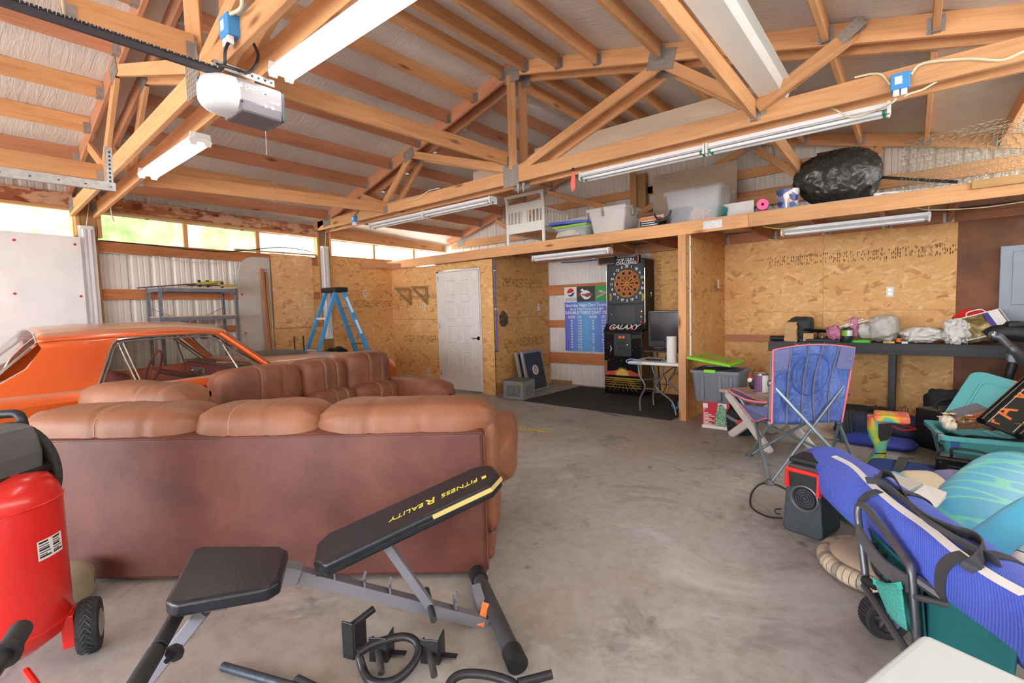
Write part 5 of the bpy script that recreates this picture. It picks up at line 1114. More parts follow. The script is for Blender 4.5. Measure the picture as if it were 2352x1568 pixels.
# ---- stepladder
LX = -7.03
t = thing('stepladder', 'blue fibreglass stepladder with black top standing in front of the left plywood wall', 'ladder', (LX, 4.2, 0)); M['ladder'] = mat('blue_fibreglass', (74, 158, 222), .45, 0, .05, 6)
ztp = 1.72; yt = 4.20
fa = {}
for s, (xt, xb_) in ((0, (LX-.13, LX-.30)), (1, (LX+.13, LX+.12))):
    fa[s] = (V((xt, yt+.07, ztp)), V((xb_, yt+.78, 0))); lum('front_rail', fa[s][0], fa[s][1], .035, .075, t, 'ladder', up=(0, 1, .3))
    fb = (V((xt, yt-.06, ztp)), V((xb_, yt-.68, 0))); lum('rear_rail', fb[0], fb[1], .03, .055, t, 'ladder', up=(0, 1, .3)); fa[s+2] = fb
for k in range(5):
    f_ = .16+.17*k; a, b_ = fa[0][0].lerp(fa[0][1], f_), fa[1][0].lerp(fa[1][1], f_); MB().beam(a, b_, .085, .02, up=(0, 0, 1)).build('step', 'steel', t, smooth=0)
for k in range(3):
    f_ = .25+.28*k; a, b_ = fa[2][0].lerp(fa[2][1], f_), fa[3][0].lerp(fa[3][1], f_); MB().beam(a, b_, .04, .03).build('rear_brace', 'white_plastic', t, smooth=0)
q = MB(); q.bb((LX-.2, yt-.12, ztp-.03), (LX+.2, yt+.12, ztp+.05)); q.build('top_cap', 'black', t, smooth=0, bevel=.02)
for s in (0, 1): a, b_ = fa[s][0].lerp(fa[s][1], .62), fa[s+2][0].lerp(fa[s+2][1], .62); MB().beam(a, b_, .008, .025).build('spreader', 'brass', t, smooth=0)
a, b_ = fa[1]; d_ = (b_-a).normalized(); nrm = V((1, 0, 0)); yv = nrm.cross(d_)
for (f0, f1, m_) in ((.06, .2, 'white'), (.21, .25, 'blue_box'), (.27, .4, 'white'), (.87, .9, 'white')): MB().box((0, 0, 0), ((b_-a).length*(f1-f0), .04, .002), axes(a.lerp(b_, (f0+f1)/2)+V((.0375, 0, 0)) if 0 else a.lerp(b_, (f0+f1)/2)+V((.019, -.0, .0)), d_, yv)).build('label', m_, t, smooth=0)
# ---- things by the left wall
p = oX(675, 775, -7.1); t = thing('luggage_trolley', 'black telescopic trolley handle standing near the left plywood wall', 'trolley', (-7.1, p.y, 0)); y0_, y1_ = oX(676, 780, -7.1).y, oX(697, 780, -7.1).y; zt_2 = oX(686, 772, -7.1).z
q = MB(); q.tube([(-7.1, y0_, .0), (-7.1, y0_, zt_2), (-7.1, y1_, zt_2), (-7.1, y1_, 0)], .011, 8); q.build('handle_frame', 'black', t); MB().bb((-7.18, y0_-.06, .0), (-7.0, y1_+.06, .3)).build('case', 'dark_cloth', t, smooth=0, bevel=.04)
p = oX(785, 800, -7.0); t = thing('backpack', 'black bag hanging behind the blue stepladder', 'bag', (-7.2, p.y, 0)); q = MB(); q.soft(T(-7.25, p.y+.02, .40), (.3, .5, .80), (.55, .5), 26, 16, .12, 3, 2); q.build('body', 'dark_cloth', t)
q = MB(); q.tube(smoothpath([(-7.09, p.y-.1, .72), (-7.06, p.y, .80), (-7.09, p.y+.14, .76)], 6), .018, 8); q.build('strap', 'dark_cloth', t)
p = oY(937, 868, 5.45); t = thing('ball', 'pale turquoise ball lying behind the sofa armrest near the white door', 'ball', (p.x, 5.45, .0)); rb = .125; q = MB(); q.soft(T(p.x, 5.45, rb), (2*rb, 2*rb, 2*rb), (1, 1), 28, 18); q.build('shell', mat('turquoise_rubber', (128, 196, 198), .5, 0, .06, 5), t)
# shelving unit
a = WL(366, 662, .42); b_ = WL(541, 661, .42); sa, sb = sof(a), sof(b_); zs_ = a.z
t = thing('shelving_unit', 'grey slotted-angle steel shelf unit with wooden shelves at the left wall', 'shelf', WS((sa+sb)/2, 0, .25)); M['shelf_steel'] = mat('blue_grey_steel', (120, 124, 136), .5, .3, .1, 12)
for s in (sa, sb):
    for o_ in (.08, .42):
        q = MB(); q.beam(WS(s, 0, o_), WS(s, zs_+.02, o_), .035, .004, up=nL); q.beam(WS(s+(.016 if s == sa else -.016), 0, o_), WS(s+(.016 if s == sa else -.016), zs_+.02, o_), .004, .035, up=nL); q.k = 1
        for k in range(8): q.box(WS(s, zs_-.06-.12*k, o_+.003), (.006, .006, .012))
        q.build('upright', ['shelf_steel', 'ink'], t, smooth=0)
z2_ = WL(450, 728, .42).z
for z_ in (zs_, z2_, .62, .15):
    lum('shelf_board', WS(sa, z_+.012, .25), WS(sb, z_+.012, .25), .36, .014, t, 'board_grey' if z_ == zs_ else 'lumber')
    q = MB()
    for o_ in (.07, .43): q.beam(WS(sa, z_-.015, o_), WS(sb, z_-.015, o_), .004, .045)
    for s in (sa, sb): q.beam(WS(s, z_-.015, .08), WS(s, z_-.015, .42), .004, .045)
    q.build('shelf_rail', 'shelf_steel', t, smooth=0)
q = MB(); za_, zb3_ = WL(525, 705, .08).z, WL(445, 742, .08).z
for (s0_, s1_) in ((sa, (sa+sb)/2), (sb, (sa+sb)/2)): q.beam(WS(s0_, za_, .085), WS(s1_, zb3_, .085), .004, .022, up=nL)
q.build('cross_brace', 'shelf_steel', t, smooth=0)
for s, e in ((sa, 1), (sb, -1)): MB().beam(WS(s, zs_-.1, .425), WS(s+e*.1, zs_, .425), .004, .03, up=nL).build('corner_gusset', 'shelf_steel', t, smooth=0)
M['clamp_yellow'] = mat('yellow_black_webbing', (186, 166, 60), .6, 0, .35, 60)
def clamp(p, q_, label):
    t = thing('bar_clamp', label, 'clamp', p, 'clamps and poles on top of the shelf unit'); d = (q_-p).normalized()
    MB().beam(p, q_, .02, .014).build('bar', 'rail', t, smooth=0); L = (q_-p).length
    MB().beam(q_-d*L*.34, q_, .034, .03).build('yellow_grip', 'clamp_yellow', t, smooth=0, bevel=.006)
    MB().box((0, 0, 0), (.03, .03, .09), axes(q_-d*L*.3+V((0, 0, .0)), d, V((-d.y, d.x, 0)))).build('jaw', 'black', t, smooth=0, bevel=.004)
clamp(WL(316, 661, .22)+V((0, 0, -.0)), WL(512, 647, .22), 'long dark pole with yellow grip sticking out left over the shelf unit')
clamp(WL(430, 655, .32), WL(542, 656, .32), 'short clamp with yellow grip at the right end of the shelf unit top')
clamp(WL(420, 653, .12), WL(500, 651, .12), 'dark clamp with yellow grip lying in the middle of the shelf unit top')
# white foam board in front of the left post
s0_, s1_ = -7.4, sof(WL(183, 560, .10)); zt3 = WL(182, 545, .10).z
t = thing('foam_board', 'large white scuffed insulation board with red washers at far left', 'board', WS(s1_-1, 0, .1))
N = NT('scuffed_white_board'); v = N.coord(); c_ = N.ramp(N.noise(v, 3, 4), [(.3, lin((226, 228, 230))), (.7, lin((240, 241, 242)))]); w2 = N.ramp(N.noise(N.coord((1, 9, 1), (0, 0, .7)), 5, 4, .8), [(.68, (0, 0, 0, 1)), (.74, (.5, .5, .5, 1))]); N.l(N.mix(w2, c_, lin((170, 172, 174))), N.b.inputs['Base Color']); N.b.inputs['Roughness'].default_value = .6; M['foam_white'] = N.m
c_ = WS((s0_+s1_)/2, zt3/2, .11); X = axes(c_, uL, UZ); L_ = s1_-s0_
q = MB(); q.add([(-L_/2, -zt3/2, -.02), (L_/2, -zt3/2, -.02), (L_/2, zt3/2, -.02), (-L_/2, zt3/2+.02, -.02), (-L_/2, -zt3/2, .02), (L_/2, -zt3/2, .02), (L_/2, zt3/2, .02), (-L_/2, zt3/2+.02, .02)], [(3, 2, 1, 0), (4, 5, 6, 7), (0, 1, 5, 4), (1, 2, 6, 5), (2, 3, 7, 6), (3, 0, 4, 7)]); q.build('board_sheet', 'foam_white', t, smooth=0, X=X)
for px, py in ((32, 551), (172, 561), (34, 674), (186, 680)): p = WL(px, py, .131); MB().lathe([(.013, -.001), (.013, .002), (.006, .004), (0, .005)], axes(p, uL, UZ), 14).build('washer', 'red', t)
# leaning planks between insulation and plywood
for k, (px, top, label, m_) in enumerate(((607, 617, 'narrow reddish frame piece leaning between the grey board and the plywood', 'lumber_red'), (616, 624, 'thin pale batten leaning beside the reddish frame piece', 'post'))):
    s = sof(WL(px, 700, .08)); zt4 = WL(px, top, .08).z; o = lum('leaning_batten', WS(s, 0, .16), WS(s, zt4, .07), .05 if k == 0 else .03, .03, None, m_, up=nL); tag(o, label, 'batten')
# wall brackets and board in the corner
zb4 = oY(930, 665, YR).z; xl_, xr_ = oY(905, 660, YR).x+.06, oY(985, 660, YR).x
t = thing('shelf_bracket', 'pair of raw timber wall brackets left of the white door', 'bracket', (xr_-.2, YR, 1.6))
for x_ in (oY(945, 680, YR).x, xr_-.03):
    lum('bracket_upright', (x_, YR-.03, oY(960, 700, YR).z), (x_, YR-.03, zb4), .038, .04, t, 'post', up=(0, -1, 0)); lum('bracket_arm', (x_, YR-.01, zb4+.01), (x_, YR-.36, zb4+.01), .04, .038, t, 'post'); lum('bracket_brace', (x_, YR-.04, zb4-.26), (x_, YR-.32, zb4-.01), .036, .034, t, 'post')
lum('bracket_rail', (xl_, YR-.025, zb4+.02), (xr_, YR-.025, zb4+.02), .03, .05, t, 'lumber', up=(0, 0, 1))
a, b_ = oP(822, 618, (-7.2, 5.3, 2), (.35, -1, 0)), oP(937, 618, (-7.2, 5.3, 2), (.35, -1, 0))
o = lum('corner_board', WS(-.72, 2.19, .03), V((oY(937, 618, YR-.03).x, YR-.03, 2.19)), .03, .085, None, 'lumber_red'); tag(o, 'short reddish board fixed across the corner of the plywood room', 'board')
# outlets, air line
def outl(c, x, label, m='white_plastic'):
    o = MB().box((0, 0, 0), (.07, .115, .008), axes(c, x, UZ)); ob_ = o.build('outlet_plate', m, smooth=0, bevel=.002); tag(ob_, label, 'outlet', 'white outlet plates')
    q = MB()
    for dz in (-.022, .022): q.box((0, dz, .005), (.032, .028, .002), axes(c, x, UZ))
    q.build('socket', 'galv', ob_, smooth=0)
p = WL(838, 673, .02); outl(p+nL*.004, uL, 'outlet plate on the left plywood wall above the ladder')
p = WL(763, 755, .02); outl(p+nL*.004, uL, 'outlet plate behind the blue stepladder')
for (px, py, l) in ((974, 704, 'outlet plate under the timber wall brackets'), (984, 853, 'outlet plate low on the wall left of the white door')): p = oY(px, py, YR-.01); outl(V((p.x, YR-.01, p.z)), FY, l)
p = oX(1237, 705, XS); outl(V((XS+.006, p.y, p.z)), (0, 1, 0), 'outlet plate on the side wall above the leaning game boards')
for (px, py, l, Xp) in ((2044, 670, 'outlet plate on the pale plywood behind the workbench', None),): p = oY(px, py, YO-.01); outl(V((p.x, YO-.011, p.z)), FY, l)
p = oX(1650, 652, -2.0); outl(V((-1.996, p.y, p.z)), (0, 1, 0), 'outlet plate on the partition beside the workbench')
t = thing('air_line', 'blue air pipe running down the side wall by the door', 'pipe', (XS+.02, 5.9, 1.1)); ya_ = oX(1139, 700, XS+.015).y
zz0 = oX(1142, 805, XS+.02).z; q = MB(); q.tube([(XS+.015, ya_, 2.14), (XS+.015, ya_, zz0)], .009, 8); M['air_blue'] = mat('blue_air_hose', (66, 84, 196), .5, 0, .05, 6); q.build('pipe', 'air_blue', t)
for z_ in (1.95, 1.35): MB().bb((XS, ya_-.02, z_), (XS+.028, ya_+.02, z_+.02)).build('clip', 'white_plastic', t, smooth=0)
q = MB(); q.cyl((XS+.015, ya_-.06, zz0-.01), (XS+.015, ya_+.02, zz0-.01), .014, n=10); q.bb((XS+.02, ya_-.03, zz0-.005), (XS+.05, ya_-.015, zz0+.02)); q.build('valve', 'steel', t)
o = MB().tube(smoothpath([(-4.55, 6.9, 2.10), (-4.2, 6.9, 2.09), (-3.9, 6.95, 2.10)], 5), .009, 7).build('air_hose', 'air_blue'); tag(o, 'blue hose under the loft joists left of the dart machine', 'hose')
p = oX(1157, 733, XS); o = MB().add([(XS+.001, p.y+.11*math.cos(2*PI*k/16)*(1+.15*math.sin(3*k)), p.z+.13*math.sin(2*PI*k/16)*(1+.12*math.cos(5*k))) for k in range(16)]+[(XS+.0025, p.y+.11*math.cos(2*PI*k/16)*(1+.15*math.sin(3*k)), p.z+.13*math.sin(2*PI*k/16)*(1+.12*math.cos(5*k))) for k in range(16)], [tuple(range(16)), tuple(range(16, 32))]).build('spray_paint_patch', mat('black_overspray', (104, 94, 76), .9, 0, .4, 30, alpha=.75), ws, smooth=0)
t = thing('conduit', 'grey conduit running down the edge of the partition behind the end post', 'conduit', (-1.99, 5.66, 0)); q = MB(); q.tube([(-1.985, 5.68, 2.14), (-1.985, 5.68, .72)], .011, 8); q.build('pipe', 'white_plastic', t)
for z_ in (2.0, 1.5, 1.0): MB().bb((-2.0, 5.66, z_), (-1.972, 5.70, z_+.02)).build('clip', 'galv', t, smooth=0)
# electric panel
a, b_ = oY(2291, 738, 7.06), oY(2352, 562, 7.06)
t = thing('breaker_panel', 'grey electrical breaker panel on the dark plywood at the right edge', 'panel', (a.x+.2, 7.06, a.z)); M['panel_grey'] = mat('panel_grey_enamel', (148, 158, 172), .4, .1, .04, 5)
q = MB(); q.bb((a.x, 7.02, a.z), (a.x+.38, 7.08, b_.z)); q.build('box', 'panel_grey', t, smooth=0, bevel=.005)
q = MB(); q.bb((a.x+.09, 7.008, a.z+.17), (a.x+.33, 7.02, b_.z-.06)); q.build('panel_door', 'panel_grey', t, smooth=0, bevel=.004)
# ================================================================ ON THE LOFT
ZL = 2.30
def on(x, y): return V((x, y, ZL))
# toddler bed
bx0, bx1 = oY(1166, 500, 5.70).x, oY(1248, 500, 5.70).x; yb0, yb1 = 5.70, 6.95
t = thing('toddler_bed', 'white slatted toddler bed standing on the loft', 'bed', on((bx0+bx1)/2, 6.3))
def endboard(y, P, h):
    top = h
    for x in (bx0, bx1):
        q = MB(); q.tube(smoothpath([(x, y, ZL), (x, y, ZL+.25), (x, y, ZL+h*.75), (x, y-.03 if y < 6 else y+.03, ZL+h)], 5), .024, 8); q.build('bed_post', 'white_plastic', P)
    MB().cyl((bx0-.02, y-.03 if y < 6 else y+.03, ZL+h), (bx1+.02, y-.03 if y < 6 else y+.03, ZL+h), .024, n=10).build('top_roll', 'white_plastic', P)
    lum('rail_board', (bx0, y, ZL+h*.76), (bx1, y, ZL+h*.76), .02, .12, P, 'white_plastic'); lum('rail_board', (bx0, y, ZL+.23), (bx1, y, ZL+.23), .02, .14, P, 'white_plastic')
    n = 9; w = (bx1-bx0)
    for k in range(1, n+1):
        x = bx0+w*k/(n+1); wide = .09 if k == 5 else .024
        MB().bb((x-wide/2, y-.008, ZL+.28), (x+wide/2, y+.008, ZL+h*.72)).build('slat', 'white_plastic', P, smooth=0)
zt5 = oY(1205, 448, yb0).z-ZL
endboard(yb0, t, zt5); endboard(yb1, t, .42)
for x in (bx0+.02, bx1-.02):
    lum('side_rail', (x, yb0, ZL+.2), (x, yb1, ZL+.2), .02, .1, t, 'white_plastic')
ytop = yb0+.62
q = MB(); zr1 = oX(1262, 479, bx1).z; lum('guard_top', (bx1, yb0+.02, zr1), (bx1, ytop, zr1-.02), .03, .03, t, 'white_plastic'); lum('guard_end', (bx1, ytop, ZL+.2), (bx1, ytop, zr1-.02), .03, .03, t, 'white_plastic', up=(1, 0, 0))
for k in range(1, 8): y = yb0+(ytop-yb0)*k/8; MB().bb((bx1-.008, y-.012, ZL+.22), (bx1+.008, y+.012, zr1-.02)).build('slat', 'white_plastic', t, smooth=0)
for k in range(12): y = yb0+.05+1.15*k/12; MB().bb((bx0+.02, y, ZL+.17), (bx1-.02, y+.05, ZL+.185)).build('mattress_slat', 'lumber', t, smooth=0)
# storage bins
def tub(name, label, x0, x1, y0, y1, z0, h, m, lid=None, taper=.05, rim=.02, X=None, grp=None, wall=.006):
    t = thing(name, label, 'storage bin', ((x0+x1)/2, (y0+y1)/2, z0), grp); X = X or Matrix()
    def ring(k, z, rad=.04):
        a0, a1, b0, b1 = x0+k, x1-k, y0+k, y1-k; pts = []
        for cx_, cy_, st in ((a1-rad, b1-rad, 0), (a0+rad, b1-rad, 1), (a0+rad, b0+rad, 2), (a1-rad, b0+rad, 3)):
            for j in range(5): a = (st+j/4)*PI/2; pts.append((cx_+rad*math.cos(a), cy_+rad*math.sin(a), z))
        return pts
    R = [ring(taper, z0), ring(0, z0+h), ring(-rim, z0+h), ring(-rim, z0+h-.025), ring(-rim+.004, z0+h-.025), ring(wall, z0+h-.001), ring(taper+wall, z0+wall)]
    vs = [p for r in R[:1]+[ring(taper*.0+.001, z0+h-.026)]+[ring(-rim, z0+h-.03), ring(-rim, z0+h), ring(wall, z0+h), ring(taper+wall, z0+wall)] for p in r]; n = 20
    fs = [(i*n+k, i*n+(k+1) % n, (i+1)*n+(k+1) % n, (i+1)*n+k) for i in range(5) for k in range(n)]+[tuple(range(n))[::-1], tuple(5*n+k for k in range(n))]
    MB().add(vs, fs, X).build('tub', m, t, smooth=.6)
    return t
M['bin_grey'] = mat('pale_grey_plastic', (206, 200, 196), .5, 0, .04, 6)
x0_, x1_ = oY(1350, 500, 5.78).x, oY(1436, 500, 5.78).x; h_ = oY(1395, 474, 5.78).z-ZL
t = tub('storage_bin', 'large pale grey lidded storage bin on the loft', x0_, x1_, 5.78, 6.2, ZL, h_-.02, 'bin_grey')
q = MB(); q.bb((x0_-.025, 5.755, ZL+h_-.03), (x1_+.025, 6.225, ZL+h_)); q.build('lid', 'bin_grey', t, smooth=0, bevel=.015)
for x in (x0_+.42*(x1_-x0_), x1_+.02): MB().bb((x-.015, 5.745 if x < x1_ else 5.95, ZL+h_-.12), (x+.015, 5.76 if x < x1_ else 6.0, ZL+h_-.0)).build('latch', mat('taupe_latch', (160, 150, 140), .5, 0, .03, 5), t, smooth=0, bevel=.003)
def clear(name, tint, a=.3):
    m = mat(name, tint, .25, 0, .04, 6); nt = m.node_tree; b = nt.nodes['Principled BSDF']; b.inputs['Alpha'].default_value = a; return m
M['clear'] = clear('cloudy_clear_plastic', (214, 214, 222), .26); M['clear2'] = clear('clear_plastic', (220, 226, 228), .35)
x0_, x1_ = oY(1277, 530, 5.72).x, oY(1347, 530, 5.72).x; h_ = oY(1310, 522, 5.72).z-ZL
t = tub('storage_bin', 'small clear bin with blue and green lids beside the toddler bed', x0_, x1_, 5.72, 6.1, ZL, h_, 'clear2')
q = MB(); q.bb((x0_-.04, 5.69, ZL+h_), (x1_+.01, 6.13, ZL+h_+.035)); q.build('green_lid', mat('lime_lid', (140, 190, 70), .45, 0, .04, 5), t, smooth=0, bevel=.01)
q = MB(); q.box((0, 0, 0), (x1_-x0_+.12, .44, .035), T((x0_+x1_)/2-.04, 5.90, ZL+h_+.065) @ RY(.05)); q.build('blue_lid', mat('blue_lid', (84, 100, 200), .45, 0, .04, 5), t, smooth=0, bevel=.01)
q = MB(); q.soft(T((x0_+x1_)/2-.05, 5.86, ZL+h_*.45), ((x1_-x0_)*.8, .28, h_*.75), (.5, .5), 16, 10, .3, 4, 3); q.build('contents', mat('pale_cloth_contents', (206, 198, 182), .9, 0, .1, 12), t)
x0_, x1_ = oY(1527, 480, 5.8).x, oY(1655, 480, 5.8).x; h_ = oY(1560, 444, 5.8).z-ZL+.02
t = tub('storage_bin', 'large cloudy clear storage bin with clothes inside, in front of the leaning panel', x0_, x1_, 5.8, 6.3, ZL, h_, 'clear', taper=.04)
q = MB(); q.bb((x0_-.02, 5.78, ZL+h_), (x1_+.02, 6.32, ZL+h_+.02)); q.build('lid', 'clear', t, smooth=0, bevel=.01)
for k, (fx, c_, s_) in enumerate(((.25, (90, 94, 110), .5), (.55, (206, 168, 130), .35), (.62, (190, 60, 60), .25), (.8, (60, 140, 140), .4))):
    q = MB(); q.soft(T(x0_+(x1_-x0_)*fx, 5.98+.03*k, ZL+.03+h_*s_*.5), ((x1_-x0_)*.42, .28, h_*s_), (.6, .6), 18, 10, .35, 3, k); q.build('folded_garment', mat('garment_%d' % k, c_, .9, 0, .15, 12), t)
# leaning panels
def lean(label, pts, Y, th, m, name='hardboard_sheet'):
    P = [oY(px, py, Y) for px, py in pts]; P[0].z = P[1].z = ZL; o = MB().prism([(p.x-P[0].x, p.z-P[0].z) for p in P], th, axes(P[0], FY, UZ)).build(name, m, None, smooth=0); return tag(o, label, 'panel')
lean('large beige hardboard panel leaning against the gable girts on the loft', [(1498, 500), (1690, 478), (1694, 368), (1503, 405)], 6.9, .012, 'board_grey')
lean('small pale grey panel propped between the clear bin and the pink foam roll', [(1660, 500), (1731, 490), (1732, 459), (1662, 470)], 6.05, .012, 'white_wood')
lean('low white panel behind the grey bin and the orange box', [(1430, 530), (1525, 510), (1525, 492), (1430, 507)], 6.35, .015, 'white_wood')
lean('long white board lying behind the small lidded bin on the loft', [(1300, 530), (1350, 522), (1350, 496), (1300, 505)], 6.4, .015, 'white_wood')
# power tool box
x0_, x1_ = oY(1470, 505, 5.76).x, oY(1513, 505, 5.76).x; z1_ = oY(1490, 500, 5.76).z
t = thing('tool_box', 'black and orange tool carton between the two big bins on the loft', 'box', on((x0_+x1_)/2, 5.9)); MB().bb((x0_, 5.76, ZL), (x1_, 6.0, z1_-.03)).build('carton', 'black', t, smooth=0, bevel=.003); MB().bb((x0_-.003, 5.755, z1_-.032), (x1_+.003, 6.0, z1_)).build('orange_band', 'orange', t, smooth=0)
for k in range(4): MB().bb((x0_+.02, 5.757, ZL+.03+.025*k), (x1_-.02-.03*(k % 2), 5.76, ZL+.038+.025*k)).build('print_line', 'white', t, smooth=0)
q = MB(); q.tube(smoothpath([(x1_-.05, 5.74, z1_+.03), (x1_+.02, 5.73, z1_-.06), (x1_+.12, 5.74, z1_-.03), (x1_+.16, 5.74, z1_+.05)], 6), .012, 6); tag(q.build('strap_bundle', 'black'), 'black strap trailing from the tool carton on the loft', 'strap')
# pink foam roll
p = oY(1756, 472, 5.66); r = .055; t = thing('foam_roll', 'pink foam mat roll poking over the loft beam', 'foam roll', on(p.x, 5.9)); q = MB(); pr = [(.014, 0), (.014, .62), (r, .62), (r, 0), (.014, 0)]
X = axes((p.x, 5.60, ZL+r+.012), (0, 0, 1), (1, 0, 0)) ; d = V((-.22, 1, 0)).normalized(); X = axes((p.x, 5.58, ZL+r), d.cross(UZ), UZ) ; X = Matrix(((d.y, 0, d.x, p.x), (-d.x, 0, d.y, 5.58), (0, 1, 0, ZL+r), (0, 0, 0, 1)))
q.lathe(pr, X, 26, close=False); q.build('roll', mat('pink_foam', (236, 104, 156), .75, 0, .04, 8), t, smooth=.6)
# printed tin
p = oY(1806, 475, 5.72); h_ = oY(1806, 434, 5.72).z-ZL; N = NT('printed_blue_tin'); v = N.coord((9, 9, 14)); f_ = N.n('TexVoronoi', i_Scale=1.6); N.l(v, f_.inputs['Vector']); sp = N.n('SeparateColor'); N.l(f_.outputs['Color'], sp.inputs[0])
N.l(N.ramp(sp.outputs[0], [(.25, lin((52, 74, 132))), (.5, lin((120, 140, 184))), (.62, lin((226, 226, 230))), (.85, lin((214, 138, 96)))]), N.b.inputs['Base Color']); N.b.inputs['Roughness'].default_value = .35; M['tin'] = N.m
t = thing('popcorn_tin', 'blue and white printed bucket next to the black trash bag', 'bucket', on(p.x, 5.8)); q = MB(); q.lathe([(.0, 0), (.085, 0), (.11, h_), (.104, h_), (.08, .01), (0, .01)], T(p.x, 5.80, ZL), 28, close=False); q.build('bucket_wall', 'tin', t)
MB().bb((p.x-.005, 5.80-.103, ZL+.01), (p.x+.012, 5.80-.094, ZL+h_-.01)).build('side_seam', 'white', t, smooth=0)
# trash bag
def bagmat():
    N = NT('black_bin_liner'); b = N.b; v = N.coord(); b.inputs['Roughness'].default_value = .27; b.inputs['Base Color'].default_value = lin((50, 48, 46)); b.inputs['Specular IOR Level'].default_value = .6
    f1 = N.noise(N.coord((1, 1, 1), (.4, .2, .3)), 7, 4, .6, 2.5); N.bump(f1, .35, .04); return N.m
M['binbag'] = bagmat()
a, b_ = oY(1826, 440, 6.0), oY(2021, 400, 6.0); zt6 = oY(1935, 339, 6.0).z
t = thing('trash_bag', 'big shiny black trash bag lying on the loft', 'bag', on((a.x+b_.x)/2, 6.0))
def crumple(q, h):
    n1 = noise.noise(q*3.0+V((3, 1, 2))); d = q.normalized()
    n2 = abs(noise.noise(V((d.x*4+n1, d.y*4, d.z*1.4)))); n3 = abs(noise.noise(V((d.x*11+n1*2, d.y*11, d.z*3)))); n4 = noise.noise(q*26)
    u = q.x/h.x; w = q.z/h.z
    q = q*(1+.08*n1-.12*n2-.05*n3+.004*n4)
    if w < -.5: q.z = max(q.z, -h.z)
    return V((q.x+.06*max(0, w)*h.x, q.y, q.z*(.93+.10*u)))
q = MB(); wbag = b_.x-a.x; hb = zt6-ZL
q.soft(T((a.x+b_.x)/2, 6.04, ZL+hb*.5), (wbag*1.06, .62, hb*1.06), (.92, .88), 150, 90, fn=crumple); q.build('liner', 'binbag', t, smooth=1.5)
# things right of the bag
p0, p1 = oY(2005, 433, 5.95), oY(2120, 421, 5.95)
o = MB().beam(V((p0.x, 5.95, ZL+.02)), V((p1.x+.1, 6.3, ZL+.02)), .3, .03).build('flat_box', mat('dark_maroon', (84, 36, 40), .6, 0, .1, 8), smooth=0); tag(o, 'flat dark red board lying on the loft behind the trash bag', 'board')
o = MB().box((0, 0, 0), (.5, .3, .05), T((p0.x+p1.x)/2+.02, 6.25, ZL+.065) @ RZ(.25)).build('flat_carton', 'white_plastic', smooth=0, bevel=.006); tag(o, 'flat white carton on top of the dark red board', 'box')
o = MB().tube([oY(1990, 405, 6.1), oY(2100, 412, 6.05), oY(2200, 418, 6.0)], .014, 8).build('hockey_stick', 'black'); tag(o, 'long dark stick lying toward the wire roll on the loft', 'stick')
o = lum('leaning_stud', V((oY(1998, 470, 6.6).x, 6.6, ZL)), oY(1993, 338, 6.6), .09, .038, None, 'lumber', up=(0, -1, 0)); tag(o, 'upright stud behind the black trash bag', 'stud')
o = MB().bb(oY(1875, 352, 6.7), oY(1935, 342, 6.7)+V((0, .3, 0))).build('dark_case', 'black', smooth=0, bevel=.01); tag(o, 'dark flat case peeking out above the trash bag', 'case')
# chicken wire roll
t = thing('wire_mesh_roll', 'loose roll of chicken wire on the loft at the right edge', 'wire roll', on(.55, 6.2)); q = MB(); cell = .034; hx = cell*.866
ax0, Lr = -.12, 1.3
def roll(u, w):      # u along roll axis, w along spiral
    th = w/.24+2.6; r = .17+.010*(w/.24/(2*PI))*4 + .012*noise.noise(V((u*4, w*3, 0)))
    sx = 1-.0*u; return V((ax0+u+.10*math.sin(th)*(.25-u*.0), 6.2+r*math.cos(th)*1.05, ZL+.26+r*math.sin(th)*1.25+.05*u+.0*sx))
ni, nj = int(Lr/(2*hx)), int(3.6/(cell*1.5))
def wire3(a, b_):
    a, b_ = roll(*a), roll(*b_); d = (b_-a); n1 = d.orthogonal().normalized()*.0017; n2 = d.cross(n1).normalized()*.0017
    vs = [a+n1, a-n1*.5+n2*.87, a-n1*.5-n2*.87, b_+n1, b_-n1*.5+n2*.87, b_-n1*.5-n2*.87]; q.add(vs, [(0, 1, 4, 3), (1, 2, 5, 4), (2, 0, 3, 5)])
for j in range(nj):
    for i in range(ni):
        cx_ = i*2*hx+(hx if j % 2 else 0); cy_ = j*cell*1.5
        if cx_+hx > Lr: continue
        wire3((cx_, cy_+cell/2), (cx_, cy_+cell)) if 0 else None
        wire3((cx_-hx if cx_ > 0 else 0, cy_+cell/2), (cx_, cy_+cell)); wire3((cx_, cy_+cell), (cx_+hx, cy_+cell/2)); wire3((cx_+hx, cy_+cell/2), (cx_+hx, cy_-cell/2))
o = q.build('wire_mesh', mat('weathered_wire', (176, 168, 146), .5, .5, .1, 20), t, smooth=0); o['kind'] = 'stuff'
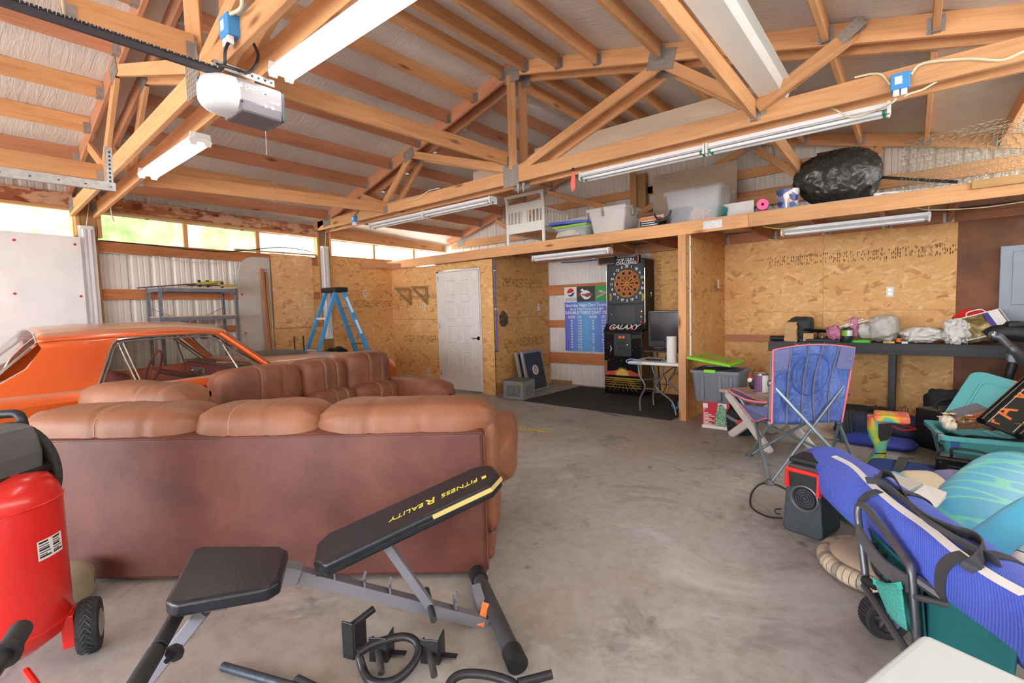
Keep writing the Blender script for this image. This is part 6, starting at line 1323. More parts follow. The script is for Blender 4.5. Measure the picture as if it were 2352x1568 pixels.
# ================================================================ RIGHT SIDE
# ---- workbench
Yw = 6.5; a, b_ = oY(1765, 786, Yw), oY(2314, 795, Yw); zw = (a.z+b_.z)/2; zwl = oY(1765, 802, Yw).z
t = thing('workbench', 'long black painted plank workbench along the back wall', 'workbench', (-.3, 6.8, 0)); M['bench_black'] = mat('black_stained_timber', (64, 64, 70), .65, 0, .25, 5, .2, 60, stretch=(.3, 6, 6)); M['bench_top'] = mat('worn_dark_bench_top', (96, 78, 64), .7, 0, .3, 6, stretch=(.3, 5, 5))
for k in range(3): lum('top_plank', (a.x, Yw+.02+.095+.185*k, zw-.01), (1.3, Yw+.02+.095+.185*k, zw-.01), .18, .03, t, 'bench_top')
lum('front_apron', (a.x, Yw+.01, (zw+zwl)/2-.005), (b_.x, Yw+.01, (zw+zwl)/2-.005), .038, zw-zwl+.03, t, 'bench_black'); lum('front_apron', (b_.x+.01, Yw+.02, (zw+zwl)/2-.005), (1.3, Yw+.02, (zw+zwl)/2-.005), .038, zw-zwl+.03, t, 'bench_black')
xl0 = oY(2048, 880, Yw+.04).x
for x in (xl0, a.x+.1, 1.2):
    for y in (Yw+.05, YO-.06): lum('leg', (x, y, 0), (x, y, zw-.03), .095, .06, t, 'bench_black', up=(1, 0, 0))
ZB = zw+.006
def bt(px, py, Y): p = oY(px, py, Y); return V((p.x, Y, ZB))
def top(px, py, Y): return oY(px, py, Y).z
lg = oY(1720, 776, YO-.02); o = lum('wall_batten', (-1.98, YO-.03, lg.z), (a.x+.15, YO-.03, lg.z), .03, .09, None, 'lumber_red'); tag(o, 'reddish batten on the wall left of the workbench end', 'batten')
for px, wh in ((1827, 'left'), (1860, 'middle'), (1893, 'right')):
    p = oY(px, 790, Yw-.015); q = MB(); q.tube([p+V((0, 0, .02)), p+V((0, -.004, -.01))]+[p+V((.03*math.sin(a_), -.006, -.02-.0+.02*math.cos(a_)-.0)) for a_ in [PI*k/6 for k in range(1, 7)]], .003, 5); tag(q.build('wire_hook', 'galv'), wh+' one of three small wire hooks on the workbench edge', 'hook', 'wire hooks on the workbench edge')
# clutter
p = bt(1780, 772, 6.62); q = MB(); q.lathe([(.03, 0), (.03, .42), (.024, .42), (.024, 0), (.03, 0)], Matrix(((0, 0, 1, p.x-.06), (1, 0, 0, 6.66), (0, 1, 0, ZB+.031), (0, 0, 0, 1))), 20, close=False); tag(q.build('black_pipe', 'black'), 'short black pipe at the left end of the workbench', 'pipe')
def paperbag(name, label, px, w, d, Y, ytop, m, cat='bag', seed=1):
    p = bt(px, 780, Y); h = top(px, ytop, Y)-ZB; t = thing(name, label, cat, p); q = MB(); n = 8
    def f(a, b2):
        k = int(a*4) % 4; tt = a*4-int(a*4); cs = [(-w/2, -d/2), (w/2, -d/2), (w/2, d/2), (-w/2, d/2)]; c0_, c1_ = cs[k], cs[(k+1) % 4]
        x, y = c0_[0]+(c1_[0]-c0_[0])*tt, c0_[1]+(c1_[1]-c0_[1])*tt; j = noise.noise(V((x*14, y*14, b2*5+seed)))*.016; return V((p.x+x*(1-.1*b2)+j*(b2+.2), Y+d/2+y*(1-.5*b2)+j, ZB+h*b2+j*b2*.6))
    q.grid(f, 24, 10, cu=True); o = q.build('paper_wall', m, t, smooth=.4); so_ = o.modifiers.new('s', 'SOLIDIFY'); so_.thickness = .002; return t
paperbag('paper_bag', 'crumpled brown paper bag at the left of the workbench', 1815, .13, .09, 6.52, 740, 'cardboard')
def lump(name, label, px, py0, py1, wpx, Y, m, cat, dep=.2, p=(.7, .7), wr=.25, ws=3, seed=0, rot=0, part='body', grp=None, nu=36, nv=22):
    c = oY(px, (py0+py1)/2, Y); z1, z0 = oY(px, py0, Y).z, oY(px, py1, Y).z; w = abs(oY(px+wpx/2, py0, Y).x-oY(px-wpx/2, py0, Y).x)
    z0 = max(z0, ZB) if z0 > ZB-.05 and Y > 6.4 else z0
    t = thing(name, label, cat, (c.x, Y, z0), grp); q = MB(); q.soft(T(c.x, Y, (z0+z1)/2) @ RY(rot), (w, dep, z1-z0), p, nu, nv, wr, ws, seed); q.build(part, m, t, smooth=1.2); return t
M['forest'] = mat('dark_green_nylon', (46, 58, 58), .7, 0, .2, 12, .3, 60)
def filmmat(name, c, a=.62):
    m = mat(name, c, .35, 0, .08, 14, .5, 14); m.node_tree.nodes['Principled BSDF'].inputs['Alpha'].default_value = a; return m
M['film_white'] = filmmat('white_carrier_bag', (232, 228, 224), .88); M['film_pink'] = filmmat('pink_plastic_film', (216, 136, 172), .8); M['film_grey'] = filmmat('grey_translucent_bag', (206, 206, 200), .8)
lump('duffel_pouch', 'dark green cloth pouch behind the brown paper bag', 1840, 728, 782, 55, 6.75, 'forest', 'bag', .26, (.45, .5), .16, 3, 4)
o = MB().box((0, 0, 0), (.10, .07, .09), T(bt(1855, 780, 6.56).x, 6.60, ZB+.055) @ RZ(.2)).build('cardboard_box', 'cardboard', smooth=0); tag(o, 'tiny cardboard box right of the brown paper bag', 'box')
p = bt(1870, 780, 6.6); t = thing('black_tray', 'black plastic tray under the pile of tools on the workbench', 'tray', p); x0_, x1_ = oY(1835, 780, 6.56).x, oY(1930, 780, 6.56).x
q = MB(); q.bb((x0_, 6.56, ZB), (x1_, 6.9, ZB+.035)); q.build('tray_base', 'black', t, smooth=0, bevel=.006); q = MB(); q.soft(T((x0_+x1_)/2, 6.7, ZB+.13) @ RY(.06), (x1_-x0_-.06, .26, .05), (.4, .8), 24, 8, .1, 4, 5); q.build('upper_tray', 'black_gloss', t)
for k in range(7): rr_ = random.Random(k); q = MB(); x_ = x0_+.06+k*(x1_-x0_-.12)/7; q.beam((x_, 6.62, ZB+.05), (x_+rr_.uniform(-.06, .12), 6.74, ZB+rr_.uniform(.07, .16)), .014, .012); tag(q.build('tool_piece', ['steel', 'black', 'galv', 'black', 'cream', 'black', 'steel'][k], smooth=0), ('leftmost steel', 'second from left, black', 'third from left, grey', 'middle black', 'cream handled', 'second from right, black', 'rightmost steel')[k]+' tool piece in the black tray on the workbench', 'tool', 'loose tools in the black tray')
lump('pink_parcel', 'pink plastic wrapped lump in front of the white sticks', 1915, 748, 779, 34, 6.6, 'film_pink', 'parcel', .13, (.8, .8), .3, 3, 7); lump('pink_parcel', 'taller pink plastic wrap right of the green gas can', 1962, 730, 776, 22, 6.72, 'film_pink', 'parcel', .12, (.8, .8), .35, 3, 9)
for k, (a_, b2) in enumerate((((1922, 753), (1983, 732)), ((1940, 750), (2000, 733)))): o = MB().beam(oY(*a_, 6.66), oY(*b2, 6.74), .025, .014).build('white_stick', 'white_plastic', smooth=0, bevel=.003); tag(o, 'upper-left white plastic stick poking out of the pink wrap' if k == 0 else 'lower-right white plastic stick poking out of the pink wrap', 'stick')
p = bt(1944, 784, 6.54); h_ = top(1944, 752, 6.54)-ZB; t = thing('gas_canister', 'dark green camping gas canister with a lime label', 'canister', p); q = MB(); q.lathe([(0, 0), (.048, 0), (.05, .006), (.05, h_*.82), (.04, h_*.95), (.02, h_), (0, h_)], T(p.x, 6.58, ZB), 26, close=False); q.build('can', mat('dark_green_enamel', (28, 52, 48), .35, 0, .05, 6), t); MB().lathe([(.051, h_*.45), (.051, h_*.82)], T(p.x, 6.58, ZB), 26, close=False, a0=-PI, a1=-PI*.45).build('lime_label', mat('lime_print', (124, 190, 66), .5, 0, .05, 6), t); MB().lathe([(.051, h_*.45), (.051, h_*.82)], T(p.x, 6.58, ZB), 26, close=False, a0=-PI*.45, a1=.4).build('white_label', 'white', t)
p = bt(1976, 784, 6.54); t = thing('frisbee', 'lime green disc lying on the workbench edge', 'disc', p); q = MB(); q.lathe([(0, .028), (.07, .03), (.088, .026), (.094, .014), (.09, 0), (.08, 0), (.084, .014), (.075, .02), (0, .02)], T(p.x, 6.6, ZB), 30, close=False); q.build('shell', mat('lime_plastic', (86, 214, 74), .4, 0, .04, 6), t)
lump('carrier_bag', 'large white plastic carrier bag bulging in the middle of the workbench', 2030, 724, 780, 68, 6.72, 'film_grey', 'bag', .34, (.7, .6), .2, 3, 11, nu=60, nv=36); lump('carrier_bag', 'flat white bag with pink print draped left of the large carrier bag', 1990, 742, 775, 50, 6.8, 'film_white', 'bag', .2, (.7, .7), .3, 4, 13)
p = bt(2064, 785, 6.54); t = thing('small_bottle', 'small dark bottle with an orange label on the workbench', 'bottle', p); h_ = .095; q = MB(); q.lathe([(0, 0), (.02, 0), (.022, .005), (.022, h_*.68), (.012, h_*.78), (.012, h_*.84)], T(p.x, 6.57, ZB), 18); q.build('glass', 'black_gloss', t); MB().lathe([(.0225, .015), (.0225, h_*.6)], T(p.x, 6.57, ZB), 18, close=False).build('label', 'orange', t); MB().lathe([(.014, h_*.82), (.014, h_), (0, h_)], T(p.x, 6.57, ZB), 14).build('cap', 'black', t)
for k, (px, m_) in enumerate(((2048, 'yellow'), (2078, 'white'), (2035, 'cardboard'))): p = bt(px, 786, 6.53); o = MB().box((p.x, 6.56, ZB+.012), (.05, .04, .022)).build('small_carton', m_, smooth=0, bevel=.002); tag(o, ('tiny yellow carton left of the small dark bottle', 'tiny white carton right of the small dark bottle', 'flat brown scrap in front of the large carrier bag')[k], 'carton')
lump('carrier_bag', 'low crumpled white bag with red print right of the small bottle', 2118, 752, 785, 92, 6.66, 'film_white', 'bag', .26, (.7, .8), .35, 4, 17, nu=60, nv=30); lump('carrier_bag', 'white bag slumped between the red bag and the clear blanket pack', 2195, 735, 787, 62, 6.64, 'film_white', 'bag', .24, (.7, .7), .35, 4, 19, nu=60, nv=30)
o = text('red_print', 'ABC'[0:0] or '88', 'red', None, oY(2116, 774, 6.53), FY, UZ, .05); bpy.data.objects.remove(o)
lump('red_bag', 'bright red bag behind the clear blanket pack', 2245, 711, 770, 120, 6.92, 'red', 'bag', .16, (.7, .7), .2, 3, 23)
# clear zip pack with blanket
c0_, c1_, c2_, c3_ = oY(2232, 788, 6.54), oY(2205, 735, 6.72), oY(2285, 722, 6.78), oY(2320, 768, 6.6)
t = thing('blanket_pack', 'clear zip pack holding a camouflage blanket, tilted on the workbench', 'pack', (c0_.x, 6.6, ZB)); N = NT('camouflage_blanket'); N.l(N.ramp(N.noise(N.coord(), 12, 4, .6, 1), [(.35, lin((104, 92, 52))), (.5, lin((150, 128, 84))), (.65, lin((206, 186, 148)))]), N.b.inputs['Base Color']); N.b.inputs['Roughness'].default_value = .35; M['camo'] = N.m
X = axes((c0_+c1_+c2_+c3_)/4+V((0, .05, 0)), V((c3_-c0_)), V((c1_-c0_))); L1, L2 = .36, .27; q = MB(); q.soft(X, (L1, L2, .15), (.3, .6), 30, 14, .12, 3, 3); q.build('blanket', 'camo', t)
q = MB(); q.tube([X @ V(p) for p in ((-L1/2, -L2/2, .05), (L1/2, -L2/2, .05), (L1/2, L2/2, .05), (-L1/2, L2/2, .05))], .008, 6, closed=True); q.tube([X @ V(p) for p in ((-L1/2, -L2/2, -.07), (-L1/2, L2/2, -.07), (-L1/2, L2/2, .05), (-L1/2, -L2/2, .05))], .007, 6, closed=True); q.tube(smoothpath([X @ V(p) for p in ((-.08, L2/2, .05), (-.05, L2/2+.05, .05), (.05, L2/2+.05, .05), (.08, L2/2, .05))], 5), .006, 6); q.build('white_piping', 'white_plastic', t)
MB().box((0, 0, 0), (.11, L2*.9, .004), X @ T(.1, 0, .078)).build('paper_insert', 'white', t, smooth=0); MB().box((0, 0, 0), (.04, L2*.8, .004), X @ T(.055, .0, .081)).build('purple_band', mat('violet_print', (84, 74, 160), .5, 0, .04, 6), t, smooth=0)
# exercise machine arm at the right edge
t = thing('exercise_machine', 'grey and black exercise machine leaning over the right end of the workbench', 'exercise machine', (.75, 6.2, 0)); Yx = 6.28
q = MB(); q.tube(smoothpath([oY(2270, 775, Yx), oY(2290, 765, Yx), oY(2330, 765, Yx), oY(2390, 770, Yx)], 5), .075, 18); q.build('foam_roller', 'black', t)
q = MB(); q.tube(smoothpath([oY(2283, 772, Yx-.09), oY(2298, 775, Yx-.1), oY(2318, 795, Yx-.1), oY(2338, 812, Yx-.08), oY(2345, 830, Yx-.02)], 6), [.045]*7+[.042]*7+[.05]*11, 14, flat=.8); q.build('grey_arm', 'gunmetal', t)
p = oY(2281, 768, Yx-.12); MB().lathe([(.03, -.01), (.03, .006), (.018, .012), (.012, .02), (0, .02)], axes(p, FY, UZ), 18).build('pivot_bolt', 'steel', t)
q = MB(); q.tube([oY(2330, 825, Yx), oY(2312, 880, Yx), oY(2305, 910, Yx), V((oY(2300, 950, Yx).x, Yx, 0))], .035, 14); q.build('post_tube', 'black', t); MB().bb(oY(2316, 832, Yx-.06), oY(2390, 812, Yx+.1)).build('clamp_block', 'panel_grey', t, smooth=0, bevel=.01)
q = MB(); q.soft(T(oY(2335, 752, Yx).x, Yx, oY(2335, 745, Yx).z), (.16, .1, .06), (.6, .6), 18, 10, .2, 3, 2); q.build('knob_cluster', 'black', t)
MB().bb((.35, Yx-.3, 0), (1.1, Yx+.3, .06)).build('base_frame', 'black', t, smooth=0, bevel=.01)
# ---- grey tote with green lid on a tree box
Yb = 5.36; x0_, x1_ = oY(1587, 880, Yb).x, oY(1697, 880, Yb).x; zt7, zb7 = oY(1640, 852, Yb).z, oY(1640, 925, Yb).z; M['tote_grey'] = mat('slate_grey_plastic', (112, 118, 128), .45, 0, .05, 6)
xb0, xb1 = oY(1613, 960, Yb+.05).x, oY(1676, 960, Yb+.05).x
t = thing('tree_carton', 'red and white artificial tree carton under the grey tote', 'box', ((xb0+xb1)/2, Yb+.2, 0)); M['carton_red'] = mat('red_carton_print', (206, 44, 56), .6, 0, .05, 6)
MB().bb((xb0, Yb+.05, 0), (xb1, Yb+.42, zb7-.0)).build('carton', 'carton_red', t, smooth=0, bevel=.004); MB().bb((xb0-.002, Yb+.046, 0), (xb1+.002, Yb+.05, .03)).build('white_edge', 'white', t, smooth=0)
MB().bb((xb0+.01, Yb+.046, zb7-.07), (xb0+.06, Yb+.05, zb7-.02)).build('white_label', 'white', t, smooth=0); MB().bb((xb1-.12, Yb+.046, zb7-.06), (xb1-.03, Yb+.05, zb7-.01)).build('white_label', 'white', t, smooth=0)
q = MB(); xm_ = xb1-.085; q.prism([(-.075, 0), (.075, 0), (.06, .12), (.04, .2), (.015, .235), (-.015, .235), (-.04, .2), (-.06, .12)], .004, axes((xm_, Yb+.047, .035), FY, UZ)); N = NT('printed_tree'); N.l(N.ramp(N.noise(N.coord(), 90, 2), [(.4, lin((56, 110, 80))), (.6, lin((166, 206, 176)))]), N.b.inputs['Base Color']); q.build('tree_print', N.m, t, smooth=0)
for k in range(9): MB().bb((xb0+.015, Yb+.047, zb7-.13-.016*k), (xb0+.07+.03*((k*7) % 3), Yb+.05, zb7-.122-.016*k)).build('text_line', 'white', t, smooth=0)
text('lettering', "7'", 'white', t, (xb0+.025, Yb+.0475, zb7-.095), FY, UZ, .05)
o = MB().bb((xb1+.02, Yb+.1, 0), (x1_+.05, Yb+.5, zb7)).build('support_box', 'cardboard', smooth=0, bevel=.004); tag(o, 'plain brown carton carrying the right side of the grey tote', 'box')
t = tub('storage_tote', 'slate grey tote with a lime green lid beside the timber end post', x0_, x1_, Yb, Yb+.46, zb7, zt7-zb7, 'tote_grey', taper=.03, rim=.015)
for x in (x0_+.12, x0_+.30, x1_-.08): MB().bb((x-.02, Yb-.004, zb7+.02), (x+.02, Yb+.02, zt7-.05)).build('rib', 'tote_grey', t, smooth=0, bevel=.01)
lc = [oY(1579, 825, Yb-.03), oY(1680, 845, Yb-.05), oY(1709, 820, Yb+.45), oY(1612, 815, Yb+.45)]
X = axes(sum(lc, V((0, 0, 0)))/4+V((0, 0, .0)), lc[1]-lc[0], lc[3]-lc[0]); M['lime_lid'] = mat('lime_green_lid', (128, 206, 44), .45, 0, .05, 6); M['olive_lid'] = mat('olive_lid_panel', (150, 168, 70), .45, 0, .05, 6)
q = MB(); q.box((0, 0, 0), ((lc[1]-lc[0]).length, .5, .03), X); q.build('lid', 'lime_lid', t, smooth=0, bevel=.012); q = MB(); q.box((0, 0, .016), ((lc[1]-lc[0]).length-.09, .40, .006), X); q.build('lid_panel', 'olive_lid', t, smooth=0, bevel=.003)
p = oY(1630, 850, Yb-.02); MB().bb((p.x-.06, Yb-.03, zt7-.02), (p.x+.06, Yb-.012, zt7+.015)).build('latch', 'lime_lid', t, smooth=0, bevel=.004)
q = MB(); q.soft(T((x0_+x1_)/2, Yb+.2, zt7-.02), (x1_-x0_-.06, .34, .07), (.4, .6), 20, 8, .3, 4, 3); q.build('contents', 'forest', t)
# tool bag by the tree carton
p = oY(1683, 960, Yb-.12); t = thing('tool_bag', 'grey and black bag with a red tab behind the white table leg', 'bag', (p.x, Yb-.1, 0)); q = MB(); q.soft(T(p.x+.06, Yb-.02, .13), (.28, .2, .26), (.5, .5), 24, 14, .15, 3, 2); q.build('body', 'dark_cloth', t); q = MB(); q.tube(smoothpath([(p.x-.06, Yb-.13, .2), (p.x+.02, Yb-.16, .17), (p.x+.1, Yb-.14, .13)], 5), .02, 8); q.build('grey_handle', 'tote_grey', t); MB().box((p.x+.07, Yb-.16, .15), (.06, .02, .05), None).build('red_tab', 'red', t, smooth=0, bevel=.005)
# ---- low white table with crossed legs
A0, B0 = oZ(1668, 1000), oZ(1768, 1040); ex = (B0-A0).normalized(); ey = V((-ex.y, ex.x, 0)); Lx = (B0-A0).length; zt8 = .46; Ly = .5
t = thing('cross_leg_table', 'low white table with crossed timber legs and a worn plank top behind the camp chair', 'table', (A0+B0)/2+ey*.25); X0 = axes((A0+B0)/2, ex, ey)
N = NT('worn_painted_planks'); N.l(N.ramp(N.noise(N.coord((1, 8, 1)), 6, 5, .7), [(.42, lin((214, 204, 196))), (.52, lin((176, 140, 116))), (.62, lin((206, 196, 188)))]), N.b.inputs['Base Color']); M['worn_top'] = N.m
for k in range(4):
    q = MB(); q.box((0, -.03+(k+.5)*(Ly+.06)/4, zt8), (Lx+.16, (Ly+.06)/4-.006, .03), X0); q.build('top_plank', 'worn_top', t, smooth=0, bevel=.003)
for y in (0.03, Ly-.03):
    for s in (1, -1): o = lum('leg', X0 @ V((-s*Lx/2, y+.02*s, 0)), X0 @ V((s*Lx/2, y+.02*s, zt8-.016)), .035, .075, t, 'white_wood')
lum('stretcher', X0 @ V((0, .03, zt8/2)), X0 @ V((0, Ly-.03, zt8/2)), .05, .05, t, 'white_wood')
p = oP(1748, 899, X0 @ V((0.1, .2, .48)), ey); p = V((p.x, p.y, zt8+.016)); hp_ = oP(1748, 857, p, ey).z-p.z; t = thing('paint_can', 'purple labelled paint can standing on the low white table', 'paint can', p); r_ = .062; q = MB(); q.lathe([(0, 0), (r_, 0), (r_, hp_), (0, hp_)], T(*p), 28, close=False); q.build('can', 'galv', t)
MB().lathe([(r_+.001, .01), (r_+.001, hp_-.015)], T(*p), 24, close=False, a0=PI*.9, a1=PI*1.62).build('purple_label', mat('purple_print', (128, 84, 128), .5, 0, .08, 6), t); MB().lathe([(r_+.001, .01), (r_+.001, hp_-.015)], T(*p), 16, close=False, a0=PI*1.62, a1=PI*2.2).build('pale_label', 'white', t); MB().lathe([(r_+.003, hp_-.006), (r_+.003, hp_+.004), (r_-.012, hp_+.004), (r_-.014, hp_-.004), (0, hp_-.004)], T(*p), 28, close=False).build('lid_rim', 'steel', t)
p2 = oP(1728, 893, p+ey*.06, ey); p2.z = zt8+.016; t = thing('duck_figure', 'small black and white bird figure with a red head beside the paint can', 'figurine', p2); q = MB(); q.soft(T(p2.x, p2.y, p2.z+.05), (.06, .06, .1), (.8, .8), 16, 10); q.build('body', 'black', t); MB().soft(T(p2.x-.02, p2.y-.01, p2.z+.09), (.05, .05, .05), (.9, .9), 14, 10).build('white_face', 'white', t); MB().soft(T(p2.x-.015, p2.y, p2.z+.118), (.045, .045, .025), (.9, .9), 14, 8).build('red_crest', 'red', t)
# ---- camp chair
def chairmat():
    N = NT('blue_nylon_fabric'); b = N.b; v = N.coord(); b.inputs['Roughness'].default_value = .33
    N.l(N.ramp(N.noise(v, 5, 3), [(.3, lin((60, 86, 158))), (.7, lin((92, 122, 196)))]), b.inputs['Base Color']); N.bump(N.noise(v, 7, 4, .55, 2.5), .7, .03); return N.m
M['chair_blue'] = chairmat(); M['chair_dull'] = mat('faded_blue_canvas', (108, 114, 164), .8, 0, .08, 14, .2, 160); M['coral_trim'] = mat('coral_piping', (232, 122, 124), .7, 0, .06, 20); M['chair_tube'] = mat('pale_teal_steel_tube', (142, 158, 166), .35, .55, .05, 8)
A, B = oZ(1767, 1112), oZ(1720, 1046); D = V((-.26, 4.38, 0)); C_ = V((-.52, 5.02, 0))
t = thing('camp_chair', 'blue folding camp chair with coral piping seen from behind', 'chair', (A+C_)/2)
UL0, UL1 = oD(1768, 972, 3.86), oD(1772, 812, 4.06); UR0, UR1 = oD(1928, 968, 4.02), oD(1958, 806, 4.16)
JL, JR = UL0.lerp(UL1, .56), UR0.lerp(UR1, .56)
AL, AR = B+(UL0-A)*.0, C_
HL, HR = oD(1733, 962, 4.25), C_+V((0, 0, .42))
def tubes(name, P, pts, r=.0125, m='chair_tube'): return MB().tube(pts, r, 9).build(name, m, P)
for a, b2 in ((UL0, UL1), (UR0, UR1)): tubes('back_upright', t, [a, b2])
tubes('back_cross_leg', t, [JL, D]); tubes('back_cross_leg', t, [JR, A])
tubes('side_cross_leg', t, [A, HL]); tubes('side_cross_leg', t, [B, UL0]); tubes('side_cross_leg', t, [D, HR]); tubes('side_cross_leg', t, [C_, UR0]); tubes('front_cross_leg', t, [B, HR]); tubes('front_cross_leg', t, [C_, HL])
for p in (A, B, C_, D): MB().lathe([(.036, 0), (.036, .008), (.02, .02), (.016, .035)], T(p.x, p.y, 0), 16).build('foot', 'gunmetal', t)
for p in (UL0, UR0, JL, JR, HL, HR): MB().soft(T(*p), (.05, .05, .06), (.7, .7), 14, 8).build('joint', 'gunmetal', t)
# back fabric
uw = (UR1-UL1); nb = V((.64, -.77, 0))
def backf(a, b2):
    lo = UL0.lerp(UR0, a); hi = UL1.lerp(UR1, a)+V((0, 0, .035*math.sin(PI*a)+.03)); p = lo.lerp(hi, b2)
    bulge = .05*math.sin(PI*a)*math.sin(PI*min(1, b2*1.1)); p = p-nb*(-.012)+nb*(-bulge)
    if a in (0, 1): p = p+nb*.008
    ex_ = abs(a-.5)*2; return p-(UR0-UL0)*0+V((0, 0, 0))
q = MB(); q.grid(backf, 34, 30); o = q.build('back_panel', 'chair_blue', t, smooth=1.4); sm_ = o.modifiers.new('s', 'SOLIDIFY'); sm_.thickness = .012
for fx in (.2, .42, .60, .80): MB().ribbon([backf(fx+.02*math.sin(b2*3)*(1 if fx < .5 else -1), b2)+nb*.022 for b2 in [k/20 for k in range(21)]], .012, .003, uw).build('seam_tape', mat('grey_seam_tape', (112, 108, 124), .8, 0, .05, 20), o, smooth=0)
MB().tube([backf(.52+.24*math.cos(a_), .62+.27*math.sin(a_))+nb*.022 for a_ in [2*PI*k/40 for k in range(40)]], .006, 6, closed=True).build('oval_stitching', 'chair_blue', o)
for fx0, fx1 in ((0.0, .2), (.82, 1.0)): MB().grid(lambda a_, b2: backf(fx0+(fx1-fx0)*a_, .70+.29*b2)+nb*.019, 6, 8).build('corner_sleeve', 'chair_dull', o, smooth=1.4)
edge = [backf(0, k/12)+nb*.006 for k in range(13)]+[backf(k/16, 1)+nb*.004 for k in range(1, 16)]+[backf(1, 1-k/12)+nb*.006 for k in range(13)]
MB().tube(edge, .009, 8).build('piping', 'coral_trim', o)
for a_ in (.045, .965): MB().soft(T(*(backf(a_, .84)+nb*.018)), (.016, .016, .016), (.9, .9), 10, 6).build('snap_stud', 'galv', o)
# seat
def seatf(a, b2): return (UL0.lerp(UR0, a)).lerp(HL.lerp(HR, a), b2)+V((0, 0, -.05*math.sin(PI*a)*math.sin(PI*b2)))
q = MB(); q.grid(seatf, 16, 14); o = q.build('seat_panel', 'chair_blue', t, smooth=1.3); sm_ = o.modifiers.new('s', 'SOLIDIFY'); sm_.thickness = .01
# arms
def arm(p_back, p_front, w, name):
    d = (p_front-p_back); sdv = V((-d.y, d.x, 0)).normalized()
    def f(a, b2): ww = w*(.35+.65*min(1, a*2.2))*(1 if a < .85 else math.sqrt(max(0.02, 1-((a-.85)/.15)**2))); return p_back.lerp(p_front, a)+sdv*(b2-.5)*ww+V((0, 0, -.03*math.sin(PI*a)+.015*(b2-.5)))
    q = MB(); q.grid(f, 18, 8); o = q.build(name, 'chair_dull', t, smooth=1.3); sm2 = o.modifiers.new('s', 'SOLIDIFY'); sm2.thickness = .014
    MB().tube([f(k/18, 0) for k in range(19)]+[f(1, k/6) for k in range(1, 6)]+[f(1-k/18, 1) for k in range(19)], .007, 6).build('piping', 'coral_trim', o)
arm(oD(1768, 925, 4.0), oD(1680, 893, 4.35), .13, 'armrest'); arm(oD(1952, 905, 4.15), HR+V((-.0, .02, .2)), .13, 'armrest')
q = MB(); s0_, s1_, s2_, s3_ = oD(1700, 928, 4.3), oD(1762, 935, 4.02), oD(1762, 960, 3.98), oD(1733, 968, 4.22); q.add([s0_, s1_, s2_, s3_]+[p+nb*.006 for p in (s0_, s1_, s2_, s3_)], [(0, 1, 2, 3), (7, 6, 5, 4), (0, 4, 5, 1), (1, 5, 6, 2), (2, 6, 7, 3), (3, 7, 4, 0)]); o = q.build('side_panel', 'chair_dull', t, smooth=0); MB().tube([s0_, s3_, s2_], .008, 6).build('piping', 'coral_trim', o)
tubes('arm_post', t, [HL, oD(1692, 905, 4.33)]); tubes('arm_post', t, [HR, HR+V((0, 0, .2))])
# ---- floor clutter under and before the workbench
def block(name, label, cat, p0, dx, dy, h, ang, m, bevel=.01, grp=None):
    t = thing(name, label, cat, p0, grp); return t, axes(p0, V((math.cos(ang), math.sin(ang), 0)), V((-math.sin(ang), math.cos(ang), 0)))
# black amplifier case
a, b_ = oZ(2100, 1022), oZ(2148, 1036); ang = math.atan2(*(b_-a).yx); Wc = (b_-a).length
t = thing('amplifier_case', 'tall narrow black case with a carry handle left of the turquoise tote', 'case', a); X = axes(a, b_-a, V((-(b_-a).y, (b_-a).x, 0))); hc_ = oP(2098, 935, a, V((.6, -.8, 0))).z
q = MB(); q.bb((0, 0, 0), (Wc+.04, .42, hc_), X); q.build('shell', 'black', t, smooth=0, bevel=.01); MB().bb((.02, .01, hc_), (Wc, .4, hc_+.006), X).build('dusty_top', mat('dusty_black', (92, 86, 76), .8, 0, .1, 10), t, smooth=0)
q = MB(); q.tube(smoothpath([X @ V((Wc*.6, .08, hc_)), X @ V((Wc*.6, .10, hc_+.07)), X @ V((Wc*.6, .3, hc_+.07)), X @ V((Wc*.6, .33, hc_))], 5), .016, 8); q.build('handle', 'black', t)
p = oZ(2165, 960); lump('duffel_bag', 'soft black bag behind the black case under the workbench', 2175, 897, 1000, 110, 6.15, 'dark_cloth', 'bag', .4, (.5, .5), .15, 3, 31)
# turquoise tote with lid and banner
M['tote_teal'] = mat('turquoise_tote_plastic', (98, 188, 194), .42, 0, .04, 5)
f0 = oD(2170, 1006, 3.72); f1 = oD(2352, 1010, 3.5); fd = (f1-f0); fd.z = 0; fdl = fd.length; fdn = fd.normalized(); fn = V((-fdn.y, fdn.x, 0)); zt9 = (f0.z+f1.z)/2
Lt, Wt = 1.05, .55; Xt = axes(V((f0.x, f0.y, 0)), fdn, fn)
t = tub('turquoise_tote', 'large turquoise storage tote full of autumn decorations with its lid leaning open', 0, Lt, 0, Wt, 0, zt9, 'tote_teal', taper=.06, rim=.03, X=Xt, wall=.008)
q = MB(); q.tube([Xt @ V((.12, -.0, zt9*.55)), Xt @ V((Lt*.5, -.012, zt9*.42)), Xt @ V((Lt, .0, zt9*.5))], .012, 6); q.build('moulded_rib', 'tote_teal', t)
p = Xt @ V((.06, -.004, zt9*.80)); MB().box((0, 0, 0), (.05, .07, .003), axes(p+fn*-.0, fdn, UZ)).build('sticker', mat('blue_sticker', (70, 110, 190), .5, 0, .1, 30), t, smooth=0)
MB().box((0, 0, 0), (.04, .06, .06), axes(Xt @ V((-.02, .03, zt9-.02)), fdn, UZ)).build('latch', 'steel', t, smooth=0, bevel=.008)
l0, l1, l2, l3 = oD(2150, 978, 4.05), oD(2228, 860, 4.35), oD(2332, 888, 4.25), oD(2262, 1010, 3.85)
X = axes((l0+l1+l2+l3)/4, (l1-l0), (l3-l0)); q = MB(); La, Lb = 1.0, .56
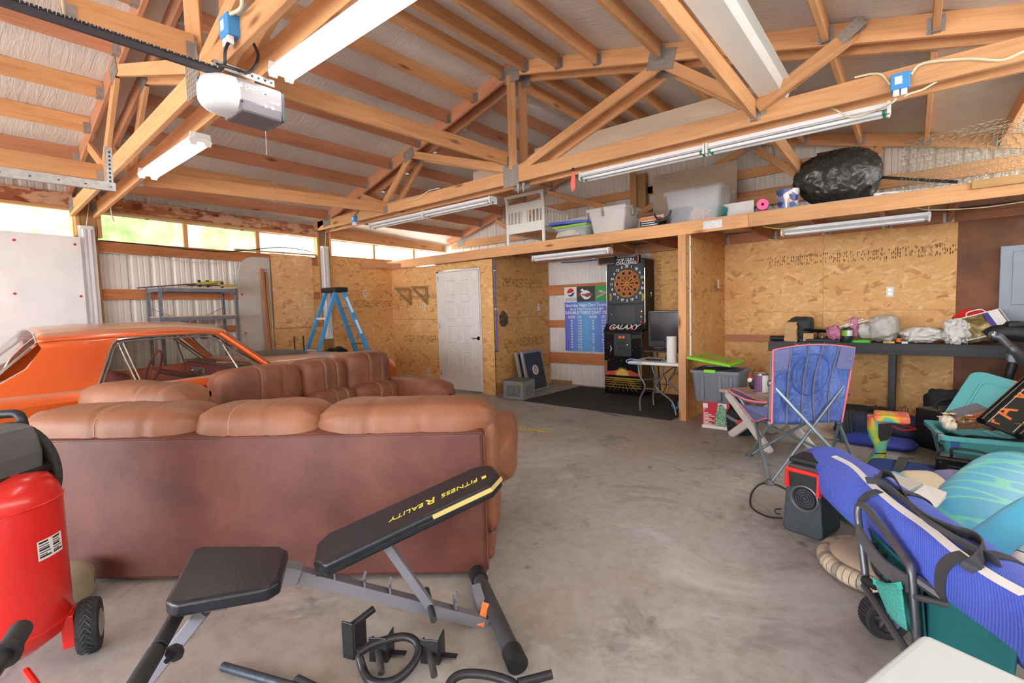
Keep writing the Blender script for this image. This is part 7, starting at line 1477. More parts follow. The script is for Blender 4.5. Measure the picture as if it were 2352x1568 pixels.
X = axes((l0+l1)/2+((l3-l0).normalized())*.27, (l1-l0), (l3-l0)); La = (l1-l0).length
def rr2(a, b2, r, n=6):
    o = []
    for cx_, cy_, st in ((a-r, b2-r, 0), (-a+r, b2-r, 1), (-a+r, -b2+r, 2), (a-r, -b2+r, 3)): o += [(cx_+r*math.cos((st+j/n)*PI/2), cy_+r*math.sin((st+j/n)*PI/2)) for j in range(n+1)]
    return o
q.prism(rr2(La/2+.04, .27, .1), .025, X); q.build('lid', 'tote_teal', t, smooth=.5, bevel=.006)
q = MB(); q.tube([X @ V((x_, y_, -.016)) for x_, y_ in rr2(La/2-.08, .17, .08)], .012, 6, closed=True); q.tube([X @ V((x_, y_, .016)) for x_, y_ in rr2(La/2-.08, .17, .08)], .012, 6, closed=True); q.build('lid_rib', 'tote_teal', t)
# decorations: pumpkins, flowers, twigs, little box
def pumpkin(c, r, m, label):
    t = thing('pumpkin', label, 'pumpkin', c, 'small decorative pumpkins'); q = MB()
    def f(p, h): a_ = math.atan2(p.y, p.x); return p*(1-.10*abs(math.sin(a_*4)))
    q.soft(T(*c), (2*r, 2*r, 1.5*r), (1, 1), 40, 14, fn=f); q.build('rind', m, t); MB().tube([c+V((0, 0, r*.6)), c+V((.01, 0, r*.95))], [r*.18, r*.1], 8).build('stem', 'post', t)
M['pumpkin_white'] = mat('cream_pumpkin', (232, 220, 204), .6, 0, .05, 8); M['pumpkin_orange'] = mat('orange_pumpkin', (206, 122, 62), .5, 0, .1, 8)
def td(px, py, d): return oD(px, py, d*.885)
pumpkin(td(2176, 965, 4.38), .052, 'pumpkin_white', 'upper cream pumpkin at the left end of the turquoise tote'); pumpkin(td(2184, 978, 4.33), .05, 'pumpkin_white', 'lower cream pumpkin at the left end of the turquoise tote'); pumpkin(td(2310, 988, 4.05), .035, 'pumpkin_white', 'small cream pumpkin in the middle of the turquoise tote'); pumpkin(td(2335, 987, 4.02), .035, 'pumpkin_white', 'small cream pumpkin near the right edge of the turquoise tote'); pumpkin(td(2275, 966, 4.2), .05, 'pumpkin_orange', 'striped orange pumpkin leaning on the black lettered sign')
def flowers(c, label, cols, seed):
    t = thing('flower_bunch', label, 'flowers', c, 'artificial flower bunches in the turquoise tote'); rr_ = random.Random(seed)
    for i in range(7):
        p = c+V((rr_.uniform(-.09, .09), rr_.uniform(-.05, .05), rr_.uniform(-.01, .045))); q = MB()
        for k in range(7):
            a_ = 2*PI*k/7; d = V((math.cos(a_), math.sin(a_), .5)).normalized(); s_ = V((-math.sin(a_), math.cos(a_), 0)); r = .032; q.add([p, p+d*r*.6+s_*r*.35, p+d*r, p+d*r*.6-s_*r*.35], [(0, 1, 2, 3)])
        q.soft(T(*(p+V((0, 0, .012)))), (.018, .018, .014), (1, 1), 8, 5); q.build('blossom', cols[i % len(cols)], t, smooth=0)
M['fl_o'] = mat('orange_petals', (226, 98, 48), .7, 0, .1, 20); M['fl_w'] = mat('cream_petals', (236, 214, 184), .7, 0, .1, 20); M['fl_g'] = mat('olive_leaves', (140, 150, 56), .7, 0, .15, 20); M['fl_r'] = mat('crimson_petals', (150, 36, 48), .7, 0, .1, 20)
flowers(td(2195, 966, 4.34), 'yellow-green leafy bunch beside the cream pumpkins', ['fl_g', 'fl_g', 'fl_w'], 3); flowers(td(2222, 968, 4.30), 'orange blossom bunch in front of the little wooden box', ['fl_o', 'fl_o', 'fl_w'], 5); flowers(td(2246, 972, 4.22), 'orange and olive bunch right of the little wooden box', ['fl_o', 'fl_g', 'fl_w'], 7); flowers(td(2280, 988, 4.1), 'crimson bunch lying along the front rim of the turquoise tote', ['fl_r', 'fl_r', 'fl_g'], 9)
q = MB()
for k in range(14): rr_ = random.Random(k); a_ = td(2195+rr_.uniform(0, 10), 980+rr_.uniform(-5, 5), 4.28); b2 = td(2360, 980+rr_.uniform(-9, 9), 3.95); q.tube(smoothpath([a_, a_.lerp(b2, .4)+V((0, 0, rr_.uniform(-.01, .025))), b2], 4), .004, 5)
tag(q.build('twig_garland', mat('brown_twigs', (120, 84, 62), .8, 0, .15, 20)), 'brown twig garland lying across the turquoise tote', 'twigs')
X = axes(td(2224, 955, 4.36), V((.8, .3, .35)), V((-.3, .8, .1))); t = thing('small_crate', 'little grey-edged wooden box tipped among the autumn flowers', 'box', td(2224, 955, 4.36)); MB().box((0, 0, 0), (.2, .12, .09), X).build('body', 'lumber_red', t, smooth=0); MB().box((0, 0, .05), (.21, .13, .012), X).build('rim', 'tote_grey', t, smooth=0)
q = MB(); q.soft(Xt @ T(Lt*.5, Wt*.5, zt9-.12), (Lt-.1, Wt-.1, .14), (.3, .6), 24, 8, .3, 5, 3); tag(q.build('decoration_filler', 'forest'), 'dark mixed decorations filling the turquoise tote', 'decorations')
# lettered sign
s0, s1, s2, s3 = td(2246, 962, 4.15), td(2352, 867, 4.3), td(2420, 930, 4.0), td(2322, 1040, 3.85)
t = thing('halloween_sign', 'black padded sign with orange letters leaning in the turquoise tote', 'sign', s0); ux = (s1-s0).normalized(); uy = (s3-s0); uy = (uy-ux*uy.dot(ux)).normalized(); X = axes(s0, ux, uy); nz = ux.cross(uy); Ls = (s1-s0).length+.25
q = MB(); q.bb((-.02, 0, -.012), (Ls, .27, .012), X); q.build('board', 'ink', t, smooth=0, bevel=.008)
sgn = -1 if nz.dot(EYE-s0) < 0 else 1
for y_, m_ in ((.025, 'black_gloss'), (.245, 'black_gloss')): q = MB(); q.tube([X @ V((-.02, y_, .015*sgn)), X @ V((Ls, y_, .015*sgn))], .028, 10); q.build('padded_edge', m_, t)
for y_ in (.06, .205): MB().beam(X @ V((0, y_, .013*sgn)), X @ V((Ls, y_, .013*sgn)), .004, .003).build('white_piping', 'white_plastic', t, smooth=0)
tx = (s3-s0).normalized() if 0 else None
ld = oD(2352, 900, 4.0)-oD(2252, 935, 4.0); M['letter_orange'] = mat('orange_glitter_letters', (228, 118, 44), .6, 0, .2, 60)
def onsign(px, py): return oP(px, py, s0+nz*sgn*.0135, nz)
lx = (onsign(2340, 905)-onsign(2295, 965)).normalized(); ly = nz*sgn; ly = ly.cross(lx)
text('lettering', 'A', 'letter_orange', t, onsign(2306, 945), lx, ly, .19, off=.002); text('lettering', 'W', 'letter_orange', t, onsign(2349, 900), lx, ly, .19, off=.002); text('lettering', 'r', 'letter_orange', t, onsign(2284, 968), lx, ly, .10, off=.002)
# heater box
a, b_ = oZ(2150, 1085), oZ(2232, 1118); a = oD(2150, 1085, 3.75); a.z = 0; e_ = V((.80, .60, 0)); X = axes(a, V((.93, -.36, 0)), V((.36, .93, 0)))
c0 = oZ(2150, 1082); dx = V((.85, -.10, 0)).normalized()
X = axes(V((oD(2147, 1085, 3.5).x, oD(2147, 1085, 3.5).y, 0)), dx, V((-dx.y, dx.x, 0))); zt_h = oP(2150, 1046, X.translation, V((.0, 1, 0))).z; zb_h = max(.0, oP(2148, 1085, X.translation, V((0, 1, 0))).z)
Wh = .34
t = thing('utility_heater', 'small black metal heater with slotted front and top handle before the turquoise tote', 'heater', X.translation); q = MB(); q.bb((0, 0, 0), (Wh, .2, zt_h), X); q.build('shell', 'black_gloss', t, smooth=0, bevel=.02)
for cx_ in (.1, .24):
    for k in range(5): MB().box((0, 0, 0), (.07, .004, .006), X @ T(cx_, -.001, zt_h*.35+.022*k)).build('slot', 'gunmetal', t, smooth=0)
for cx_ in (.03, .17, .31): MB().soft(X @ T(cx_, -.002, zt_h*.82), (.01, .006, .01), (1, 1), 8, 5).build('rivet', 'chrome', t)
q = MB(); q.tube(smoothpath([X @ V((.08, .1, zt_h)), X @ V((.09, .1, zt_h+.045)), X @ V((.25, .1, zt_h+.045)), X @ V((.26, .1, zt_h))], 5), .009, 8); q.build('handle', 'black', t)
# hub, bags, green poles, white board behind the chair
p = oZ(2012, 960); t = thing('plastic_pan', 'upturned black ribbed pan on the floor under the workbench', 'pan', (p.x, 6.2, 0)); hp2 = oY(2012, 938, 6.2).z; q = MB(); rp = .17; cxp = oY(2012, 950, 6.2).x; q.lathe([(rp, 0), (rp+.01, hp2*.55), (rp-.01, hp2*.8), (rp*.8, hp2*.95), (rp*.5, hp2), (0, hp2)], T(cxp, 6.2, 0), 30); q.build('shell', 'black', t)
q = MB()
for k in range(8): q.box((rp*.5*math.cos(k*PI/4), rp*.5*math.sin(k*PI/4), hp2+.004), (.12, .01, .008), T(cxp, 6.2, 0) @ RZ(0))
q.build('rib', 'black', t, smooth=0)
def floorlump(name, label, px, py, w, d, h, m, cat='bag', seed=0, rot=0, p=(.6, .6), wr=.2, part='body', grp=None):
    c = oZ(px, py); t = thing(name, label, cat, c, grp); q = MB(); q.soft(T(c.x, c.y, h/2) @ RZ(rot), (w, d, h), p, 36, 18, wr, 3, seed); q.build(part, m, t, smooth=1.2); return t
M['navy'] = mat('navy_nylon', (44, 52, 84), .65, 0, .15, 12, .3, 50); M['royal'] = mat('royal_blue_nylon', (52, 70, 168), .5, 0, .12, 10, .3, 50); M['deep_blue'] = mat('deep_blue_canvas', (36, 66, 132), .75, 0, .1, 10, .2, 120)
floorlump('cloth_bag', 'dark blue-grey bag behind the tie-dye hoverboard on its left', 1968, 1000, .34, .3, .24, 'navy', seed=3, wr=.25); t = floorlump('cloth_bag', 'navy bag with red trim right of the tie-dye hoverboard', 2082, 1006, .42, .3, .2, 'navy', seed=5, rot=.3, wr=.3)
for k in range(2): c = oZ(2072+20*k, 1012-6*k); MB().tube(smoothpath([c+V((-.12, -.14, .18)), c+V((0, -.17, .14)), c+V((.1, -.15, .16))], 5), .008, 6).build('red_trim', 'red', t)
floorlump('cloth_sack', 'flat royal blue sack under the hoverboard', 2010, 1022, .62, .3, .09, 'royal', seed=7, rot=-.25, wr=.2); floorlump('carry_tray', 'low dark folding tray behind the camp chair', 1960, 965, .3, .4, .16, 'dark_cloth', cat='tray', seed=9, p=(.3, .4), wr=.05)
c = oZ(1943, 1018); t = thing('folding_poles', 'dark green folded poles standing behind the camp chair', 'poles', c)
for k in range(4): MB().cyl(c+V((.025*k-.03, .015*k, 0)), c+V((.02*k-.05, .02*k+.05, .34-.02*k)), .013, n=8).build('pole', mat('dark_green_paint', (62, 84, 72), .5, 0, .1, 10) if k == 0 else 'forest', t)
a_ = [oZ(*p) for p in ((1812, 972), (1930, 955), (1990, 992), (1940, 1012), (1880, 1002))]; q = MB(); X = T(0, 0, .004); q.prism([(p.x, p.y) for p in a_], .008, X); tag(q.build('white_sheet', 'white_wood', smooth=0), 'pale flat board on the floor behind the camp chair', 'board')
p = oZ(1790, 995); o = MB().soft(T(p.x, p.y, .02), (.05, .05, .035), (.8, .8), 14, 8).build('yellow_cap', 'yellow'); tag(o, 'tiny yellow cap on the floor under the camp chair', 'cap')
# tie-dye hoverboard standing on end
N = NT('tie_dye_print'); tc = N.n('TexCoord'); mp = N.n('Mapping'); mp.inputs['Scale'].default_value = (3, 3, 3); N.l(tc.outputs['Object'], mp.inputs[0]); w = N.n('TexNoise', i_Scale=1.1, i_Detail=3.0); N.l(mp.outputs[0], w.inputs['Vector'])
sp = N.n('SeparateXYZ'); N.l(tc.outputs['Object'], sp.inputs[0]); ad = N.n('Math', operation='MULTIPLY_ADD'); ad.inputs[1].default_value = 1.0; na = N.n('Math', operation='MULTIPLY_ADD'); na.inputs[1].default_value = 2.4; na.inputs[2].default_value = -.66; N.l(w.outputs['Fac'], na.inputs[0]); N.l(sp.outputs['Z'], ad.inputs[0]); N.l(na.outputs[0], ad.inputs[2])
N.l(N.ramp(ad.outputs[0], [(.42, lin((226, 80, 90))), (.52, lin((92, 170, 214))), (.66, lin((126, 196, 90))), (.78, lin((232, 202, 70))), (.90, lin((236, 130, 60))), (1.0, lin((232, 92, 130)))]), N.b.inputs['Base Color']); N.b.inputs['Roughness'].default_value = .4; M['tiedye'] = N.m
hb0 = oZ(2010, 1066); hb0 = oD(2012, 1066, 4.0); hb0.z = 0
t = thing('hoverboard', 'tie-dye hoverboard standing on end behind the long blue bag', 'hoverboard', hb0)
def hx(px, py): return oP(px, py, hb0, (.05, -1, 0))
cxh = hx(2020, 960); sd2 = V((1, .05, 0)).normalized(); fw2 = V((.05, -1, 0)).normalized()
zz = lambda py: hx(2020, py).z
rows = [(1066, 1988, 2032), (1050, 1996, 2034), (1036, 2008, 2036), (1020, 2006, 2038), (1004, 1996, 2044), (990, 1992, 2048), (974, 1992, 2049), (960, 1992, 2050), (956, 1992, 2050)]
q = MB(); vs = []; nr = 16
for py, xa_, xb2 in rows:
    l_, r_ = hx(xa_, py), hx(xb2, py); c = (l_+r_)/2; hw = (r_-l_).length/2
    for k in range(nr): a_ = 2*PI*k/nr; vs.append(c+sd2*hw*math.copysign(abs(math.cos(a_))**.6, math.cos(a_))+fw2*.075*math.copysign(abs(math.sin(a_))**.6, math.sin(a_)))
q.add(vs, [(i*nr+k, i*nr+(k+1) % nr, (i+1)*nr+(k+1) % nr, (i+1)*nr+k) for i in range(len(rows)-1) for k in range(nr)]+[tuple(range(nr))[::-1], tuple((len(rows)-1)*nr+k for k in range(nr))]); o = q.build('shell', 'tiedye', t, smooth=1.0)
q = MB(); pp_ = [hx(*p)+fw2*.083 for p in ((2017, 969), (2047, 968), (2046, 995), (2040, 1004), (2022, 1008), (2017, 998))]; q.add(pp_+[p-fw2*.02 for p in pp_], [tuple(range(6))]+[tuple(range(6, 12))[::-1]]+[(k, (k+1) % 6, 6+(k+1) % 6, 6+k) for k in range(6)]); q.build('foot_pad', 'rubber', t, smooth=0)
q = MB(); q.bb((-.04, -.13, -.0), (.19, .11, .055), axes(hx(2020, 962), sd2, -fw2)); q.build('wheel_guard', 'tiedye', t, smooth=0, bevel=.015)
q = MB(); q.lathe([(0, -.03), (.075, -.03), (.08, 0), (.075, .03), (0, .03)], axes(hx(2022, 966)+fw2*-.02+V((0, 0, -.02)), fw2, UZ) , 24); q.build('wheel', 'rubber', t)
MB().tube([hx(x_, 1036)+fw2*.072 for x_ in (2009, 2022, 2035)], .006, 6).build('hinge_line', 'black', t)
# ---- black party speaker with red handle
F0, F1, F2 = oZ(1796, 1214), oZ(1890, 1246), oZ(1928, 1212); ex2 = (F1-F0).normalized(); dp = V((-ex2.y, ex2.x, 0)); Ws = (F1-F0).length; Ds = .24; hs = oP(1806, 1062, F0, dp).z
t = thing('party_speaker', 'black portable speaker with a red handle at the far end of the long blue bag', 'speaker', (F0+F1)/2); X = axes(F0, ex2, dp)
q = MB(); q.prism([(0, .02), (.02, 0), (Ws-.02, 0), (Ws, .02), (Ws-.015, hs*.55), (Ws-.03, hs), (.03, hs), (.015, hs*.55)], Ds, axes(X @ V((0, Ds/2, 0)), ex2, UZ)); M['spk'] = mat('dusty_charcoal_plastic', (58, 64, 68), .55, 0, .15, 40, .15, 160); q.build('cabinet', 'spk', t, smooth=0, bevel=.012)
q = MB(); q.bb((.02, .03, hs), (Ws-.02, Ds-.03, hs+.03), X); q.build('control_panel', 'black', t, smooth=0, bevel=.01)
zc9 = hs*.40; q = MB(); q.lathe([(.0, -.02), (.03, -.012), (.062, .0), (.07, .004), (.078, 0)], axes(X @ V((Ws*.56, -.004, zc9+.06)), ex2, UZ) , 32, close=False); q.build('driver_cone', 'black', t); MB().tube([axes(X @ V((Ws*.56, -.006, zc9+.06)), ex2, UZ) @ V((.072*math.cos(2*PI*k/32), .072*math.sin(2*PI*k/32), 0)) for k in range(32)], .006, 6, closed=True).build('driver_ring', 'gunmetal', t)
for k in range(1, 5): MB().tube([axes(X @ V((Ws*.56, -.006, zc9+.06)), ex2, UZ) @ V((.014*k*math.cos(2*PI*j/24), .014*k*math.sin(2*PI*j/24), 0)) for j in range(24)], .0025, 5, closed=True).build('grille_ring', 'black', t)
q = MB(); q.tube([X @ V(p) for p in ((.035, -.012, hs*.68), (.035, -.014, hs*.93), (Ws-.02, -.014, hs*.93), (Ws-.02, -.012, hs*.63))], .016, 8); q.build('red_handle', 'red', t, smooth=.5); MB().bb((.05, -.004, hs*.68), (Ws-.04, .002, hs*.9), X).build('handle_recess', 'black', t, smooth=0)
q = MB(); q.tube(smoothpath([oZ(1796, 1190, .03), oZ(1760, 1185, .006), oZ(1727, 1165, .006), oZ(1726, 1135, .006), oZ(1745, 1112, .006), oZ(1770, 1110, .006), oZ(1796, 1118, .006), oZ(1830, 1140, .006)], 6), .0055, 7); q.tube(smoothpath([oZ(1792, 1180, .02), oZ(1782, 1178, .03), oZ(1780, 1170, .03), oZ(1794, 1168, .03)], 5), .004, 6); tag(q.build('power_lead', 'black'), 'black power lead looping on the floor left of the speaker', 'cable')
# ---- round cushion, magazines
cc = oZ(2030, 1300, .05); t = thing('round_cushion', 'round beige chair cushion with a striped rolled rim on the floor', 'cushion', (cc.x, cc.y, 0)); q = MB(); Rc = (oZ(1893, 1270, .05)-cc).length; M['beige'] = mat('beige_canvas', (190, 172, 144), .85, 0, .07, 8, .2, 120)
q.lathe([(0, .10), (Rc*.5, .105), (Rc*.85, .10), (Rc*.93, .085), (Rc*.9, .02), (0, .01)], T(cc.x, cc.y, 0), 48); q.build('cushion_top', 'beige', t)
n_ = 56
for k in range(n_):
    a0, a1 = 2*PI*k/n_, 2*PI*(k+.97)/n_; q = MB(); q.tube([V((cc.x+(Rc*.97)*math.cos(a_), cc.y+Rc*.97*math.sin(a_), .052)) for a_ in (a0, (a0+a1)/2, a1)], .042, 10, caps=False); q.build('rim_stripe', ('rim_light', 'rim_mid', 'rim_dark', 'rim_mid')[k % 4] if 0 else ('beige', 'board_grey', 'beige', 'galv_dull')[k % 4], t)
p = oZ(1935, 1160, .1)
for k, (c_, l) in enumerate((((40, 150, 80), 'green magazine edge under the long blue bag'), ((230, 120, 50), 'orange magazine edge under the long blue bag'), ((196, 196, 196), 'pale folded sheet under the long blue bag'))): c = oZ(1940, 1185); o = MB().box((0, 0, 0), (.3, .22, .012), T(c.x+.1, c.y+.05, .012+.018*k) @ RZ(.5+.1*k)).build('magazine', mat('magazine_%d' % k, c_, .5, 0, .05, 5), smooth=0); tag(o, l, 'magazine')
c = oZ(1945, 1160); o = MB().soft(T(c.x+.06, c.y+.02, .11), (.24, .2, .09), (.5, .5), 20, 10, .1, 3, 2).build('blue_towel', 'royal'); tag(o, 'folded blue ribbed towel under the long blue bag', 'towel')
# ---- long blue bag on the folding wagon
M['bag_blue'] = None
N = NT('blue_ripstop_nylon'); b = N.b; v = N.coord(); b.inputs['Roughness'].default_value = .5; wv = N.n('TexWave', i_Scale=55.0); wv.bands_direction = 'X'; N.l(v, wv.inputs['Vector'])
N.l(N.mix(.35, N.ramp(N.noise(v, 3, 3), [(.3, lin((66, 90, 206))), (.7, lin((86, 112, 228)))]), N.ramp(wv.outputs['Fac'], [(.3, lin((64, 84, 200))), (.7, lin((124, 146, 240)))])), b.inputs['Base Color']); N.bump(N.noise(v, 7, 4, .6, 1.0), .35, .03); M['bag_blue'] = N.m
e0, e1 = oD(1885, 1060, 3.10), oD(2345, 1402, 1.40); e1 = e1+(e1-e0)*.12; ax = (e1-e0).normalized(); Lb_ = (e1-e0).length; rb = .136
t = thing('long_blue_bag', 'long bright blue canopy bag with grey straps lying across the folding wagon', 'bag', (e0+e1)/2)
upv = (UZ-ax*ax.z).normalized(); sdv = ax.cross(upv)
def bagp(u, a_, k=1.0):
    r = rb*(.92+.10*math.sin(u*5))*(1 if u > .04 else (.75+.25*u/.04)); r *= 1+.05*noise.noise(V((u*9, math.cos(a_)*1.5, math.sin(a_)*1.5)))
    c = e0+ax*(u*Lb_)+V((0, 0, -.008*math.sin(PI*u))); ca, sa = math.cos(a_), math.sin(a_)
    return c+(sdv*math.copysign(abs(ca)**.75, ca)*1.0+upv*math.copysign(abs(sa)**.75, sa)*.92)*r*k
q = MB(); q.grid(lambda u, b2: bagp(u, 2*PI*b2), 60, 36, cv=True); n = 36
q.add([bagp(0, 2*PI*k/n) for k in range(n)], [tuple(range(n))]); q.add([bagp(1, 2*PI*k/n) for k in range(n)], [tuple(range(n))[::-1]])
q.build('fabric_tube', 'bag_blue', t, smooth=1.2, X=None)
aw = math.atan2((EYE-(e0+e1)/2).dot(upv), (EYE-(e0+e1)/2).dot(sdv)); 
az = aw+.28*(1 if (sdv.dot(_r) > 0) else -1) if 0 else None
def ang_for(px, py, u):
    best = None
    for k in range(72):
        a_ = 2*PI*k/72; p = bagp(u, a_); d = p-EYE; w_ = d.dot(_f); x_, y_ = 1176+FPX*d.dot(_r)/w_, 784-FPX*d.dot(_u)/w_
        nn_ = (p-(e0+ax*(u*Lb_))).dot(-d)
        if nn_ > 0 and (best is None or (x_-px)**2+(y_-py)**2 < best[0]): best = ((x_-px)**2+(y_-py)**2, a_)
    return best[1] if best else aw
def surf(px, py, k=1.015):
    best = (1e9, None)
    for i in range(3, 101):
        u = i/100; c = e0+ax*(u*Lb_)
        for j in range(60):
            a_ = 2*PI*j/60; p = bagp(u, a_, k); d = p-EYE
            if (p-c).dot(d) > 0: continue
            w_ = d.dot(_f); e = (1176+FPX*d.dot(_r)/w_-px)**2+(784-FPX*d.dot(_u)/w_-py)**2
            if e < best[0]: best = (e, p, u, a_, (p-c).normalized())
    return best
sp_ = [surf(*q_) for q_ in ((1915, 1046), (1955, 1070), (2000, 1108), (2060, 1162), (2130, 1212), (2200, 1266), (2275, 1318), (2350, 1366))]
MB().ribbon(smoothpath([q_[1] for q_ in sp_], 5), .026, .004, [ax.cross(q_[4]) for q_ in sp_ for _ in range(5)][:36]).build('white_stripe', 'white_plastic', t, smooth=0)
M['strap'] = mat('dark_grey_webbing', (70, 70, 74), .75, 0, .08, 20, .2, 200)
def upos(px, py):
    best = (1e9, 0)
    for k in range(101):
        p = e0+ax*(k/100*Lb_); d = p-EYE; w_ = d.dot(_f); x_, y_ = 1176+FPX*d.dot(_r)/w_, 784-FPX*d.dot(_u)/w_; best = min(best, ((x_-px)**2+(y_-py)**2, k/100))
    return best[1]
u1, u2 = surf(1972, 1165)[2], surf(2165, 1330)[2]
for u in (u1, u2): MB().ribbon([bagp(u+.015*math.sin(2*PI*k/40), 2*PI*k/40, 1.03) for k in range(41)], .055, .005, ax).build('strap_loop', 'strap', t, smooth=0)
def over(px, py, up=.03): q_ = surf(px, py); d = (q_[1]-EYE).dot(_f)-up; return oD(px, py, d)
hp1 = [over(*q_) for q_ in ((1992, 1108, .01), (2030, 1116), (2075, 1150), (2130, 1195), (2190, 1222), (2238, 1236), (2262, 1258), (2252, 1285), (2225, 1312, .012))]
MB().ribbon(smoothpath(hp1, 6), .055, .005, (_u-_r*.3)).build('carry_handle', 'strap', t, smooth=0)
hp2 = [over(*q_) for q_ in ((2015, 1112, .01), (2028, 1088), (2050, 1092), (2075, 1130), (2110, 1180), (2170, 1222), (2240, 1262), (2295, 1290))]
MB().ribbon(smoothpath(hp2, 6), .036, .005, (_u-_r*.5)).build('carry_handle', 'strap', t, smooth=0)
# ---- folding wagon
t = thing('folding_wagon', 'folding wagon with grey tube frame, teal fabric and a black wheel under the blue bag', 'wagon', oZ(2035, 1470)); M['motor2'] = mat('dark_grey_hub', (112, 112, 116), .5, .1, .1, 10); M['wagon_teal'] = mat('teal_wagon_fabric', (24, 112, 116), .75, 0, .12, 10, .25, 120); M['mesh_teal'] = mat('teal_mesh_pocket', (70, 160, 150), .8, 0, .25, 120); M['wtube'] = mat('hammered_grey_tube', (104, 104, 110), .4, .6, .08, 20)
fr2 = [oD(1990, 1338, 2.02), oD(1978, 1240, 2.06), oD(1970, 1175, 2.08), oD(1985, 1162, 2.05), oD(2040, 1230, 1.86), oD(2080, 1285, 1.74), oD(2094, 1318, 1.70), oD(2104, 1440, 1.68), oD(2108, 1500, 1.68)]
MB().tube(smoothpath(fr2, 5), .0145, 10).build('end_frame', 'wtube', t)
def tb(pts, nm='frame_tube', r=.011, m='wtube'): return MB().tube(pts, r, 8).build(nm, m, t)
tb([oD(1985, 1345, 2.0), oD(2080, 1490, 1.66), oD(2095, 1512, 1.62)], 'diagonal_leg', .014); tb([oD(2102, 1370, 1.68), oD(2200, 1395, 1.55)]); tb([oD(2105, 1330, 1.70), oD(2185, 1385, 1.6)], r=.018); tb([oD(2185, 1465, 1.7), oD(2280, 1430, 1.5)]); tb([oD(1985, 1330, 2.0), oD(2010, 1345, 1.95), oD(2030, 1340, 1.95)], 'hinge_bracket', .018, 'black')
wc = oD(2030, 1412, 1.97); wax = V((.50, -.85, -.0)).normalized(); Xw = axes(wc, V((wax.y*-1, wax.x, 0)), UZ); rw = max(.08, wc.z-.004)
wcen = V((wc.x, wc.y, rw)); Xw = axes(wcen, V((-wax.y, wax.x, 0)), UZ); 
wd_ = MB(); wd_.lathe([(rw*.62, -.035), (rw*.93, -.04), (rw, -.025), (rw, .025), (rw*.93, .04), (rw*.62, .035)], Xw, 40, close=False); wo = wd_.build('tyre', 'rubber', t)
q = MB()
for k in range(40): q.box((rw, 0, 0), (.008, rw*.08, .05), Xw @ RZ(2*PI*k/40))
o = q.build('tread', 'rubber', wo, smooth=0); o['kind'] = 'stuff'
q = MB(); q.lathe([(rw*.62, -.03), (rw*.55, .0), (rw*.62, .03)], Xw, 30, close=False); q.lathe([(0, -.03), (rw*.2, -.028), (rw*.2, .028), (0, .03)], Xw, 20)
for k in range(6): q.box((rw*.38, 0, 0), (rw*.42, rw*.13, .03), Xw @ RZ(2*PI*k/6))
q.build('spoked_hub', 'motor2', t, smooth=.6)
# second wheel and fabric
pA, pB, pC, pD = oD(1978, 1215, 2.05), oD(2092, 1330, 1.70), oD(2106, 1500, 1.67), oD(2030, 1400, 1.86)
q = MB(); q.grid(lambda a_, b2: pA.lerp(pB, a_).lerp(pD.lerp(pC, a_), b2)+V((.03, .02, 0))*(1+.5*math.sin(PI*a_)*math.sin(PI*b2)), 12, 10); o = q.build('end_fabric', 'wagon_teal', t, smooth=1.2); sm_ = o.modifiers.new('s', 'SOLIDIFY'); sm_.thickness = .006
pE, pF = oD(2330, 1445, 1.25), oD(2300, 1620, 1.25); pB2 = oD(2108, 1335, 1.71); pC2 = oD(2112, 1520, 1.68)
q = MB(); q.grid(lambda a_, b2: pB2.lerp(pE, a_).lerp(pC2.lerp(pF, a_), b2)+V((.02, .03, 0)), 12, 10); o = q.build('side_fabric', 'wagon_teal', t, smooth=1.2); sm_ = o.modifiers.new('s', 'SOLIDIFY'); sm_.thickness = .006
q = MB(); mA, mB, mC, mD = oD(2018, 1330, 1.86), oD(2082, 1340, 1.70), oD(2096, 1445, 1.67), oD(2050, 1400, 1.77); q.grid(lambda a_, b2: mA.lerp(mB, a_).lerp(mD.lerp(mC, a_), b2)+V((-.012, -.02, 0))*(1+.4*math.sin(PI*a_)), 10, 8); o = q.build('mesh_pocket', 'mesh_teal', t, smooth=1.2); sm_ = o.modifiers.new('s', 'SOLIDIFY'); sm_.thickness = .004
MB().ribbon([mA.lerp(mB, k/8)+V((-.014, -.024, -.012*math.sin(PI*k/8))) for k in range(9)], .022, .006, UZ).build('pocket_hem', mat('bright_teal_binding', (60, 186, 166), .7, 0, .05, 10), t, smooth=0)
MB().ribbon(smoothpath([pA+V((-.01, -.02, .0)), pA.lerp(pB, .5)+V((-.015, -.025, -.03)), pB+V((-.01, -.02, -.01))], 6), .06, .01, UZ).build('grey_top_band', 'gunmetal', t, smooth=0)
for pts in ([(2008, 1245), (2006, 1290), (2018, 1318), (2045, 1342), (2060, 1335)], [(2030, 1270), (2022, 1305), (2030, 1320)], [(2060, 1305), (2048, 1335), (2050, 1345)]): MB().ribbon(smoothpath([oD(x_, y_, 2.0-.3*(x_-2000)/110) for x_, y_ in pts], 5), .026, .005, _r).build('pull_strap', 'strap', t, smooth=0)
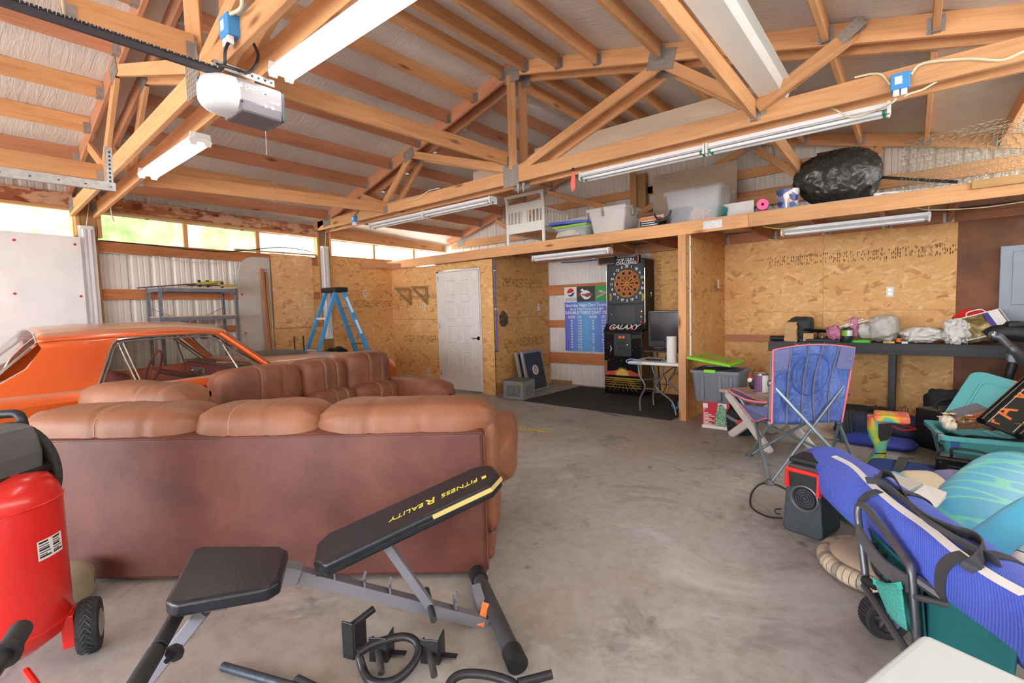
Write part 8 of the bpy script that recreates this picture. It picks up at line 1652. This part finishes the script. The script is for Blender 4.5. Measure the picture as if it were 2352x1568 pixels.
# flat contents of the wagon beyond the bag
floorlump('carry_case', 'deep blue padded carry case with a black strap behind the long blue bag', 2125, 1112, .70, .34, .12, 'deep_blue', seed=41, rot=-.1, p=(.3, .5), wr=.06)
c = oZ(2075, 1100); q = MB(); q.ribbon([c+V((-.03, -.2, .02)), c+V((-.03, -.17, .12)), c+V((.0, 0, .165)), c+V((.03, .17, .12))], .06, .006, FY); tag(q.build('webbing_strap', 'strap', smooth=0), 'black webbing strap across the deep blue carry case', 'strap')
t = thing('striped_float', 'flat inflatable with cream, aqua and violet bands behind the big aqua float', 'pool float', oD(2170, 1130, 2.7)); cS = oD(2160, 1160, 2.65); Xs = axes(cS, V((.85, .45, .05)), V((-.45, .8, .25)))
for k, m_ in enumerate((('aq', (96, 178, 196)), ('cr', (226, 212, 184)), ('vi', (128, 126, 178)))): q = MB(); q.soft(Xs @ T(-.16+.17*k, .02, 0), (.2, .5, .14), (.4, .5), 20, 12, .05, 2, k); q.build('vinyl_band', mat('vinyl_'+m_[0], m_[1], .35, 0, .04, 6), t)
q = MB(); pE_ = [oD(2085, 1140, 2.42), oD(2125, 1112, 2.6), oD(2175, 1130, 2.5), oD(2172, 1142, 2.42), oD(2150, 1165, 2.32)]; q.add(pE_+[p+V((0, 0, -.006)) for p in pE_], [tuple(range(5)), tuple(range(5, 10))[::-1]]+[(k, (k+1) % 5, 5+(k+1) % 5, 5+k) for k in range(5)]); tag(q.build('white_packet', 'white', smooth=0), 'white paper packet lying beside the carry handle of the blue bag', 'packet')
q = MB(); pE_ = [oD(2025, 1105, 2.62), oD(2050, 1085, 2.75), oD(2120, 1110, 2.62), oD(2080, 1130, 2.5)]; q.add(pE_+[p+V((0, 0, -.012)) for p in pE_], [(0, 1, 2, 3), (7, 6, 5, 4)]+[(k, (k+1) % 4, 4+(k+1) % 4, 4+k) for k in range(4)]); tag(q.build('instruction_sheet', 'bin_grey', smooth=0), 'grey printed sheet tucked under the upper strap of the blue bag', 'sheet')
# big aqua float
N = NT('aqua_float_print'); v = N.coord((1, 1, 1)); vo = N.n('TexVoronoi', i_Scale=5.0, feature='DISTANCE_TO_EDGE'); mp = N.n('Mapping'); mp.inputs['Scale'].default_value = (.5, 2.2, 1); N.l(v, mp.inputs[0]); N.l(mp.outputs[0], vo.inputs['Vector'])
N.l(N.ramp(vo.outputs['Distance'], [(.05, lin((128, 226, 214))), (.10, lin((106, 194, 234)))]), N.b.inputs['Base Color']); N.b.inputs['Roughness'].default_value = .3; M['aqua_print'] = N.m; M['aqua'] = mat('aqua_vinyl', (96, 196, 238), .3, 0, .05, 4); M['aqua_pale'] = mat('pale_aqua_vinyl', (150, 206, 214), .3, 0, .08, 8)
cF = oD(2375, 1235, 2.45); t = thing('pool_float', 'big aqua inflatable pool float with a pale leaf pattern at the right edge', 'pool float', cF); XF = axes(cF, oD(2352, 1050, 2.75)-oD(2150, 1220, 2.2), oD(2352, 1250, 2.0)-oD(2190, 1130, 2.6))
XF = axes(cF, (oD(2340, 1050, 2.7)-oD(2165, 1190, 2.35)), oD(2350, 1280, 2.1)-oD(2260, 1110, 2.5)); q = MB(); q.soft(XF @ T(.08, -.08, .0), (1.05, .62, .42), (.6, .6), 40, 24, .03, 2, 1); q.build('printed_panel', 'aqua_print', t)
q = MB(); q.tube([XF @ V((.08+.52*math.cos(a_), -.08+.30*math.sin(a_), .02)) for a_ in [2*PI*k/40 for k in range(40)]], .02, 8, closed=True); q.build('seam_rim', 'aqua', t)
cG = oD(2345, 1275, 1.75); t = thing('pool_float', 'smooth plain blue part of an inflatable float below the leaf-patterned float', 'pool float', cG); q = MB(); q.soft(axes(cG, _r*.8+_u*.55, _u*.8-_r*.4), (.7, .20, .3), (.6, .7), 30, 18, .03, 2, 4); q.build('air_chamber', 'aqua', t)
cH = oD(2352, 1345, 1.55); t = thing('swim_ring', 'pale aqua and white striped swim ring at the right edge above the blue bag', 'swim ring', cH); XH = axes(cH+_r*.16, _r, _u)
for k in range(10): q = MB(); q.tube([XH @ V((.15*math.cos(a_), .12*math.sin(a_), 0)) for a_ in [2*PI*(k+.1*j)/10 for j in range(11)]], .055, 12, caps=False); q.build('ring_band', 'aqua_pale' if k % 2 else 'white_plastic', t)
# cooler
zc2 = .60; k0, k1, k2 = oZ(2118, 1446, zc2), oZ(1962, 1570, zc2), oZ(2352, 1545, zc2); e1_ = (k1-k0).normalized(); e2_ = V((-e1_.y, e1_.x, 0)); e2_ = e2_ if e2_.dot(k2-k0) > 0 else -e2_
t = thing('cooler', 'pale grey-white cooler lid in the bottom right corner', 'cooler', (k0.x, k0.y, 0)); k0.z = 0; X = axes(k0, e1_, e2_) if e1_.cross(e2_).z > 0 else axes(k0, e2_, e1_); sx, sy = (.55, .38) if e1_.cross(e2_).z > 0 else (.38, .55)
M['cooler'] = mat('pale_blue_white_plastic', (206, 216, 220), .45, 0, .02, 4); q = MB(); q.bb((.0, .0, zc2-.06), (sx, sy, zc2), X); q.build('lid', 'cooler', t, smooth=0, bevel=.03, seg=3) if 0 else q.build('lid', 'cooler', t, smooth=0, bevel=.02, seg=3)
MB().bb((.02, .02, .0), (sx-.02, sy-.02, zc2-.065), X).build('body', 'cooler', t, smooth=0, bevel=.02)
MB().bb((-.006, -.006, zc2-.075), (sx+.006, sy+.006, zc2-.062), X).build('lid_seal', mat('pale_green_rim', (196, 214, 190), .5, 0, .02, 4), t, smooth=0, bevel=.004)
# ================================================================ EXERCISE BENCH
fc = V((-1.385, 1.51, .03)); av = V((.55, .835, 0)).normalized(); bv = V((av.y, -av.x, 0))
def OB_(px, py, off=0): return oP(px, py, fc+bv*off, bv)
M['pad_black'] = mat('black_vinyl_pad', (26, 30, 38), .3, 0, .12, 12, .12, 160); M['frame_grey'] = mat('grey_bench_frame', (128, 128, 138), .42, .3, .06, 8); M['foam'] = mat('black_foam_grip', (48, 48, 50), .9, 0, .1, 20)
t = thing('exercise_bench', 'adjustable black and grey exercise bench in the foreground before the sofa', 'exercise bench', V((fc.x, fc.y, 0)))
hw = .135
# back pad
n0, n1 = OB_(700, 1318, hw), OB_(1146, 1100, hw); f0, f1 = OB_(752, 1222, -hw), OB_(1120, 1062, -hw)
m0, m1 = (n0+f0)/2, (n1+f1)/2; dl_ = (m1-m0); Lp = dl_.length; Xp = axes((m0+m1)/2, dl_, -bv); thp = .055
if Xp.col[2].z < 0: Xp = axes((m0+m1)/2, dl_, bv)
wpad = 2*hw; yn = -1 if Xp.col[1].xyz.dot(bv) < 0 else 1
def padmesh(X, L, W0, W1, th, c=.06):
    q = MB(); pts = [(-L/2, -W0/2+c), (-L/2+c*.7, -W0/2), (L/2-c, -W1/2), (L/2, -W1/2+c), (L/2, W1/2-c), (L/2-c, W1/2), (-L/2+c*.7, W0/2), (-L/2, W0/2-c)]; q.prism(pts, th, X, z0=-th); return q
padmesh(Xp, Lp+.02, wpad, wpad*.98, thp).build('back_pad', 'pad_black', t, smooth=.5, bevel=.014, seg=3)
MB().tube([Xp @ V(p) for p in ((-Lp/2, -hw-.002, -.028), (Lp/2-.05, -hw-.002, -.028), (Lp/2+.012, -hw+.06, -.028), (Lp/2+.012, hw-.06, -.028), (Lp/2-.05, hw+.002, -.028), (-Lp/2, hw+.002, -.028))], .004, 6).build('pad_piping', 'pad_black', t)
q = MB(); ys = yn*hw; y1 = yn*(hw+.0025)
q.add([Xp @ V(p) for p in ((Lp/2-.30, y1, -.008), (Lp/2-.05, y1, -.008), (Lp/2-.05, y1, -.028), (Lp/2-.30, y1, -.028))]+[Xp @ V(p) for p in ((Lp/2-.30, y1-.006*yn, -.008), (Lp/2-.05, y1-.006*yn, -.008), (Lp/2-.05, y1-.006*yn, -.028), (Lp/2-.30, y1-.006*yn, -.028))], [(0, 1, 2, 3), (7, 6, 5, 4), (0, 4, 5, 1), (1, 5, 6, 2), (2, 6, 7, 3), (3, 7, 4, 0)])
q.add([Xp @ V(p) for p in ((Lp/2-.05, y1, -.006), (Lp/2+.0135, yn*(hw-.058), -.006), (Lp/2+.0135, yn*(hw-.058), -.028), (Lp/2-.05, y1, -.028))], [(0, 1, 2, 3)]); q.add([Xp @ V(p) for p in ((Lp/2+.0135, yn*(hw-.058), -.008), (Lp/2+.0135, -yn*(hw-.058), -.008), (Lp/2+.0135, -yn*(hw-.058), -.02), (Lp/2+.0135, yn*(hw-.058), -.02))], [(0, 1, 2, 3)])
q.build('yellow_edging', mat('pale_yellow_vinyl', (216, 186, 112), .45, 0, .05, 8), t, smooth=0)
M['gold'] = mat('yellow_print', (214, 200, 84), .5, 0, .05, 8)
# lettering reads from the head of the bench down, upside down for the viewer
xl_ = -Xp.col[0].xyz; yl_ = Xp.col[2].xyz.cross(xl_)
text('lettering', 'FITNESS', 'gold', t, Xp @ V((Lp/2-.155, yn*.02, .0015)), xl_, yl_, .047, shear=.2); text('lettering', 'R', 'gold', t, Xp @ V((Lp/2-.282, yn*.02, .0015)), xl_, yl_, .075, off=.0003, shear=.2); text('lettering', 'EALITY', 'gold', t, Xp @ V((Lp/2-.385, yn*.02, .0015)), xl_, yl_, .047, shear=.2)
q = MB(); q.prism([(-.012, -.012), (.008, -.012), (.012, .012), (-.008, .012)], .001, Xp @ T(Lp/2-.05, yn*.03, .0015)); q.build('logo_mark', 'gold', t, smooth=0)
# seat pad
s0, s1, s2, s3 = [oZ(*p, .455) for p in ((447, 1252), (663, 1252), (640, 1345), (370, 1392))]
q = MB(); C4 = [s3, s2, s1, s0]; th_ = .05
def cham(P, k=.16):
    o = []
    for i in range(4): p, a_, b2 = P[i], P[i-1], P[(i+1) % 4]; o += [p.lerp(a_, .035/(p-a_).length), p.lerp(b2, .035/(p-b2).length)]
    return o
U_ = cham(C4); q.add(U_+[p+V((0, 0, -th_)) for p in U_], [tuple(range(8)), tuple(range(8, 16))[::-1]]+[(k, (k+1) % 8, 8+(k+1) % 8, 8+k) for k in range(8)]); q.build('seat_pad', 'pad_black', t, smooth=.5, bevel=.013, seg=3)
# frame
def bar(nm, p, q_, w=.05, h=.05, m='frame_grey'): return MB().beam(p, q_, w, h).build(nm, m, t, smooth=0, bevel=.003)
hz = OB_(655, 1312, 0); rear = OB_(1118, 1428, 0)
bar('main_beam', OB_(600, 1296, 0), rear, .05, .048)
sup0, sup1 = OB_(885, 1246, .0), OB_(988, 1390, .03)
bar('support_strut', sup0, sup1, .035, .035)
bar('hinge_block', OB_(640, 1308, 0), OB_(690, 1318, 0), .07, .06, 'frame_grey')
for px, py in ((770, 1335), (838, 1352), (896, 1365), (1045, 1398)): p = OB_(px, py, 0); q = MB(); q.box((0, 0, .03), (.006, .06, .03), axes(p, av, -bv)); q.tube([p+V((0, 0, .02)), p+V((0, 0, .055)), p+V((.008, .008, .075))], .006, 6); q.build('notch_hook', 'frame_grey', t, smooth=0)
q = MB(); q.cyl(sup1-bv*.12, sup1+bv*.10, .014, n=12); q.build('adjust_bar', 'foam', t)
q = MB(); q.cyl(fc-bv*.30+V((0, 0, .012)), fc+bv*.30+V((0, 0, .012)), .034, n=20); q.build('rear_foot', mat('charcoal_tube', (72, 72, 76), .5, .2, .1, 14), t)
for s in (-1, 1): MB().cyl(fc+bv*s*.26+V((0, 0, .012)), fc+bv*s*.335+V((0, 0, .012)), .041, n=20).build('end_cap', 'black', t)
bar('rear_post', rear+V((0, 0, -.02)), OB_(1090, 1345, -.14), .045, .045)
p0, p1 = OB_(1100, 1428, .0), OB_(1112, 1375, -.05); o = MB().beam(p0+bv*.03, p1+bv*.03, .004, .03, up=av).build('warning_label', 'orange', t, smooth=0)
# front leg, foam roller, pin and knob
fl0 = OB_(505, 1385, .0); fl0 = OB_(470, 1400, .05); fl1 = oZ(318, 1590, .03)
bar('front_leg', fl0, fl1, .045, .045); bar('pivot_plate', OB_(405, 1398, .06), OB_(522, 1385, .06), .006, .05)
q = MB(); q.tube([oP(470, 1395, fc+bv*.085, bv)+V((.016*math.cos(2*PI*k/20), 0, .016*math.sin(2*PI*k/20))) for k in range(20)], .003, 5, closed=True); q.build('pull_ring', 'chrome', t)
r0_, r1_ = oP(408, 1405, fl0+bv*.04, av), None
g0, g1, g2 = oD(410, 1405, 1.72), oD(365, 1485, 1.55), oD(295, 1600, 1.34)
MB().tube([g0, g1], .024, 14).build('foam_grip', 'foam', t); MB().tube([g1, g1.lerp(g2, .12)], .018, 12).build('roller_bar', 'black', t); MB().tube([g1.lerp(g2, .12), g2], .026, 14).build('foam_grip', 'foam', t)
kn = oD(397, 1503, 1.52); q = MB(); q.lathe([(.008, -.03), (.008, 0), (.026, .0), (.028, .012), (.022, .022), (0, .024)], axes(kn, V((-.6, .7, 0)), UZ) @ RY(PI/2), 8); q.build('star_knob', 'black', t, smooth=.4)
# ---- steel attachments on the floor
def vert(px, py, z): return oZ(px, py, z)
def plate3(P, c, x, y, w, h, th, nm, m='black'): return MB().box((0, 0, 0), (w, h, th), axes(c, x, y)).build(nm, m, P, smooth=0, bevel=.003)
M['satin_black'] = mat('satin_black_steel', (46, 46, 50), .4, .3, .12, 20); M['worn_steel'] = mat('worn_dark_steel_peg', (92, 90, 88), .4, .6, .2, 30)
c = oZ(802, 1512); t = thing('dip_handle', 'bent black tube handle with a square bracket, left on the floor before the bench', 'gym attachment', c, 'steel gym attachments on the floor'); dx = V((.95, .3, 0)).normalized(); dy = V((-dx.y, dx.x, 0))
plate3(t, c+V((0, 0, .075)), dx, UZ, .055, .15, .008, 'bracket_plate', 'satin_black'); plate3(t, c+V((0, 0, .08))+dx*.03+dy*.035, dy, UZ, .07, .12, .008, 'bracket_side', 'satin_black')
MB().cyl(c+V((0, 0, .13))+dx*.01, c+V((0, 0, .155))+dx*.05+dy*.10, .014, n=12).build('peg', 'satin_black', t)
lp_ = [oZ(822, 1500, .07), oZ(860, 1478, .08), oZ(920, 1462, .09), oZ(952, 1470, .08), oZ(962, 1495, .06), oZ(945, 1530, .04), oZ(915, 1558, .025), oZ(880, 1568, .02), oZ(850, 1562, .02), oZ(835, 1540, .02), oZ(826, 1510, .05)]
MB().tube(smoothpath(lp_, 5), .0155, 10).build('bent_tube', 'satin_black', t)
def jcup(px, py, ang, label, sc=1.0):
    c = oZ(px, py); t = thing('j_cup', label, 'gym attachment', c, 'steel gym attachments on the floor'); a_ = V((math.cos(ang), math.sin(ang), 0)); b2 = V((-a_.y, a_.x, 0))
    plate3(t, c+V((0, 0, .05*sc)), a_, UZ, .075*sc, .10*sc, .006, 'bracket_plate', 'satin_black'); plate3(t, c+a_*.036*sc+b2*.035*sc+V((0, 0, .05*sc)), b2, UZ, .07*sc, .10*sc, .006, 'bracket_side', 'satin_black'); plate3(t, c+a_*.06*sc+b2*.03*sc+V((0, 0, .02)), a_, b2, .08*sc, .03, .006, 'cross_plate', 'satin_black')
    plate3(t, c-a_*.036*sc+b2*.02*sc+V((0, 0, .04*sc)), b2, UZ, .04*sc, .08*sc, .006, 'bracket_side', 'satin_black'); MB().cyl(c+a_*.0+V((0, 0, .045)), c-b2*.09*sc+a_*.05*sc+V((0, 0, .03)), .013, n=12).build('peg', 'worn_steel', t)
jcup(870, 1520, .55, 'black rack bracket with a peg lying inside the bent handle loop'); jcup(988, 1525, .5, 'black rack bracket with a peg standing free right of the bent handle')
c = oZ(1130, 1562); t = thing('dip_handle', 'second bent black tube handle cut by the bottom edge below the bench foot', 'gym attachment', c, 'steel gym attachments on the floor'); MB().tube(smoothpath([oZ(1030, 1600, .03), oZ(1035, 1566, .05), oZ(1062, 1548, .06), oZ(1110, 1548, .06), oZ(1160, 1560, .05), oZ(1185, 1575, .04), oZ(1190, 1600, .03)], 6), .0155, 10).build('bent_tube', 'satin_black', t); MB().cyl(oZ(1190, 1568, .04), oZ(1268, 1548, .05), .0155, n=12).build('peg', 'satin_black', t)
o = MB().cyl(oZ(512, 1530, .018), oZ(720, 1590, .018), .016, n=14).build('scuffed_pipe', mat('scuffed_blue_black_steel', (66, 74, 84), .5, .4, .35, 60)); tag(o, 'scuffed dark steel pipe lying on the floor at the bottom edge', 'pipe')
o = MB().cyl(oZ(682, 1562, .02), oZ(760, 1600, .02), .019, n=14).build('foam_grip_bar', 'foam'); tag(o, 'black foam handle end right of the scuffed pipe at the bottom edge', 'handle')
# ================================================================ AIR COMPRESSOR
tc_ = oD(0, 1380, 1.88); tr_ = .205; tb_ = .10; tt_ = oP(40, 1150, tc_, (_f.x, _f.y, 0)).z
t = thing('air_compressor', 'red upright air compressor with a black motor cover at the left edge', 'compressor', (tc_.x, tc_.y, 0)); M['comp_red'] = mat('red_tank_enamel', (222, 40, 36), .3, 0, .04, 4, coat=.4)
XT = T(tc_.x, tc_.y, 0); zt_c = tt_
q = MB(); q.lathe([(0, tb_-.02), (tr_*.6, tb_-.01), (tr_*.93, tb_+.04), (tr_, tb_+.09), (tr_, zt_c-.02), (tr_*.985, zt_c), (tr_*.95, zt_c+.035), (tr_*.8, zt_c+.075), (tr_*.5, zt_c+.10), (0, zt_c+.105)], XT, 56); q.build('tank', 'comp_red', t, smooth=.9)
for z_ in (zt_c-.015, tb_+.09): MB().tube([V((tc_.x+(tr_+.001)*math.cos(2*PI*k/48), tc_.y+(tr_+.001)*math.sin(2*PI*k/48), z_)) for k in range(48)], .004, 6, closed=True).build('weld_seam', 'comp_red', t)
# data label on the tank
def tank(px, py):
    d = ray(px, py); o = EYE; A_ = d.x**2+d.y**2; B_ = 2*((o.x-tc_.x)*d.x+(o.y-tc_.y)*d.y); C2 = (o.x-tc_.x)**2+(o.y-tc_.y)**2-(tr_+.001)**2; D_ = max(0, B_*B_-4*A_*C2); return o+d*((-B_-math.sqrt(D_))/(2*A_))
pl, pr = tank(86, 1265), tank(140, 1225); al, ar = [math.atan2(p.y-tc_.y, p.x-tc_.x) for p in (pl, pr)]
if ar < al-PI: ar += 2*PI
zl0, zl1 = tank(90, 1290).z, tank(86, 1245).z
q = MB(); q.grid(lambda a_, b2: (tc_.x+(tr_+.0015)*math.cos(al+(ar-al)*a_), tc_.y+(tr_+.0015)*math.sin(al+(ar-al)*a_), zl0+(zl1-zl0)*b2), 10, 1); lab = q.build('data_label', 'white', t)
q = MB(); rr_ = random.Random(2)
for r_ in range(7):
    for cblk in range(2):
        a0 = .05+.5*cblk; a1 = a0+rr_.uniform(.25, .42); z_ = .12+.12*r_; hh = .045 if r_ % 3 else .09
        q.grid(lambda a_, b2, a0=a0, a1=a1, z_=z_, hh=hh: (tc_.x+(tr_+.0022)*math.cos(al+(ar-al)*(a0+(a1-a0)*a_)), tc_.y+(tr_+.0022)*math.sin(al+(ar-al)*(a0+(a1-a0)*a_)), zl0+(zl1-zl0)*(z_+hh*b2)), 3, 1)
q.build('label_print', 'ink', lab, smooth=0)
# motor cover
mc = tc_+V((0, 0, 0)); zc3 = zt_c+.10; sdm = _r0; fwm = V((-_f.x, -_f.y, 0)).normalized()
M['motor'] = mat('grey_motor_shroud', (92, 94, 96), .45, 0, .12, 6); hm = oP(40, 985, tc_, (_f.x, _f.y, 0)).z-zc3
Xm = axes(V((tc_.x, tc_.y, zc3)), sdm, -fwm)
xr_m = (oP(72, 1060, tc_, (_f.x, _f.y, 0))-tc_).dot(sdm)-.075
q = MB(); sec = [(-.28, -.07), (xr_m-.03, -.07), (xr_m, -.02), (xr_m+.005, hm*.35), (xr_m-.005, hm*.68), (xr_m-.03, hm*.95), (xr_m-.07, hm), (-.28, hm)]
q.prism([(a_, b2) for a_, b2 in sec], .26, axes(V((tc_.x, tc_.y, zc3)), sdm, UZ)); q.build('motor_shroud', 'motor', t, smooth=0, bevel=.02, seg=3)
q = MB(); q.bb((-.3, -.15, -.03), (xr_m+.012, .15, .0), Xm); q.build('shroud_base', 'black', t, smooth=0, bevel=.008); q = MB(); q.bb((-.26, -.10, -.11), (xr_m-.03, .10, -.03), Xm); q.build('pump_mount', 'black', t, smooth=0, bevel=.006)
q = MB(); q.soft(Xm @ T(xr_m-.10, -.11, hm*.62), (.13, .1, hm*.6), (.5, .6), 18, 12); q.build('shroud_bulge', 'motor', t)
for k in range(5): MB().bb((-.06+.02*0, -.136, hm*.2+.018*k), (xr_m-.16, -.128, hm*.2+.008+.018*k), Xm).build('vent_slat', 'black', t, smooth=0)
# handle and hose
hd = [oD(-30, 955, 2.0), oD(20, 950, 2.0), oD(42, 952, 2.0), oD(52, 970, 2.0), oD(58, 1010, 2.02), oD(60, 1100, 2.05)]; MB().tube(smoothpath(hd, 5), .018, 10).build('push_handle', 'black', t)
for k in range(4):
    r1h = .17-.012*k; ch = oD(38, 1085, 1.98+.03*k); MB().tube([ch+V((0, 0, 0))+_r0*(r1h*math.cos(2*PI*j/40))+UZ*(r1h*1.15*math.sin(2*PI*j/40)) for j in range(40)], .013, 8, closed=True).build('air_hose', 'rubber', t)
# wheel, bracket, foot
wq = oD(207, 1443, 2.02); rwz = .105; wc2 = V((wq.x, wq.y, rwz)); axw = (_r0*.83+V((_f.x, _f.y, 0))*.55).normalized()
XW2 = axes(wc2, V((-axw.y, axw.x, 0)), UZ); q = MB(); q.lathe([(.05, -.036), (rwz*.94, -.034), (rwz, -.024), (rwz, .024), (rwz*.94, .034), (.05, .036)], XW2, 40); wo = q.build('wheel', 'rubber', t)
q = MB()
for k in range(28):
    for s in (-1, 1): q.box((rwz+.001, 0, .011*s), (.004, .030, .004), XW2 @ RZ(2*PI*k/28) @ RX(.6*s))
o = q.build('tread_pattern', 'spk', wo, smooth=0); o['kind'] = 'stuff'
MB().lathe([(0, .03), (.03, .045), (.05, .04), (.055, .036)], XW2, 20).build('hub', 'yellow', wo) if 0 else MB().lathe([(0, -.04), (.03, -.045), (.055, -.036), (.055, .036), (.03, .045), (0, .04)], XW2, 20).build('hub', 'galv', wo)
bk = wc2-axw*.06; q = MB(); q.beam(bk+V((0, 0, .08)), bk+V((0, 0, -.05)), .09, .04, up=axw); q.beam(bk+V((0, 0, .07)), bk-axw*.10+V((0, 0, .07)), .08, .006); q.build('axle_bracket', 'comp_red', t, smooth=0, bevel=.004)
MB().tube([oD(60, 1540, 1.75), oD(75, 1560, 1.70), oD(95, 1590, 1.62)], .012, 8).build('red_foot', 'comp_red', t)
# black handle bar in front, beige cat stool behind
hg = [oD(48, 1445, 1.25), oD(15, 1500, 1.15), oD(-40, 1580, 1.02)]; t = thing('foam_handlebar', 'black foam handle bar poking in at the left edge before the red compressor', 'handle', hg[2]); MB().tube([hg[0], hg[1]], .024, 14).build('foam_grip', 'foam', t); MB().tube([hg[1]+(hg[0]-hg[1])*.04, hg[1]-(hg[0]-hg[1])*.10], .03, 14).build('end_collar', 'black', t); MB().tube([hg[1], hg[2]], .016, 10).build('tube', 'satin_black', t); MB().tube([hg[2], V((hg[2].x-.05, hg[2].y, 0))], .016, 10).build('tube', 'satin_black', t)
pz = oD(158, 1392, 2.34); pz.z = 0; t = thing('scratching_stool', 'beige carpet-covered stool between the red compressor and the sofa', 'stool', pz); M['carpet'] = mat('beige_carpet', (150, 138, 116), .95, 0, .1, 14, .6, 160); q = MB(); q.soft(T(pz.x-.05, pz.y, .085), (.22, .22, .17), (.8, .45), 26, 14, .05, 4, 2); q.build('carpet_cover', 'carpet', t)
